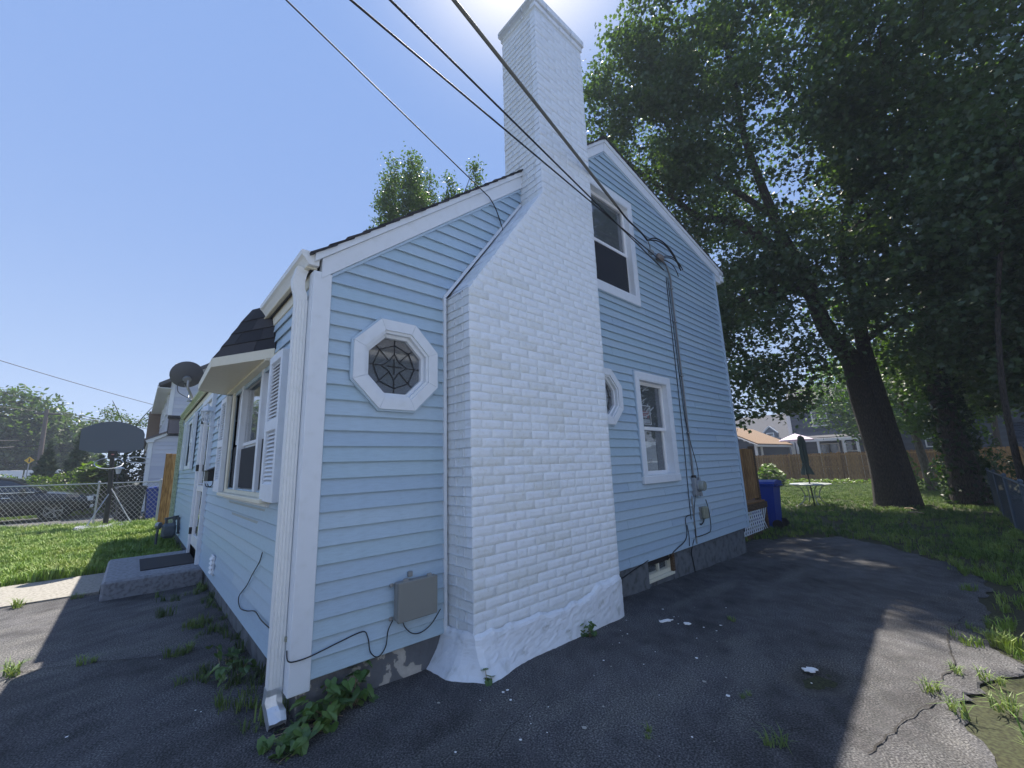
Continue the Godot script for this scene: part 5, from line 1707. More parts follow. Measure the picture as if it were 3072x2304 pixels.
	for k in 26:
		var a := rr.randf() * TAU
		var rad := 3.6 * sqrt(rr.randf())
		var top := b + Vector3(cos(a) * rad, 13.3 + rr.randf_range(0.0, 2.6) - rad * 0.25, sin(a) * rad)
		limbs.append([[b + Vector3(cos(a) * rad * 0.4, 9.5, sin(a) * rad * 0.4), top.lerp(b + Vector3(0, 9.5, 0), 0.4), top], 0.04, 0.01, true])
		for j in 7:
			blobs.append([top - Y * (0.05 + j * 0.38), Vector3(0.16 + 0.06 * j, 0.3, 0.16 + 0.06 * j), 2 + j / 2])
	broad_tree("poplar_tree", "tree with upright feathery shoots rising behind the roof beside the chimney", limbs, blobs, {"seed": 45, "leaves": 44, "size": 0.13, "spread": 0.34, "tints": [Color(0.07, 0.11, 0.045), Color(0.1, 0.15, 0.06)], "flat": 0.1, "hollow": 0.0, "gate": -2.0, "shape": small_leaf})

var wire_mesh_mat: StandardMaterial3D

# woven wire between two posts: zigzag strands, one object per bay
func chain_bay(p: Node3D, a: Vector3, b: Vector3, h: float, pitch: float, r: float, m: Material) -> void:
	var mb := MB.new()
	var d := (b - a)
	var L := d.length()
	d /= L
	var n := int((L + h) / pitch)
	for k in n:
		for s in [-1.0, 1.0]:
			var x0 := k * pitch - (h if s > 0 else 0.0)
			var x1: float = x0 + h * s
			# clip to the bay
			var y0 := 0.0
			var y1 := h
			var u0 := x0
			var u1 := x1
			if s > 0:
				if u0 < 0.0: y0 = -u0; u0 = 0.0
				if u1 > L: y1 = h - (u1 - L); u1 = L
			else:
				if u0 > L: y0 = u0 - L; u0 = L
				if u1 < 0.0: y1 = h + u1; u1 = 0.0
			if y1 - y0 < 0.02: continue
			var off: Vector3 = d.cross(Y) * r * s
			mb.tube([a + d * u0 + Y * y0 + off, a + d * u1 + Y * y1 + off], [r], 3, false)
	var o := part(p, "wire_mesh", mb, m)
	o.set_meta("kind", "stuff")

func chain_fence(called: String, label: String, pts: Array, h: float, pitch: float, r: float, m: Material) -> Node3D:
	var F := thing(called, label, "fence", pts[0])
	var o: Vector3 = pts[0]
	for i in pts.size():
		var mb := MB.new()
		var q: Vector3 = pts[i] - o
		mb.tube([q - Y * 0.2, q + Y * (h + 0.03)], [0.028 if i % 3 == 0 or i == pts.size() - 1 else 0.022], 8)
		mb.lathe([[0.034, h + 0.02], [0.034, h + 0.045], [0.02, h + 0.07], [0.0, h + 0.075]], q, Y, 8)
		part(F, "post", mb, m)
		if i < pts.size() - 1:
			var q2: Vector3 = pts[i + 1] - o
			mb = MB.new()
			mb.tube([q + Y * h, q2 + Y * h], [0.018], 6)
			part(F, "top_rail", mb, m)
			chain_bay(F, q + Y * 0.02, q2 + Y * 0.02, h, pitch, r, m)
	return F

func wheel(p: Node3D, c: Vector3, side: float, r: float) -> void:
	var h := hold(p, "wheel")
	var ax := Vector3(0, 0, side)
	var mb := MB.new()
	mb.lathe([[r * 0.66, -0.2], [r * 0.96, -0.2], [r, -0.17], [r, -0.03], [r * 0.95, 0.0], [r * 0.7, 0.005], [r * 0.66, -0.02]], c, ax, 28)
	part(h, "tyre", mb, M.rubber)
	mb = MB.new()
	mb.lathe([[r * 0.68, -0.03], [r * 0.7, 0.0], [r * 0.63, 0.0], [r * 0.6, -0.05], [r * 0.6, -0.16]], c, ax, 28)
	for k in 5:
		for dd in [-0.11, 0.11]:
			var a: float = TAU * k / 5.0 + dd
			var e := Vector3(cos(a), sin(a), 0)
			mb.bar(c + e * r * 0.1 + ax * -0.02, c + e * r * 0.64 + ax * -0.012, 0.028, 0.02, ax)
	mb.lathe([[0.0, -0.005], [r * 0.14, -0.008], [r * 0.16, -0.05]], c, ax, 14)
	part(h, "rim", mb, M.rim_grey)
	mb = MB.new()
	mb.lathe([[0.0, -0.1], [r * 0.6, -0.1]], c, ax, 20)
	part(h, "brake_disc", mb, M.black_matte)

func car() -> void:
	# dark saloon parked nose towards the houses; x grows towards its nose
	var C := thing("parked_car", "black saloon car parked behind the chain link fence", "car", Vector3(-6.42, -0.11, -18.5))
	var prof := [[0.0, 0.42, 0.86], [0.25, 0.3, 0.98], [0.7, 0.24, 1.0], [1.4, 0.22, 0.99], [2.4, 0.22, 0.98], [3.0, 0.22, 0.97], [3.5, 0.23, 0.94], [4.0, 0.25, 0.88], [4.4, 0.28, 0.8], [4.62, 0.34, 0.7], [4.74, 0.4, 0.58]]
	var mb := MB.new()
	var half := 0.9
	var rings := []
	for i in prof.size():
		var q: Array = prof[i]
		var e := 1.0
		if q[0] > 4.0: e = lerpf(1.0, 0.72, pow((q[0] - 4.0) / 0.74, 2.0))
		if q[0] < 0.4: e = lerpf(0.82, 1.0, q[0] / 0.4)
		var w := half * e
		var rg := []
		for k in [[0.9, 0.0], [0.97, 0.12], [1.0, 0.35], [1.0, 0.6], [0.97, 0.8], [0.9, 0.94], [0.72, 1.0], [0.0, 1.03]]:
			rg.append(Vector3(q[0], lerpf(q[1], q[2], k[1]), w * k[0]))
		for k in range(6, -1, -1):
			rg.append(Vector3(rg[k].x, rg[k].y, -rg[k].z))
		rings.append(rg)
	# wheel arches are cut out of the lower rows
	for i in prof.size() - 1:
		for k in rings[0].size() - 1:
			mb.quad(rings[i][k], rings[i + 1][k], rings[i + 1][k + 1], rings[i][k + 1])
	for e in [0, prof.size() - 1]:
		var cc := Vector3(prof[e][0], (prof[e][1] + prof[e][2]) * 0.5, 0)
		for k in rings[0].size() - 1:
			mb.face([cc, rings[e][k], rings[e][k + 1]], Vector3(2.4, 0.6, 0))
	part(C, "body", mb, M.car)
	# glasshouse
	var sec := [[0.55, 0.97, 0.99, 0.6], [1.1, 0.97, 1.32, 0.66], [1.7, 0.97, 1.44, 0.68], [2.3, 0.97, 1.46, 0.68], [2.75, 0.97, 1.38, 0.68], [3.55, 0.93, 0.95, 0.72]]
	var gm := MB.new()
	var rf := MB.new()
	for i in sec.size() - 1:
		var a: Array = sec[i]
		var b: Array = sec[i + 1]
		for s in [-1.0, 1.0]:
			gm.face([Vector3(a[0], a[1], s * 0.82), Vector3(b[0], b[1], s * 0.82), Vector3(b[0], b[2] - 0.03, s * b[3]), Vector3(a[0], a[2] - 0.03, s * a[3])], Vector3(2, 0.9, 0))
			rf.bar(Vector3(a[0], a[2] - 0.02, s * a[3]), Vector3(b[0], b[2] - 0.02, s * b[3]), 0.05, 0.05)
		if i == sec.size() - 2 or i == 0:
			gm.face([Vector3(a[0], a[2], -a[3]), Vector3(a[0], a[2], a[3]), Vector3(b[0], b[2], b[3]), Vector3(b[0], b[2], -b[3])], Vector3(2, 0.9, 0))
		else:
			rf.face([Vector3(a[0], a[2], -a[3]), Vector3(a[0], a[2], a[3]), Vector3(b[0], b[2], b[3]), Vector3(b[0], b[2], -b[3])], Vector3(2, 0.9, 0))
	part(C, "window_glass", gm, M.car_glass)
	for s in [-1.0, 1.0]:
		rf.bar(Vector3(1.75, 0.97, s * 0.81), Vector3(1.7, 1.43, s * 0.69), 0.07, 0.04, X)
	part(C, "roof", rf, M.car)
	for x in [0.85, 3.78]:
		for s in [-1.0, 1.0]:
			wheel(C, Vector3(x, 0.325, s * 0.9), s, 0.325)
			var ar := MB.new()
			ar.lathe([[0.37, -0.25], [0.37, 0.006], [0.0, 0.006]], Vector3(x, 0.34, s * 0.885), Vector3(0, 0, s), 24)
			part(C, "wheel_arch", ar, M.black_matte)
	for s in [-1.0, 1.0]:
		var l := MB.new()
		l.obox(Transform3D(Basis(Y, s * 0.75), Vector3(4.5, 0.66, s * 0.66)), Vector3(0.1, 0.15, 0.36))
		part(C, "headlight", l, M.lamp_clear)
		var fg := MB.new()
		fg.obox(Transform3D(Basis(Y, s * 0.7), Vector3(4.58, 0.4, s * 0.62)), Vector3(0.08, 0.1, 0.22))
		part(C, "fog_light", fg, M.lamp_clear)
		var mi := MB.new()
		mi.rbox(Vector3(2.98, 0.95, s * 0.95 - 0.09), Vector3(3.12, 1.08, s * 0.95 + 0.09), 0.03)
		part(C, "wing_mirror", mi, M.car)
		for x in [1.75, 2.72]:
			var hd := MB.new()
			hd.rbox(Vector3(x - 0.1, 0.78, s * 0.89 - 0.02), Vector3(x + 0.1, 0.81, s * 0.89 + 0.02), 0.01)
			part(C, "door_handle", hd, M.chrome)
	var ch := MB.new()
	for s in [-1.0, 1.0]:
		ch.bar(Vector3(0.6, 0.965, s * 0.85), Vector3(3.3, 0.945, s * 0.87), 0.02, 0.02)
	part(C, "chrome_strip", ch, M.chrome)
	var gr := MB.new()
	gr.rbox(Vector3(4.66, 0.46, -0.4), Vector3(4.75, 0.62, 0.4), 0.02)
	part(C, "grille", gr, M.chrome)

func wheel_bin(label: String, at: Vector3, turn: float, h: float, w: float, m: Material, logo: bool) -> void:
	var B := thing("wheelie_bin", label, "bin", at, "", turn)
	var mb := MB.new()
	var hy := h - 0.12
	var p := []
	for q in [[0.78, 0.0], [1.0, hy]]:
		for c in [[-1, -1], [1, -1], [1, 1], [-1, 1]]:
			p.append(Vector3(c[0] * w * 0.5 * q[0], q[1] + 0.02, c[1] * w * 0.55 * q[0]))
	mb.hexa([p[0], p[1], p[5], p[4], p[3], p[2], p[6], p[7]])
	mb.rbox(Vector3(-w * 0.53, hy - 0.06, -w * 0.58), Vector3(w * 0.53, hy, w * 0.58), 0.012)
	part(B, "body", mb, m)
	mb = MB.new()
	mb.prism(PackedVector2Array([Vector2(-w * 0.56, 0), Vector2(w * 0.56, 0), Vector2(w * 0.5, 0.05), Vector2(0, 0.085), Vector2(-w * 0.5, 0.05)]), Vector3(0, hy + 0.004, 0), X, Y, Z, -w * 0.62, w * 0.6)
	part(B, "lid", mb, m)
	for s in [-1.0, 1.0]:
		mb = MB.new()
		mb.lathe([[0.0, -0.03], [0.1, -0.03], [0.11, 0.0], [0.1, 0.03], [0.0, 0.03]], Vector3(s * w * 0.42, 0.1, -w * 0.5), X, 14)
		part(B, "wheel", mb, M.rubber)
	mb = MB.new()
	mb.tube([Vector3(-w * 0.4, hy - 0.03, -w * 0.66), Vector3(w * 0.4, hy - 0.03, -w * 0.66)], [0.016], 6)
	part(B, "handle", mb, m)
	if logo:
		mb = MB.new()
		mb.box(Vector3(w * 0.3, hy - 0.2, w * 0.53), Vector3(w * 0.4, hy - 0.1, w * 0.541))
		part(B, "sticker", mb, M.white_clean)

func clad_wall(p: Node3D, o: Vector3, U: Vector3, N: Vector3, w: float, h: float, e: float, ms: Array, topf = null) -> void:   # a far wall of lapped boards, each its own part
	var n := int(ceil(h / e))
	for k in n:
		var a := k * e
		var b := minf(h, a + e)
		var wa := w
		var wl := 0.0
		if topf != null:
			var lim: Array = topf.call((a + b) * 0.5)
			wl = lim[0]; wa = lim[1]
		if wa - wl < 0.05: continue
		var mb := MB.new()
		mb.hexa([o + U * wl + Y * a, o + U * wa + Y * a, o + U * wa + Y * b, o + U * wl + Y * b, o + U * wl + Y * a + N * 0.03, o + U * wa + Y * a + N * 0.03, o + U * wa + Y * b + N * 0.012, o + U * wl + Y * b + N * 0.012])
		part(p, "siding_plank", mb, ms[k % ms.size()])

func far_window(p: Node3D, o: Vector3, U: Vector3, N: Vector3, r: Rect2, trim: Material, dark: Material) -> void:
	var h := hold(p, "window")
	frame4(h, "window_frame", o, U, N, r, r.grow(-0.09), 0.0, 0.07, trim)
	var g := MB.new()
	var s := r.grow(-0.09)
	g.prism(PackedVector2Array([s.position, Vector2(s.end.x, s.position.y), s.end, Vector2(s.position.x, s.end.y)]), o, U, Y, N, 0.02, 0.04)
	part(h, "pane", g, dark)
	g = MB.new()
	g.prism(PackedVector2Array([Vector2(s.position.x, s.get_center().y - 0.03), Vector2(s.end.x, s.get_center().y - 0.03), Vector2(s.end.x, s.get_center().y + 0.03), Vector2(s.position.x, s.get_center().y + 0.03)]), o, U, Y, N, 0.042, 0.06)
	part(h, "meeting_rail", g, trim)

func street_side() -> void:
	# chain link fence along the neighbour's drive
	var fp := []
	for q in [[-0.2, -13.0], [-1.5, -13.88], [-3.75, -15.4], [-6.6, -17.3]]:
		fp.append(Vector3(q[0], ground_y(q[0], q[1]), q[1]))
	chain_fence("chain_link_fence", "galvanised chain link fence between the lawn and the parked car", fp, 1.18, 0.13, 0.0042, M.galv)
	# wooden board post beside the house corner
	var wb := thing("board_fence", "short upright section of raw timber boards beside the house corner", "fence", Vector3(-0.13, 0.0, -10.6))
	for k in 2:
		var mb := MB.new()
		mb.rbox(Vector3(-0.13 + k * 0.128, -0.25, -0.012), Vector3(-0.005 + k * 0.128, 1.74 - 0.01 * k, 0.012), 0.004)
		part(wb, "board", mb, M["wood%d" % (k * 2)])
	var mb := MB.new()
	mb.rbox(Vector3(-0.1, -0.25, -0.11), Vector3(0.1, 1.6, -0.014), 0.005)
	part(wb, "post", mb, M.wood1)
	# basketball hoop
	var K := thing("basketball_hoop", "portable basketball hoop with a grey fan shaped backboard by the fence", "basketball hoop", Vector3(-1.24, -0.13, -13.4))
	mb = MB.new()
	mb.tube([Vector3(0.0, 0.0, 0.0), Vector3(-0.01, 1.0, 0.0), Vector3(-0.06, 1.9, 0.0), Vector3(-0.08, 2.22, 0.02)], [0.065, 0.062, 0.058, 0.058], 10)
	part(K, "pole", mb, M.black)
	var bp := PackedVector2Array([Vector2(-0.7, 2.24), Vector2(-0.36, 2.14), Vector2(0.3, 2.14), Vector2(0.68, 2.26), Vector2(0.67, 2.7)])
	for k in 11:
		var t := k / 10.0
		bp.append(Vector2(lerpf(0.62, -0.72, t), 2.74 + 0.335 * pow(sin(PI * lerpf(0.06, 0.94, t)), 0.8)))
	mb = MB.new()
	mb.prism(bp, Vector3(-0.08, 0, 0), X, Y, Z, 0.06, 0.1)
	part(K, "backboard", mb, M.board)
	var rimp := []
	for k in 29:
		var a := TAU * k / 28.0
		rimp.append(Vector3(-0.1 + 0.3 * cos(a), 1.99 - 0.16 * (1.0 + sin(a)), 0.42 + 0.25 * sin(a)))
	mb = MB.new()
	mb.tube(rimp, [0.013], 6, false)
	part(K, "rim", mb, M.rim_paint)
	mb = MB.new()
	mb.rbox(Vector3(-0.17, 1.97, 0.1), Vector3(0.03, 2.2, 0.14), 0.01)
	mb.bar(Vector3(-0.07, 2.0, 0.12), Vector3(-0.09, 1.99, 0.2), 0.12, 0.05)
	part(K, "rim_bracket", mb, M.black)
	mb = MB.new()
	mb.rbox(Vector3(-0.09, 2.08, 0.141), Vector3(-0.03, 2.11, 0.144), 0.001)
	part(K, "label_plate", mb, mt(srgb(200, 120, 110), 0.6))
	for q in [[Vector3(-0.02, 0.95, 0.05), Vector3(-0.42, -0.02, 0.5)], [Vector3(0.02, 1.1, 0.05), Vector3(0.62, -0.02, 0.45)]]:
		mb = MB.new()
		mb.tube(q, [0.014], 6)
		part(K, "brace", mb, M.galv)
	mb = MB.new()
	mb.rbox(Vector3(-0.66, -0.05, -0.4), Vector3(0.6, 0.1, 0.62), 0.06)
	part(K, "base_tank", mb, mt(srgb(150, 154, 162), 0.6))
	K.scale = Vector3.ONE * 0.94
	# bins beyond the fence
	wheel_bin("charcoal wheelie bin with a pale lid behind the chain link fence", Vector3(-0.82, -0.2, -15.6), 0.1, 1.18, 0.66, M.bin_dark, false)
	wheel_bin("blue recycling bin squeezed beside the neighbour's pale wall", Vector3(-0.2, -0.2, -15.5), 0.05, 1.1, 0.5, M.bin_blue, false)
	# neighbour's drive
	var nd := MB.new()
	nd.cols = true
	nd.col = Color(0.2, 0.2, 0.2)
	for i in 20:
		var x0 := -14.0 + i * 0.75
		nd.quad(Vector3(x0, ground_y(x0, -17) + 0.02, -15.2 - x0 * 0.0), Vector3(x0 + 0.75, ground_y(x0 + 0.75, -17) + 0.02, -15.2), Vector3(x0 + 0.75, ground_y(x0 + 0.75, -17) + 0.02, -20.0), Vector3(x0, ground_y(x0, -17) + 0.02, -20.0))
	struct("neighbour_drive", nd, M.asphalt)
	car()
	# lamp post in the neighbour's border
	var L := thing("garden_lamp", "black garden lamp post with a pale shade in front of the dark hedge", "lamp", Vector3(-1.24, -0.12, -18.0))
	mb = MB.new()
	mb.tube([Vector3.ZERO, Vector3(0, 1.48, 0)], [0.03, 0.026], 8)
	mb.tube([Vector3(0.0, 1.0, 0.0), Vector3(0.16, 1.0, 0.0)], [0.012], 6)
	part(L, "post", mb, M.black)
	mb = MB.new()
	mb.lathe([[0.05, 1.46], [0.09, 1.64], [0.0, 1.64]], Vector3.ZERO, Y, 8)
	part(L, "lantern_glass", mb, mt(srgb(200, 204, 206), 0.4))
	mb = MB.new()
	mb.lathe([[0.0, 1.64], [0.16, 1.64], [0.15, 1.665], [0.05, 1.72], [0.0, 1.73]], Vector3.ZERO, Y, 8)
	part(L, "cap", mb, mt(srgb(210, 214, 216), 0.4))
	# hedge and shrubs
	var hg := [Color(0.1, 0.15, 0.03), Color(0.14, 0.19, 0.035), Color(0.07, 0.12, 0.025)]
	var hb := []
	for k in 12:
		hb.append([Vector3(-k * 0.95, 0.82, 0.1 * sin(k * 1.7)), Vector3(0.85, 0.78 + 0.05 * sin(k * 2.3), 0.6), 1300])
	shrub("clipped_hedge", "long clipped yellow green hedge behind the black car", "hedge", Vector3(-1.7, -0.13, -21.2), hb, {"seed": 61, "size": 0.1, "tints": hg, "shell": 0.12, "rough": 0.1})
	shrub("broad_leaf_shrub", "sunlit shrub with broad yellow green leaves beside the hoop pole", "shrub", Vector3(-1.75, -0.13, -19.9), [[Vector3(0, 0.95, 0), Vector3(0.75, 0.85, 0.6), 800], [Vector3(-0.35, 1.55, 0.1), Vector3(0.35, 0.42, 0.35), 200], [Vector3(0.35, 1.6, 0), Vector3(0.4, 0.4, 0.35), 160]], {"seed": 62, "size": 0.2, "tints": [Color(0.2, 0.27, 0.04), Color(0.13, 0.2, 0.035), Color(0.09, 0.15, 0.03)], "shape": maple_leaf, "flat": 0.7})
	shrub("dark_shrub", "tall dark laurel shrub against the neighbour's pale wall", "shrub", Vector3(-0.95, -0.13, -19.9), [[Vector3(0, 1.3, 0), Vector3(0.62, 1.35, 0.6), 1500], [Vector3(-0.35, 0.9, 0.2), Vector3(0.4, 0.9, 0.4), 500]], {"seed": 63, "size": 0.16, "tints": [Color(0.025, 0.05, 0.018), Color(0.035, 0.065, 0.02)]})
	for q in [["taller dark cone shaped evergreen behind the clipped hedge", Vector3(-2.85, -0.1, -25.5), 3.4, 0.95], ["shorter dark cone shaped evergreen next to the taller one", Vector3(-3.85, -0.1, -25.8), 3.0, 0.8], ["narrow dark evergreen half hidden behind the hoop", Vector3(-2.05, -0.1, -25.0), 2.4, 0.6]]:
		var bl := []
		for k in 9:
			var f := k / 8.0
			bl.append([Vector3(0, q[2] * (0.06 + 0.86 * f), 0), Vector3(q[3] * (1.05 - 0.95 * f), q[2] * 0.1, q[3] * (1.05 - 0.95 * f)), int(500 * (1.1 - f))])
		shrub("evergreen", q[0], "evergreen", q[1], bl, {"seed": 64 + int(q[2] * 10), "size": 0.22, "tints": [Color(0.02, 0.045, 0.015), Color(0.035, 0.065, 0.02)], "shape": spray, "upright": true, "shell": 0.3, "group": "evergreens behind the hedge", "mat": M.needle})
	# far street trees
	var tt := [Color(0.06, 0.1, 0.035), Color(0.085, 0.13, 0.04), Color(0.11, 0.16, 0.05)]
	for q in [["large street tree with a wide crown behind the utility pole", Vector3(-9.6, 0.5, -55.0), 5.6, 3.2, 3.6, 71, 260], ["rounded street tree standing close beside the largest one", Vector3(-6.2, 0.5, -54.0), 4.6, 2.3, 2.8, 72, 190], ["street tree at the far end of the row beyond the pole", Vector3(-13.5, 0.5, -56.0), 5.2, 3.0, 3.4, 73, 200]]:
		var b: Vector3 = q[1]
		broad_tree("street_tree", q[0], [[[b, b + Vector3(0, q[2] * 0.4, 0), b + Vector3(0.2, q[2] * 0.9, 0), b + Vector3(0, q[2] * 1.25, 0)], 0.28, 0.08, true]], [[b + Vector3(0, q[2], 0), Vector3(q[3], q[4], q[3]), q[6]], [b + Vector3(0.6, q[2] * 0.55, 0.3), Vector3(q[3] * 0.9, q[4] * 0.5, q[3] * 0.8), int(q[6] * 0.4)]], {"seed": q[5], "leaves": 26, "size": 0.42, "spread": 1.2, "tints": tt, "group": "trees along the far street", "shape": small_leaf, "gate": -0.2, "hollow": 0.1})
	var sb := Vector3(-1.35, 0.0, -30.0)
	broad_tree("sparse_tree", "sparse small tree with spreading branches above the backboard", [[[sb, sb + Vector3(0, 2.0, 0), sb + Vector3(0.05, 3.6, 0), sb + Vector3(0.0, 4.6, 0)], 0.1, 0.03, true], [[sb + Vector3(0.05, 3.6, 0), sb + Vector3(0.5, 4.6, 0), sb + Vector3(0.95, 5.4, 0)], 0.05, 0.015, true], [[sb + Vector3(0, 3.4, 0), sb + Vector3(-0.4, 4.6, 0.1), sb + Vector3(-0.85, 5.6, 0)], 0.05, 0.015, true]],
		[[sb + Vector3(-0.4, 4.9, 0), Vector3(0.8, 0.7, 0.6), 28], [sb + Vector3(0.5, 4.7, 0), Vector3(0.7, 0.8, 0.6), 28]], {"seed": 75, "leaves": 14, "size": 0.14, "spread": 0.36, "tints": tt, "shape": small_leaf, "twig": 0.006})
	# utility pole with its cross arm
	var U := thing("utility_pole", "weathered wooden utility pole with a cross arm in front of the street trees", "utility pole", Vector3(-5.93, 0.3, -42.0))
	mb = MB.new()
	mb.tube([Vector3(0, 0, 0), Vector3(-0.14, 6.0, 0)], [0.15, 0.11], 10)
	part(U, "pole", mb, mt(srgb(108, 98, 92), 0.9))
	mb = MB.new()
	mb.rbox(Vector3(-0.75, 5.62, -0.06), Vector3(0.62, 5.74, 0.06), 0.01)
	part(U, "cross_arm", mb, mt(srgb(86, 80, 78), 0.9))
	for x in [-0.65, -0.3, 0.5]:
		mb = MB.new()
		mb.lathe([[0.0, 0.0], [0.04, 0.0], [0.05, 0.06], [0.02, 0.12], [0.0, 0.13]], Vector3(x, 5.74, 0), Y, 8)
		part(U, "insulator", mb, M.metal)
	var n := 0
	for q in [[Vector3(-6.6, 6.15, -42), Vector3(-30.0, 8.6, -20.0), 0.5, "highest street wire running from the cross arm out past the trees"], [Vector3(-5.45, 6.15, -42), Vector3(8.0, 6.2, -60.0), 0.3, "street wire running from the cross arm behind the neighbour's roof"], [Vector3(-6.25, 6.15, -42), Vector3(9.0, 5.6, -60.0), 0.3, "lower street wire dipping behind the backboard"], [Vector3(-5.99, 4.1, -42), Vector3(-24.0, 4.9, -25.0), 0.8, "sagging telephone wire crossing in front of the street trees"], [Vector3(-5.98, 3.7, -42), Vector3(-24.0, 4.2, -25.0), 0.9, "thickest sagging telephone wire below the others"],
		[Vector3(-20.0, 12.4, -30.0), Vector3(4.0, 6.4, -45.0), 0.6, "long street wire crossing the sky above the trees"], [Vector3(-22.0, 13.2, -30.0), Vector3(-7.1, 7.0, -44.0), 0.2, "straight wire slanting down to the tree tops"]]:
		cable(q[3], sagged(q[0], q[1], q[2]), 0.022 if n != 4 else 0.03, M.cable, "street_wire", false)
		n += 1
	# white board fence, a far house and a warning sign
	var wf := thing("white_fence", "low white board fence far off along the street", "fence", Vector3(-22.0, 0.6, -50.0))
	for k in 7:
		mb = MB.new()
		mb.rbox(Vector3(k * 2.4, 0.0, -0.03), Vector3(k * 2.4 + 2.3, 1.5, 0.03), 0.01)
		part(wf, "panel", mb, M.white_clean)
	var fh := thing("far_house", "small far house with a red tiled roof behind the street trees", "house", Vector3(-10.6, 0.4, -62.0))
	mb = MB.new()
	mb.box(Vector3(0, 0, 0), Vector3(3.4, 3.2, 5.0))
	part(fh, "wall", mb, mt(srgb(200, 186, 174), 0.7))
	mb = MB.new()
	mb.prism(PackedVector2Array([Vector2(-0.3, 3.1), Vector2(3.7, 3.1), Vector2(1.0, 4.3)]), Vector3.ZERO, X, Y, Z, -0.3, 5.3)
	part(fh, "roof", mb, mt(srgb(172, 96, 74), 0.9))
	mb = MB.new()
	mb.box(Vector3(2.0, 3.6, 2.0), Vector3(2.4, 4.9, 2.4))
	part(fh, "chimney", mb, M.red_brick)
	far_window(fh, Vector3(0.3, 0, 5.0), X, Z, rect(0.6, 1.0, 1.8, 2.4), M.white_clean, M.car_glass)
	var sg := thing("street_sign", "small yellow diamond warning sign at the foot of the utility pole", "sign", Vector3(-6.2, 0.4, -40.0))
	mb = MB.new()
	mb.tube([Vector3.ZERO, Vector3(0, 2.2, 0)], [0.03], 6)
	part(sg, "post", mb, M.metal)
	mb = MB.new()
	mb.prism(PackedVector2Array([Vector2(0, 1.95), Vector2(0.23, 2.18), Vector2(0, 2.41), Vector2(-0.23, 2.18)]), Vector3(0, 0, 0.03), X, Y, Z, 0.0, 0.02)
	part(sg, "plate", mb, M.yellow)
	mb = MB.new()
	mb.box(Vector3(-0.03, 2.06, 0.051), Vector3(0.03, 2.22, 0.055))
	mb.lathe([[0.0, 0.0], [0.04, 0.0], [0.0, 0.005]], Vector3(0, 2.27, 0.052), Z, 8)
	part(sg, "figure", mb, M.black)
	neighbour_house()

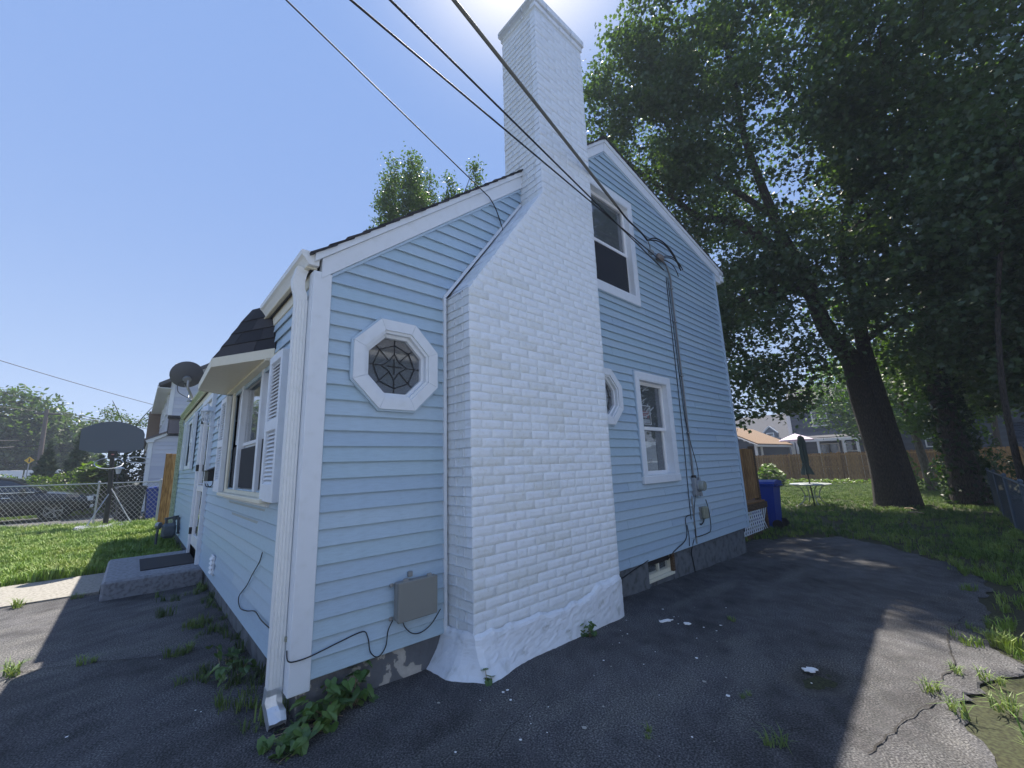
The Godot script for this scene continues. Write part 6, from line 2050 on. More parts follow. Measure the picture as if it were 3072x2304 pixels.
func neighbour_house() -> void:
	var H := thing("pale_house", "pale lilac clapboard house with a shingled skirt roof behind the blue bin", "house", Vector3(-0.05, -0.15, -19.0))
	var ms := [M.lilac0, M.lilac1, M.lilac2]
	# lower storey: enclosed porch that steps out to the street
	clad_wall(H, Vector3(-0.4, 0, 0), X, Z, 8.0, 2.95, 0.16, ms, func(y): return [0.0 if y < 2.7 else (y - 2.7) * 1.0, 8.0])
	clad_wall(H, Vector3(-0.4, 0, -7.0), Z, -X, 7.0, 2.7, 0.16, ms)
	var mb := MB.new()
	for q in [[Vector3(-0.47, 0, -0.06), Vector3(-0.33, 2.72, 0.06)], [Vector3(-0.5, 2.68, -7.0), Vector3(-0.3, 2.78, 0.12)]]:
		mb.rbox(q[0], q[1], 0.01)
	mb.bar(Vector3(-0.55, 2.72, 0.06), Vector3(0.06, 3.05, 0.06), 0.14, 0.1, Z)
	part(H, "corner_trim", mb, M.white_clean)
	mb = MB.new()
	mb.hexa([Vector3(-0.62, 2.74, -7.2), Vector3(0.05, 3.06, -7.2), Vector3(0.05, 3.14, -7.2), Vector3(-0.62, 2.82, -7.2), Vector3(-0.62, 2.74, 0.14), Vector3(0.05, 3.06, 0.14), Vector3(0.05, 3.14, 0.14), Vector3(-0.62, 2.82, 0.14)])
	part(H, "porch_roof", mb, M.shingle_mauve)
	# skirt of wooden shingles, course by course
	for k in 7:
		mb = MB.new()
		var y := 3.04 + k * 0.088
		mb.hexa([Vector3(0.08, y, -0.3), Vector3(8.0, y, -0.3), Vector3(8.0, y + 0.1, -0.36), Vector3(0.1, y + 0.1, -0.36), Vector3(0.06, y, 0.2 - k * 0.03), Vector3(8.0, y, 0.2 - k * 0.03), Vector3(8.0, y + 0.1, 0.17 - k * 0.03), Vector3(0.08, y + 0.1, 0.17 - k * 0.03)])
		part(H, "shingle_course", mb, M.shingle_mauve)
	mb = MB.new()
	mb.rbox(Vector3(0.02, 3.655, -0.1), Vector3(8.0, 3.79, 0.06), 0.01)
	part(H, "dark_band", mb, M.black_matte)
	# upper storey
	clad_wall(H, Vector3(0.05, 3.79, 0), X, Z, 7.6, 2.2, 0.155, ms, func(y): return [0.0, 7.6 if y < 1.3 else 7.6])
	clad_wall(H, Vector3(0.05, 3.0, -9.0), Z, -X, 9.0, 2.2, 0.155, ms)
	mb = MB.new()
	mb.rbox(Vector3(0.0, 3.79, -0.05), Vector3(0.14, 5.2, 0.05), 0.01)
	part(H, "corner_trim", mb, M.white_clean)
	mb = MB.new()
	mb.hexa([Vector3(-0.4, 4.92, -9.3), Vector3(4.2, 8.0, -9.3), Vector3(4.2, 8.14, -9.3), Vector3(-0.4, 5.06, -9.3), Vector3(-0.4, 4.92, 0.3), Vector3(4.2, 8.0, 0.3), Vector3(4.2, 8.14, 0.3), Vector3(-0.4, 5.06, 0.3)])
	part(H, "roof", mb, M.shingle_grey)
	mb = MB.new()
	mb.rbox(Vector3(-0.36, 4.86, -9.2), Vector3(0.04, 4.9, 0.2), 0.01)
	mb.rbox(Vector3(-0.42, 4.86, -9.2), Vector3(-0.36, 5.0, 0.25), 0.01)
	part(H, "eave", mb, M.white_clean)
	for z in [-1.6, -4.2, -6.6]:
		far_window(H, Vector3(0.04, 0, 0), Z, -X, rect(z - 0.5, 3.95, z + 0.5, 4.8), M.white_clean, M.car_glass)
	for z in [-1.4, -3.6, -5.6]:
		far_window(H, Vector3(-0.41, 0, 0), Z, -X, rect(z - 0.6, 1.2, z + 0.6, 2.4), M.white_clean, M.car_glass)
	# chimney of brown shingles further back
	mb = MB.new()
	mb.box(Vector3(-0.5, 0, -9.8), Vector3(0.5, 5.0, -9.1))
	part(H, "rear_bay", mb, M.shingle_tan)
	mb = MB.new()
	mb.box(Vector3(0.1, 0.0, -9.0), Vector3(7.5, 5.0, -0.4))
	part(H, "inner_wall", mb, M.lilac1)
	cable("white guard pipe bent out from the pale neighbour's wall", [Vector3(-0.45, 1.9, -18.9), Vector3(-0.9, 1.95, -18.6), Vector3(-1.05, 1.78, -18.5), Vector3(-0.45, 1.72, -18.9)], 0.02, M.white_clean, "wall_pipe")

func garden_side() -> void:
	var mb: MB
	# back porch: deck, lattice skirt and a short privacy screen
	var P := thing("back_porch", "small wooden back porch with white lattice skirt behind the house corner", "porch", Vector3(7.1, -0.38, -0.4))
	for k in 18:
		mb = MB.new()
		mb.rbox(Vector3(0.0, 0.6, -0.02 - k * 0.14 - 0.132), Vector3(2.34, 0.63, -0.02 - k * 0.14), 0.004)
		part(P, "deck_board", mb, M.wood3)
	for q in [[Vector3(0.0, 0.48, -0.02), Vector3(2.34, 0.6, 0.02)], [Vector3(2.24, 0.0, -0.1), Vector3(2.34, 0.48, 0.0)], [Vector3(2.3, 0.48, -2.5), Vector3(2.34, 0.6, -0.03)], [Vector3(0.0, -0.02, -0.02), Vector3(2.3, 0.06, 0.012)]]:
		mb = MB.new()
		mb.rbox(q[0], q[1], 0.005)
		part(P, "rim_board", mb, M.wood_dark)
	for s in [-1.0, 1.0]:
		var k := -4
		while k < 24:
			var x0 := k * 0.115
			k += 1
			var a := Vector2(x0, 0.02)
			var b := Vector2(x0 + 0.4, 0.48)
			if s < 0: a.x = x0 + 0.4; b.x = x0
			# clip to the panel between x = 0 and x = 2.25
			var lo := minf(a.x, b.x)
			if lo < 0.0 or maxf(a.x, b.x) > 2.25: continue
			mb = MB.new()
			mb.bar(Vector3(a.x, a.y, 0.006 * s), Vector3(b.x, b.y, 0.006 * s), 0.03, 0.008, Z)
			part(P, "lattice_slat", mb, M.white)
	for k in 22:
		mb = MB.new()
		var h := 1.72 + rng.randf_range(-0.01, 0.01)
		mb.rbox(Vector3(0.1 + k * 0.098, 0.68, -0.1), Vector3(0.1 + k * 0.098 + 0.09, h, -0.08), 0.004)
		part(P, "screen_board", mb, M["wood%d" % (rng.randi() % 4)])
	for q in [[Vector3(2.2, 0.5, -0.17), Vector3(2.3, 1.78, -0.07)], [Vector3(0.05, 0.95, -0.15), Vector3(2.2, 1.03, -0.101)], [Vector3(0.05, 1.5, -0.15), Vector3(2.2, 1.58, -0.101)]]:
		mb = MB.new()
		mb.rbox(q[0], q[1], 0.005)
		part(P, "screen_rail", mb, M.wood_dark)
	wheel_bin("blue wheelie bin standing behind the lattice porch", Vector3(9.9, -0.4, -0.56), PI, 1.08, 0.5, M.bin_blue, true)
	# patio table with a closed parasol through it
	var T := thing("patio_table", "round glass patio table on curved metal legs on the lawn", "table", Vector3(15.0, -0.42, -0.8))
	mb = MB.new()
	mb.lathe([[0.0, 0.66], [0.53, 0.66], [0.55, 0.672], [0.55, 0.69], [0.53, 0.7], [0.0, 0.7]], Vector3.ZERO, Y, 32)
	part(T, "table_top", mb, mt(srgb(176, 182, 182), 0.25))
	for k in 4:
		var a := TAU * (k + 0.5) / 4.0 + 0.2
		var e := Vector3(cos(a), 0, sin(a))
		mb = MB.new()
		mb.tube(curve([e * 0.48 + Y * 0.66, e * 0.3 + Y * 0.58, e * 0.2 + Y * 0.36, e * 0.26 + Y * 0.16, e * 0.46 + Y * 0.01], 6), [0.014], 6)
		part(T, "leg", mb, mt(srgb(150, 152, 148), 0.4))
	var rp := []
	for k in 17:
		rp.append(Vector3(0.21 * cos(TAU * k / 16.0), 0.3, 0.21 * sin(TAU * k / 16.0)))
	mb = MB.new()
	mb.tube(rp, [0.01], 6, false)
	part(T, "leg_ring", mb, mt(srgb(150, 152, 148), 0.4))
	var U := thing("closed_parasol", "closed dark green parasol standing through the patio table", "parasol", Vector3(15.0, -0.42, -0.8))
	mb = MB.new()
	mb.tube([Vector3(0, 0, 0.03), Vector3(0, 2.2, -0.09)], [0.019], 8)
	part(U, "pole", mb, M.black)
	mb = MB.new()
	var rings := []
	for q in [[2.2, 0.02], [2.14, 0.09], [1.95, 0.1], [1.8, 0.08], [1.5, 0.09], [1.28, 0.07], [1.12, 0.12], [0.98, 0.155]]:
		var ring := []
		for k in 16:
			var a := TAU * k / 16.0
			var rr: float = q[1] * (1.0 + 0.22 * (1.0 if k % 2 == 0 else -1.0) * (1.0 if q[0] < 2.1 else 0.0))
			ring.append(Vector3(rr * cos(a), q[0] + 0.015 * sin(a * 3.0), rr * sin(a) - 0.05 * q[0] / 2.2))
		rings.append(ring)
	for i in rings.size() - 1:
		for k in 16:
			var j := (k + 1) % 16
			mb.quad(rings[i + 1][k], rings[i][k], rings[i][j], rings[i + 1][j])
	part(U, "canopy", mb, M.umbrella_green)
	mb = MB.new()
	mb.lathe([[0.095, 1.27], [0.1, 1.3], [0.095, 1.33]], Vector3(0, 0, -0.04), Y, 12)
	part(U, "tie_strap", mb, M.umbrella_green)
	# the tall board fence across the end of the garden
	var F := thing("wooden_fence", "long dog eared timber board fence across the end of the lawn", "fence", Vector3(31.4, -0.62, -14.0))
	var pk := []
	for v in 3:
		mb = MB.new()
		var h := 1.84 + 0.01 * v
		mb.prism(PackedVector2Array([Vector2(0, 0), Vector2(0.142, 0), Vector2(0.142, h - 0.04), Vector2(0.11, h), Vector2(0.032, h), Vector2(0, h - 0.04)]), Vector3.ZERO, Z, Y, -X, 0.0, 0.02)
		pk.append(mb.mesh())
	for k in 132:
		put(F, "picket", pk[k % 3], M["wood%d" % (rng.randi() % 4)], Transform3D(Basis(X, rng.randf_range(-0.004, 0.004)), Vector3(rng.randf_range(-0.003, 0.003), rng.randf_range(-0.012, 0.006), k * 0.152)))
	for k in 9:
		mb = MB.new()
		mb.rbox(Vector3(-0.16, -0.1, k * 2.62 + 0.78 - 0.05), Vector3(-0.06, 1.88, k * 2.62 + 0.78 + 0.05), 0.006)
		part(F, "post", mb, M.wood0)
		for y in [0.22, 0.95, 1.66]:
			mb = MB.new()
			mb.rbox(Vector3(-0.059, y, k * 2.62 - 1.78 + 0.0), Vector3(-0.021, y + 0.08, k * 2.62 + 0.78), 0.005)
			part(F, "rail", mb, M.wood2)
	# garage with a tan roof beyond the fence
	var G := thing("garage", "low navy garage with a tan shingle roof beyond the back fence", "garage", Vector3(36.0, -0.6, -8.75))
	clad_wall(G, Vector3(0, 0, 0), X, Z, 9.0, 2.65, 0.2, [M.navy2])
	clad_wall(G, Vector3(0, 0, -6.0), Z, -X, 6.0, 4.2, 0.2, [M.navy], func(y): return [maxf(0.0, (y - 2.65) * 1.9), minf(6.0, 6.0 - (y - 2.65) * 1.9)])
	for q in [[0.28, 2.66, -3.0, 4.36, 1], [-6.3, 2.66, -3.0, 4.36, 0]]:
		mb = MB.new()
		mb.hexa([Vector3(-0.35, q[1], q[0]), Vector3(9.3, q[1], q[0]), Vector3(9.3, q[3], q[2]), Vector3(-0.35, q[3], q[2]), Vector3(-0.35, q[1] + 0.1, q[0]), Vector3(9.3, q[1] + 0.1, q[0]), Vector3(9.3, q[3] + 0.1, q[2]), Vector3(-0.35, q[3] + 0.1, q[2])])
		part(G, "roof_slope", mb, M.shingle_tan)
		mb = MB.new()
		mb.bar(Vector3(-0.37, q[1] - 0.05, q[0]), Vector3(-0.37, q[3] - 0.05, q[2]), 0.06, 0.24, X)
		part(G, "rake_board", mb, M.white_clean)
	for q in [[Vector3(-0.06, 0, -0.1), Vector3(0.08, 2.65, 0.08)], [Vector3(-0.3, 2.5, 0.1), Vector3(9.2, 2.66, 0.3)], [Vector3(0.9, 0, 0.02), Vector3(1.3, 2.5, 0.08)]]:
		mb = MB.new()
		mb.rbox(q[0], q[1], 0.01)
		part(G, "white_trim", mb, M.white_clean)
	mb = MB.new()
	mb.box(Vector3(0.4, 3.2, -4.2), Vector3(1.1, 5.3, -3.5))
	part(G, "chimney", mb, M.red_brick)
	# navy house with a porch
	var H := thing("navy_house", "two storey navy clapboard house with white trim beyond the back fence", "house", Vector3(46.0, -0.6, -8.8))
	clad_wall(H, Vector3(0, 0, 0), Z, -X, 15.0, 6.2, 0.22, [M.navy, M.navy2])
	for q in [[Vector3(-0.08, 0, -0.02), Vector3(0.1, 6.2, 0.3)], [Vector3(-0.06, 0, 14.8), Vector3(0.1, 6.2, 15.02)]]:
		mb = MB.new()
		mb.rbox(q[0], q[1], 0.01)
		part(H, "corner_board", mb, M.white_clean)
	mb = MB.new()
	mb.hexa([Vector3(-0.4, 6.2, -0.4), Vector3(-0.4, 6.2, 15.4), Vector3(4.5, 8.6, 15.4), Vector3(4.5, 8.6, -0.4), Vector3(-0.4, 6.35, -0.4), Vector3(-0.4, 6.35, 15.4), Vector3(4.5, 8.75, 15.4), Vector3(4.5, 8.75, -0.4)])
	part(H, "roof", mb, M.shingle_grey)
	mb = MB.new()
	mb.hexa([Vector3(-2.2, 3.1, 0.9), Vector3(-2.2, 3.1, 7.4), Vector3(0, 3.75, 7.4), Vector3(0, 3.75, 0.9), Vector3(-2.2, 3.2, 0.9), Vector3(-2.2, 3.2, 7.4), Vector3(0, 3.9, 7.4), Vector3(0, 3.9, 0.9)])
	part(H, "porch_roof", mb, M.shingle_grey)
	mb = MB.new()
	mb.rbox(Vector3(-2.25, 2.86, 0.85), Vector3(-2.1, 3.12, 7.45), 0.01)
	part(H, "porch_fascia", mb, M.white_clean)
	for z in [1.0, 2.6, 4.4, 5.3, 7.3]:
		mb = MB.new()
		mb.rbox(Vector3(-2.22, 0, z - 0.09), Vector3(-2.06, 2.86, z + 0.09), 0.01)
		part(H, "porch_post", mb, M.white_clean)
	far_window(H, Vector3(-0.03, 0, 0), Z, -X, rect(3.9, 1.9, 5.1, 3.3), M.white_clean, M.car_glass)
	far_window(H, Vector3(-0.03, 0, 0), Z, -X, rect(2.2, 0.4, 3.7, 2.7), M.white_clean, M.car_glass)
	far_window(H, Vector3(-0.03, 0, 0), Z, -X, rect(9.2, 2.0, 10.4, 3.4), M.white_clean, M.car_glass)
	far_window(H, Vector3(-0.03, 0, 0), Z, -X, rect(2.0, 4.3, 3.2, 5.7), M.white_clean, M.car_glass)
	far_window(H, Vector3(-0.03, 0, 0), Z, -X, rect(6.0, 4.3, 7.2, 5.7), M.white_clean, M.car_glass)
	mb = MB.new()
	mb.box(Vector3(0.05, 0, 0.05), Vector3(6, 6.1, 14.9))
	part(H, "inner_wall", mb, M.navy)
	# grey roofed house further off
	var R := thing("grey_house", "far house with a wide grey roof and two small dormers", "house", Vector3(62.0, -0.6, -24.0))
	mb = MB.new()
	mb.box(Vector3(0, 0, 0), Vector3(8, 3.4, 14))
	part(R, "wall", mb, M.navy2)
	mb = MB.new()
	mb.hexa([Vector3(-0.4, 3.3, -0.4), Vector3(-0.4, 3.3, 14.4), Vector3(5, 7.4, 14.4), Vector3(5, 7.4, -0.4), Vector3(-0.4, 3.45, -0.4), Vector3(-0.4, 3.45, 14.4), Vector3(5, 7.6, 14.4), Vector3(5, 7.6, -0.4)])
	part(R, "roof", mb, M.shingle_grey)
	for z in [8.9, 12.2]:
		var D := hold(R, "dormer")
		mb = MB.new()
		mb.prism(PackedVector2Array([Vector2(-0.8, 0), Vector2(0.8, 0), Vector2(0.8, 1.1), Vector2(0, 1.9), Vector2(-0.8, 1.1)]), Vector3(0.6, 3.7, z), Z, Y, -X, -2.5, 0.0)
		part(D, "wall", mb, M.navy2)
		for s in [-1.0, 1.0]:
			mb = MB.new()
			mb.bar(Vector3(0.55, 4.75, z + s * 0.95), Vector3(0.55, 5.7, z), 0.12, 0.2, X)
			part(D, "rake_board", mb, M.white_clean)
		far_window(D, Vector3(0.59, 3.7, z), Z, -X, rect(-0.45, 0.2, 0.45, 1.1), M.white_clean, M.car_glass)
	# open pale parasol on the neighbour's terrace
	var Q := thing("open_parasol", "open pale lilac parasol on the terrace before the navy house", "parasol", Vector3(39.5, -0.6, -6.8))
	mb = MB.new()
	mb.tube([Vector3.ZERO, Vector3(0, 3.45, 0)], [0.025], 6)
	part(Q, "pole", mb, M.white_clean)
	mb = MB.new()
	for k in 8:
		var a0 := TAU * k / 8.0
		var a1 := TAU * (k + 1) / 8.0
		var t := Vector3(0, 3.5, 0)
		var e0 := Vector3(cos(a0) * 1.25, 2.98, sin(a0) * 1.25)
		var e1 := Vector3(cos(a1) * 1.25, 2.98, sin(a1) * 1.25)
		var m0 := Vector3(cos(a0) * 0.6, 3.27, sin(a0) * 0.6)
		var m1 := Vector3(cos(a1) * 0.6, 3.27, sin(a1) * 0.6)
		mb.quad(e1, e0, m0, m1); mb.tri(m1, m0, t)
		mb.quad(e0, e1, e1 - Y * 0.08, e0 - Y * 0.08)
	part(Q, "canopy", mb, M.umbrella_lilac)
	# chain link fence along the side of the garden, and the shed behind it
	var sp := []
	for q in [[4.6, 3.3], [7.0, 3.24], [9.4, 3.18], [11.8, 3.1], [14.2, 3.02], [16.6, 2.96], [22.0, 2.9]]:
		sp.append(Vector3(q[0], ground_y(q[0], q[1]), q[1]))
	chain_fence("chain_link_fence", "dark weathered chain link fence beside the weedy driveway edge", sp, 1.0, 0.1, 0.0022, mt(srgb(84, 96, 108), 0.6, {"metal": 0.3}))
	var S := thing("garden_shed", "grey weathered plank shed with a low sloping roof behind the side fence", "shed", Vector3(11.9, -0.42, 3.55))
	for k in 16:
		mb = MB.new()
		var h := 1.5 + 0.22 * k * 0.145
		mb.rbox(Vector3(k * 0.145, 0, 0.0), Vector3(k * 0.145 + 0.14, h, 0.02), 0.003)
		part(S, "plank", mb, M.shed)
	for k in 12:
		mb = MB.new()
		mb.rbox(Vector3(-0.02, 0, 0.03 + k * 0.145), Vector3(0.0, 1.5, 0.03 + k * 0.145 + 0.14), 0.003)
		part(S, "plank", mb, M.shed)
	for k in 9:
		mb = MB.new()
		var x0 := -0.2 + k * 0.3
		mb.hexa([Vector3(x0, 1.56 + 0.22 * (x0 + 0.2), -0.13), Vector3(x0 + 0.34, 1.56 + 0.22 * (x0 + 0.5), -0.13), Vector3(x0 + 0.34, 1.58 + 0.22 * (x0 + 0.5), -0.13), Vector3(x0, 1.6 + 0.22 * (x0 + 0.2), -0.13), Vector3(x0, 1.56 + 0.22 * (x0 + 0.2), 1.9), Vector3(x0 + 0.34, 1.56 + 0.22 * (x0 + 0.5), 1.9), Vector3(x0 + 0.34, 1.58 + 0.22 * (x0 + 0.5), 1.9), Vector3(x0, 1.6 + 0.22 * (x0 + 0.2), 1.9)])
		part(S, "roof_strip", mb, M.shingle_grey)
	# plants along the fence and between the trunks
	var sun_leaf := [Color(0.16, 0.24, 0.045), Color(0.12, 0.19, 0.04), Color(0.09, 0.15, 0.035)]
	shrub("garden_shrub", "bright sunlit shrub in front of the fence beside the blue bin", "shrub", Vector3(26.0, -0.58, -5.1), [[Vector3(0, 0.55, 0), Vector3(0.75, 0.6, 0.75), 700], [Vector3(0.2, 1.0, -0.1), Vector3(0.4, 0.35, 0.4), 180]], {"seed": 81, "size": 0.17, "tints": sun_leaf, "shape": maple_leaf, "flat": 0.6})
	shrub("garden_shrub", "yellow leafed shrub catching the sun beside the pale trunk", "shrub", Vector3(23.0, -0.58, 0.75), [[Vector3(0, 1.0, 0), Vector3(0.35, 0.9, 0.4), 420], [Vector3(0.1, 0.4, 0.1), Vector3(0.5, 0.4, 0.5), 260]], {"seed": 82, "size": 0.15, "tints": sun_leaf})
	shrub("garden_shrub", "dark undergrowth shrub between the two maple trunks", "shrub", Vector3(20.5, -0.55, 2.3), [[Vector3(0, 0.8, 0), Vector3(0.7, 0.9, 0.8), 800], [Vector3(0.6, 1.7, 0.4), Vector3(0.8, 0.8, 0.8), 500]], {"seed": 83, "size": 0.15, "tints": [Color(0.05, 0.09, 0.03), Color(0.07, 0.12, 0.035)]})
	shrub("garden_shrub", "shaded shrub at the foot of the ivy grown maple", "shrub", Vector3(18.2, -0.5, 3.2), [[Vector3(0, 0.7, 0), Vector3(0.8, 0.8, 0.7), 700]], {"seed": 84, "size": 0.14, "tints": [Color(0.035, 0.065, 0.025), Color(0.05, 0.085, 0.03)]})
	var fb := []
	for k in 13:
		fb.append([Vector3(0.15 * sin(k * 2.0), 0.13, k * 0.55), Vector3(0.4, 0.2 + 0.06 * sin(k * 3.1), 0.4), 150])
	shrub("border_plants", "low pale flowering plants in the border along the timber fence", "plants", Vector3(29.6, -0.6, -5.0), fb, {"seed": 85, "size": 0.14, "tints": [Color(0.2, 0.27, 0.1), Color(0.3, 0.34, 0.2), Color(0.12, 0.18, 0.05)]})
	# ivy on the second trunk
	var iv := []
	for k in 7:
		iv.append([Vector3(0.03, 0.4 + k * 0.75, 0.0), Vector3(0.55 - 0.02 * k, 0.5, 0.55 - 0.02 * k), 330])
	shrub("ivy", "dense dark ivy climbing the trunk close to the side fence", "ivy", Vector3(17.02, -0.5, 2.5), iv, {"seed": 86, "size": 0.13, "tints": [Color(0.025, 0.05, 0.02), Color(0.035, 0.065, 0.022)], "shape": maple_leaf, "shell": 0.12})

func opposite_side() -> void:
	# the pale house across the drive, behind the camera: the octagon window mirrors its sunlit wall
	var H := thing("pale_blue_house", "pale clapboard house across the driveway mirrored in the octagon window", "house", Vector3(-9.0, -0.2, 7.2))
	clad_wall(H, Vector3(20, 0, 0), -X, -Z, 20.0, 4.3, 0.13, [mt(srgb(200, 214, 232), 0.6), mt(srgb(196, 210, 228), 0.6)])  # pale blue chosen to bounce cooler light onto the shaded gable
	for q in [[13.2, 1.0], [9.0, 1.0], [17.2, 1.0], [4.0, 1.0]]:
		far_window(H, Vector3(q[0], 0, -0.03), -X, -Z, rect(0, q[1], 1.1, q[1] + 1.5), M.white_clean, M.car_glass)
	var mb := MB.new()
	mb.hexa([Vector3(-0.4, 4.3, -0.35), Vector3(20.4, 4.3, -0.35), Vector3(20.4, 7.2, 4.5), Vector3(-0.4, 7.2, 4.5), Vector3(-0.4, 4.42, -0.35), Vector3(20.4, 4.42, -0.35), Vector3(20.4, 7.34, 4.5), Vector3(-0.4, 7.34, 4.5)])
	part(H, "roof", mb, M.shingle_grey)
	mb = MB.new()
	mb.rbox(Vector3(-0.4, 4.18, -0.4), Vector3(20.4, 4.32, -0.2), 0.01)
	part(H, "gutter", mb, M.white_clean)
	mb = MB.new()
	mb.box(Vector3(0, 0, 0.04), Vector3(20, 4.3, 8))
	part(H, "inner_wall", mb, M.lilac1)
	# its concrete drive, unseen, added to bounce sunlight onto the shaded gable
	var d := MB.new()
	for i in 26:
		var x0 := -14.0 + i
		d.quad(Vector3(x0, ground_y(x0, 5) + 0.02, 7.15), Vector3(x0 + 1, ground_y(x0 + 1, 5) + 0.02, 7.15), Vector3(x0 + 1, ground_y(x0 + 1, 5) + 0.02, 3.7), Vector3(x0, ground_y(x0, 5) + 0.02, 3.7))
	struct("bounce_drive", d, mt(srgb(150, 152, 154), 0.9))

func tuft_mesh(n: int, sd: int, lean: float, w: float) -> ArrayMesh:
	var r := RandomNumberGenerator.new()
	r.seed = sd
	var mb := MB.new()
	for k in n:
		var a := r.randf() * TAU
		var e := Vector3(cos(a), 0, sin(a))
		var s := Vector3(-sin(a), 0, cos(a)) * w * r.randf_range(0.7, 1.2)
		var b := Vector3(r.randf_range(-0.25, 0.25), 0, r.randf_range(-0.25, 0.25))
		var h := r.randf_range(0.6, 1.1)
		var l := lean * r.randf_range(0.3, 1.2)
		var m := b + e * l * 0.35 * h + Y * h * 0.6
		var t := b + e * l * h + Y * h * (0.95 - 0.3 * l)
		mb.quad(b - s, b + s, m + s * 0.8, m - s * 0.8)
		mb.tri(m - s * 0.8, m + s * 0.8, t)
	return mb.mesh()

func strew(called: String, n: int, sd: int, area: Rect2, inside: Callable, size: Array, tints: Array, mesh: Mesh, label: String) -> void:
	var r := RandomNumberGenerator.new()
	r.seed = sd
	var tr := []
	var cl := []
	for k in n:
		var x := r.randf_range(area.position.x, area.end.x)
		var z := r.randf_range(area.position.y, area.end.y)
		if not inside.call(x, z): continue
		var s := r.randf_range(size[0], size[1]) * (1.0 + 0.35 * gn.get_noise_2d(x * 70.0, z * 70.0))
		tr.append(Transform3D(Basis(Y, r.randf() * TAU).scaled(Vector3(s, s * r.randf_range(0.8, 1.25), s)), Vector3(x, ground_y(x, z) - 0.01, z)))
		var q := clampf(0.5 + 0.9 * gn.get_noise_2d(x * 40.0 + 9.0, z * 40.0) + r.randf_range(-0.3, 0.3), 0.0, 0.999)
		var c: Color = tints[int(q * tints.size())]
		var j := r.randf_range(0.8, 1.2)
		cl.append(Color(c.r * j, c.g * j, c.b * j))
	var o := multi(self, called, mesh, M.grass, tr, cl)
	meta(o, label, "grass", "", "stuff")

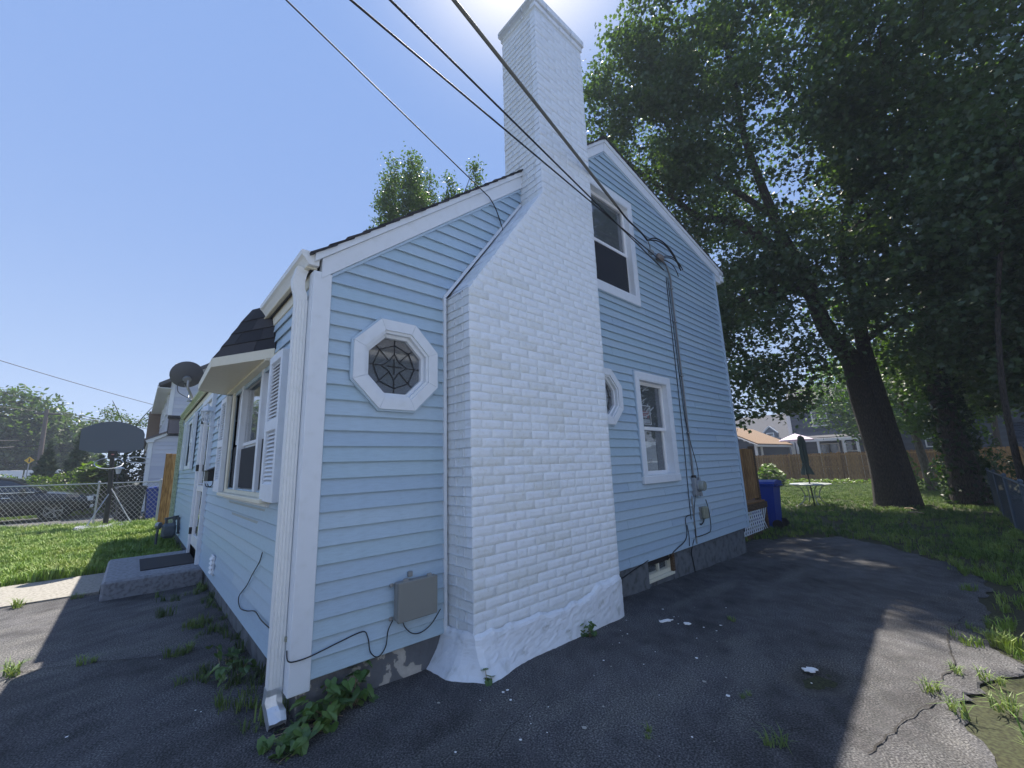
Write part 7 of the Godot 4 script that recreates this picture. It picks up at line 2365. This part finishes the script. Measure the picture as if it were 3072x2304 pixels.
func small_things() -> void:
	var g1 := tuft_mesh(9, 1, 0.7, 0.035)
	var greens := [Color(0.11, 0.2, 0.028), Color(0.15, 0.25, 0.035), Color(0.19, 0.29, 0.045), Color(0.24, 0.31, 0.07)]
	var fence_z := func(x: float) -> float: return -13.0 + (x + 0.2) * 0.672
	strew("lawn_grass", 26000, 1, Rect2(-9.0, -18.5, 9.0, 12.6), func(x, z):
		if x > -0.06 and z > -9.9: return false
		if z > -6.02 + 0.04 * gn.get_noise_2d(x * 90.0, 0.0): return false
		return z > fence_z.call(x) - 0.3, [0.1, 0.2], greens, g1, "long sunlit grass of the front lawn")
	strew("garden_grass", 30000, 2, Rect2(7.2, -9.0, 24.0, 12.1), func(x, z):
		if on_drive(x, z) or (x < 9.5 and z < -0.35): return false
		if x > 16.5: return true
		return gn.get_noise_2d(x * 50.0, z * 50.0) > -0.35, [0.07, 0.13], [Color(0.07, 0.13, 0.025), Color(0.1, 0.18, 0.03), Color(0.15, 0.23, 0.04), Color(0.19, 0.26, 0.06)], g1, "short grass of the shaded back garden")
	strew("verge_grass", 3600, 3, Rect2(2.6, 2.3, 9.0, 1.3), func(x, z):
		return gn.get_noise_2d(x * 55.0, z * 55.0) + 0.35 * (z - 2.9) > 0.05 and not (on_drive(x, z) and gn.get_noise_2d(x * 140.0, z * 140.0) < 0.22), [0.06, 0.13], greens, g1, "weedy grass growing along the driveway edge")
	strew("street_verge", 9000, 4, Rect2(-14.0, -26.0, 16.0, 6.5), func(_x, _z): return true, [0.1, 0.2], greens, g1, "sunlit grass strip below the clipped hedge")
	# weeds in the cracks of the asphalt
	var wm := [tuft_mesh(22, 11, 1.1, 0.03), tuft_mesh(16, 12, 1.3, 0.035), tuft_mesh(26, 13, 0.9, 0.025)]
	var wmat := mt(Color(0.13, 0.2, 0.045).linear_to_srgb(), 0.55, {"back": Color(0.4, 0.45, 0.2)})
	var wmat2 := mt(Color(0.09, 0.15, 0.035).linear_to_srgb(), 0.55, {"back": Color(0.35, 0.4, 0.2)})
	var wg := "grass weeds in the driveway cracks"
	var n := 0
	for q in [[2.87, 2.35, 0.1, "spreading sunlit grass weed rooted in the edge crack"], [2.68, 2.49, 0.12, "grass weed beside the sunlit edge crack of the drive"], [2.93, 2.67, 0.13, "tall bright grass weed outside the drive edge"], [3.36, 2.45, 0.09, "low grass weed along the sunlit asphalt edge"], [3.32, 2.58, 0.1, "grass weed growing in dust past the asphalt edge"],
		[2.03, 1.61, 0.05, "tiny grass weed on the pale worn streak"], [3.34, 1.08, 0.06, "small grass weed near the white paint smear"], [1.7, 1.9, 0.1, "grass weed spreading in the shaded drive"], [1.34, 1.4, 0.05, "little grass sprout in the dark asphalt"], [-1.28, -2.14, 0.16, "large grass clump at the edge of the house shadow"], [-0.92, -1.96, 0.1, "grass weed in the long crack across the drive"], [-0.32, -1.62, 0.1, "grass weed at the wall end of the long crack"],
		[4.48, 2.63, 0.1, "grass weed in the dappled shade by the verge"], [4.63, 2.49, 0.08, "low grass weed near the dappled verge"], [-1.6, -4.58, 0.15, "long grass clump between the path and the asphalt"], [-1.15, -4.5, 0.1, "grass weed at the corner of the door step"], [-2.2, -4.65, 0.14, "grass clump along the outer path edge"], [2.5, 2.75, 0.12, "grass weed close to the watching side of the drive"]]:
		var W := thing("weed", q[3], "weed", Vector3(q[0], ground_y(q[0], q[1]) - 0.005, q[1]), wg, n * 1.3)
		put(W, "blades", wm[n % 3], wmat if n % 2 == 0 else wmat2, Transform3D(Basis.from_scale(Vector3.ONE * float(q[2])), Vector3.ZERO))
		put(W, "blades", wm[(n + 1) % 3], wmat, Transform3D(Basis(Y, 1.0).scaled(Vector3.ONE * float(q[2]) * 0.8), Vector3(0.05, 0, 0.03)))
		n += 1
	# grass tufts along the front foundation
	strew("foundation_weeds", 420, 6, Rect2(-0.45, -4.0, 0.5, 3.95), func(x, z): return x < 0.02 and gn.get_noise_2d(x * 90.0, z * 90.0) + x * 1.2 > -0.22, [0.05, 0.12], [Color(0.06, 0.1, 0.03), Color(0.09, 0.15, 0.035), Color(0.12, 0.18, 0.04)], g1, "weeds growing along the foot of the front wall")
	creeper()
	# chips of white paint under the chimney
	var chip := MB.new()
	chip.prism(PackedVector2Array([Vector2(-0.5, -0.3), Vector2(0.1, -0.45), Vector2(0.5, -0.1), Vector2(0.35, 0.35), Vector2(-0.2, 0.4)]), Vector3.ZERO, X, -Z, Y, 0.0, 0.08)
	var cm := chip.mesh()
	var r := RandomNumberGenerator.new()
	r.seed = 91
	for k in 64:
		var x := 0.3 + 3.4 * r.randf()
		var z := 0.42 + absf(r.randfn(0, 0.5))
		if k > 42:
			x = r.randf_range(-1.6, 3.5); z = r.randf_range(-3.0, 2.2)
			if x > -0.1 and z < 0.4: z += 2.4
		var s := r.randf_range(0.005, 0.016) if k > 12 else r.randf_range(0.016, 0.03)
		var o := MeshInstance3D.new()
		o.name = numbered("paint_chip")
		o.mesh = cm; o.material_override = M.paint_chip if k % 5 else M.stone
		o.transform = Transform3D(Basis(Y, r.randf() * TAU).scaled(Vector3(s, s * 0.6, s)), Vector3(x, ground_y(x, z) + 0.005, z))
		add_child(o)
		meta(o, "small white chip of paint lying on the dark asphalt", "paint chip", "paint chips on the asphalt")
	for q in [["long white paint smear on the asphalt right of the chimney foot", 2.93, 0.67, 0.11, 0.028], ["small white paint splash beside the longer smear", 2.98, 0.83, 0.035, 0.03], ["white paint spill in the round sunken patch", 2.72, 1.79, 0.05, 0.045]]:
		var mb := MB.new()
		var pl := PackedVector2Array()
		for k in 14:
			var a := TAU * k / 14.0
			var rr := 0.75 + r.randf_range(-0.45, 0.35)
			pl.append(Vector2(cos(a) * q[3] * rr, sin(a) * q[4] * rr))
		mb.prism(pl, Vector3.ZERO, X, -Z, Y, -0.004, 0.004)
		obj("paint_splash", q[0], "paint splash", mb, M.paint_chip, "", Vector3(q[1], ground_y(q[1], q[2]) + 0.006, q[2])).rotation.y = -0.5
	# fallen sticks under the maple
	for q in [["pale fallen stick lying under the big maple", Vector3(14.7, 0, 1.31), Vector3(14.2, 0, 1.57)], ["forked fallen branch beside the ivy grown trunk", Vector3(15.9, 0, 1.67), Vector3(15.1, 0, 1.9)], ["short dead twig in the shaded grass", Vector3(13.6, 0, 1.45), Vector3(13.4, 0, 1.75)]]:
		var a: Vector3 = q[1]
		var b: Vector3 = q[2]
		a.y = ground_y(a.x, a.z) + 0.06; b.y = ground_y(b.x, b.z) + 0.07
		var mb := MB.new()
		mb.tube([a, a.lerp(b, 0.5) + Vector3(0.03, 0.02, 0.02), b], [0.02, 0.017, 0.01], 6)
		obj("fallen_stick", q[0], "stick", mb, M.twig)
	# cracks in the asphalt: dark strips, grit plus painted shade of the depth
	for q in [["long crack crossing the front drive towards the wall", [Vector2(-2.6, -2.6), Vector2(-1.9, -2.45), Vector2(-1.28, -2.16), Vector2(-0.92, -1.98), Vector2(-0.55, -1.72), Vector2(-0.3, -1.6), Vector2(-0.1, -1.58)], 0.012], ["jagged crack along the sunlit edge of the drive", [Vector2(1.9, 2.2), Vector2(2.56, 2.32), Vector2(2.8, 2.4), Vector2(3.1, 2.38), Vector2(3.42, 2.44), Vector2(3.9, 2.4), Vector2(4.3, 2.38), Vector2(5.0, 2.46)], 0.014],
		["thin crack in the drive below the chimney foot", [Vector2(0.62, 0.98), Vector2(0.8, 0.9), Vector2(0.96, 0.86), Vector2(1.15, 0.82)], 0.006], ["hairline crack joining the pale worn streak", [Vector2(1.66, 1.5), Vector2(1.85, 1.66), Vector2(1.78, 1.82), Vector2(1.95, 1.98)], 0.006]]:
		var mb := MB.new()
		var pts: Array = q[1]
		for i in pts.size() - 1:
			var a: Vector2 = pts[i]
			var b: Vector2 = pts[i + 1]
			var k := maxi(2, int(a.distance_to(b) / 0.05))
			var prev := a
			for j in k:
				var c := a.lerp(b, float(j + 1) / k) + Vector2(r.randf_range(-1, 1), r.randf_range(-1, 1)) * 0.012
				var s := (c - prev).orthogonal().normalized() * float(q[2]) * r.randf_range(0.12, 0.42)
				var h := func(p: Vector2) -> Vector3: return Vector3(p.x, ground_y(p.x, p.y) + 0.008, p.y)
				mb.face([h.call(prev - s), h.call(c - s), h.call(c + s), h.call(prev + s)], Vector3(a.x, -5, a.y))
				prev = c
		var o := obj("dark_crack_strip", q[0], "crack", mb, mt(srgb(44, 42, 40), 0.95))

func creeper() -> void:
	# heart leafed creeper at the corner of the foundation; each leaf a part
	var lf := []
	for v in 3:
		var mb := MB.new()
		var pr := [Vector2(0, 0), Vector2(0.3, -0.12), Vector2(0.5, 0.1), Vector2(0.42, 0.45), Vector2(0.2, 0.75), Vector2(0, 1.0)]
		for s in [-1.0, 1.0]:
			for i in range(1, pr.size() - 1):
				var a := Vector3(pr[i].x * s, 0.14 * absf(pr[i].x) + 0.03 * v, pr[i].y)
				var b := Vector3(pr[i + 1].x * s, 0.14 * absf(pr[i + 1].x) - 0.12 * pr[i + 1].y * pr[i + 1].y, pr[i + 1].y)
				if s > 0: mb.tri(Vector3(0, 0, 0.1), b, a)
				else: mb.tri(Vector3(0, 0, 0.1), a, b)
		lf.append(mb.mesh())
	var lm := []
	for c in [Color(0.05, 0.11, 0.025), Color(0.07, 0.14, 0.03), Color(0.09, 0.16, 0.035), Color(0.04, 0.09, 0.025)]:
		lm.append(mt(c.linear_to_srgb(), 0.45, {"back": Color(0.3, 0.35, 0.15)}))
	var r := RandomNumberGenerator.new()
	r.seed = 55
	for cl in [["leafy green creeper climbing the foundation beside the downspout", "creeper", [[Vector3(0.3, -0.08, 0.06), Vector3(0.13, 0.09, 0.05), 46], [Vector3(0.12, -0.12, 0.12), Vector3(0.12, 0.06, 0.1), 34], [Vector3(0.0, -0.15, 0.16), Vector3(0.12, 0.04, 0.12), 34], [Vector3(-0.1, -0.16, 0.2), Vector3(0.1, 0.03, 0.1), 16]], 0.075],
		["small leafy weed growing against the middle of the chimney foot", "weed", [[Vector3(2.13, -0.16, 0.42), Vector3(0.06, 0.06, 0.03), 26]], 0.045], ["young three leafed seedling before the chimney corner", "weed", [[Vector3(1.04, -0.13, 0.46), Vector3(0.03, 0.03, 0.02), 5]], 0.06], ["dark weed clump at the foot of the front wall", "weed", [[Vector3(-0.16, -0.12, -1.0), Vector3(0.12, 0.07, 0.3), 40]], 0.06]]:
		var at: Vector3 = cl[2][0][0]
		at.y = ground_y(at.x, at.z)
		var T := thing("creeper" if cl[1] == "creeper" else "leafy_weed", cl[0], cl[1], at)
		var st := MB.new()
		for b in cl[2]:
			for k in b[2]:
				var p: Vector3 = b[0] - at + Vector3(r.randf_range(-1, 1), r.randf_range(-1, 1), r.randf_range(-1, 1)) * (b[1] as Vector3)
				var s: float = cl[3] * r.randf_range(0.6, 1.25)
				var a := r.randf() * TAU
				put(T, "leaf", lf[r.randi() % 3], lm[r.randi() % 4], Transform3D((Basis(Y, a) * Basis(X, r.randf_range(0.0, 0.9))).scaled(Vector3.ONE * s), p))
				if k % 3 == 0: st.tube([Vector3(p.x * 0.6, 0.0, p.z * 0.6), p], [0.003, 0.002], 4, false)
		part(T, "stem", st, M.twig)
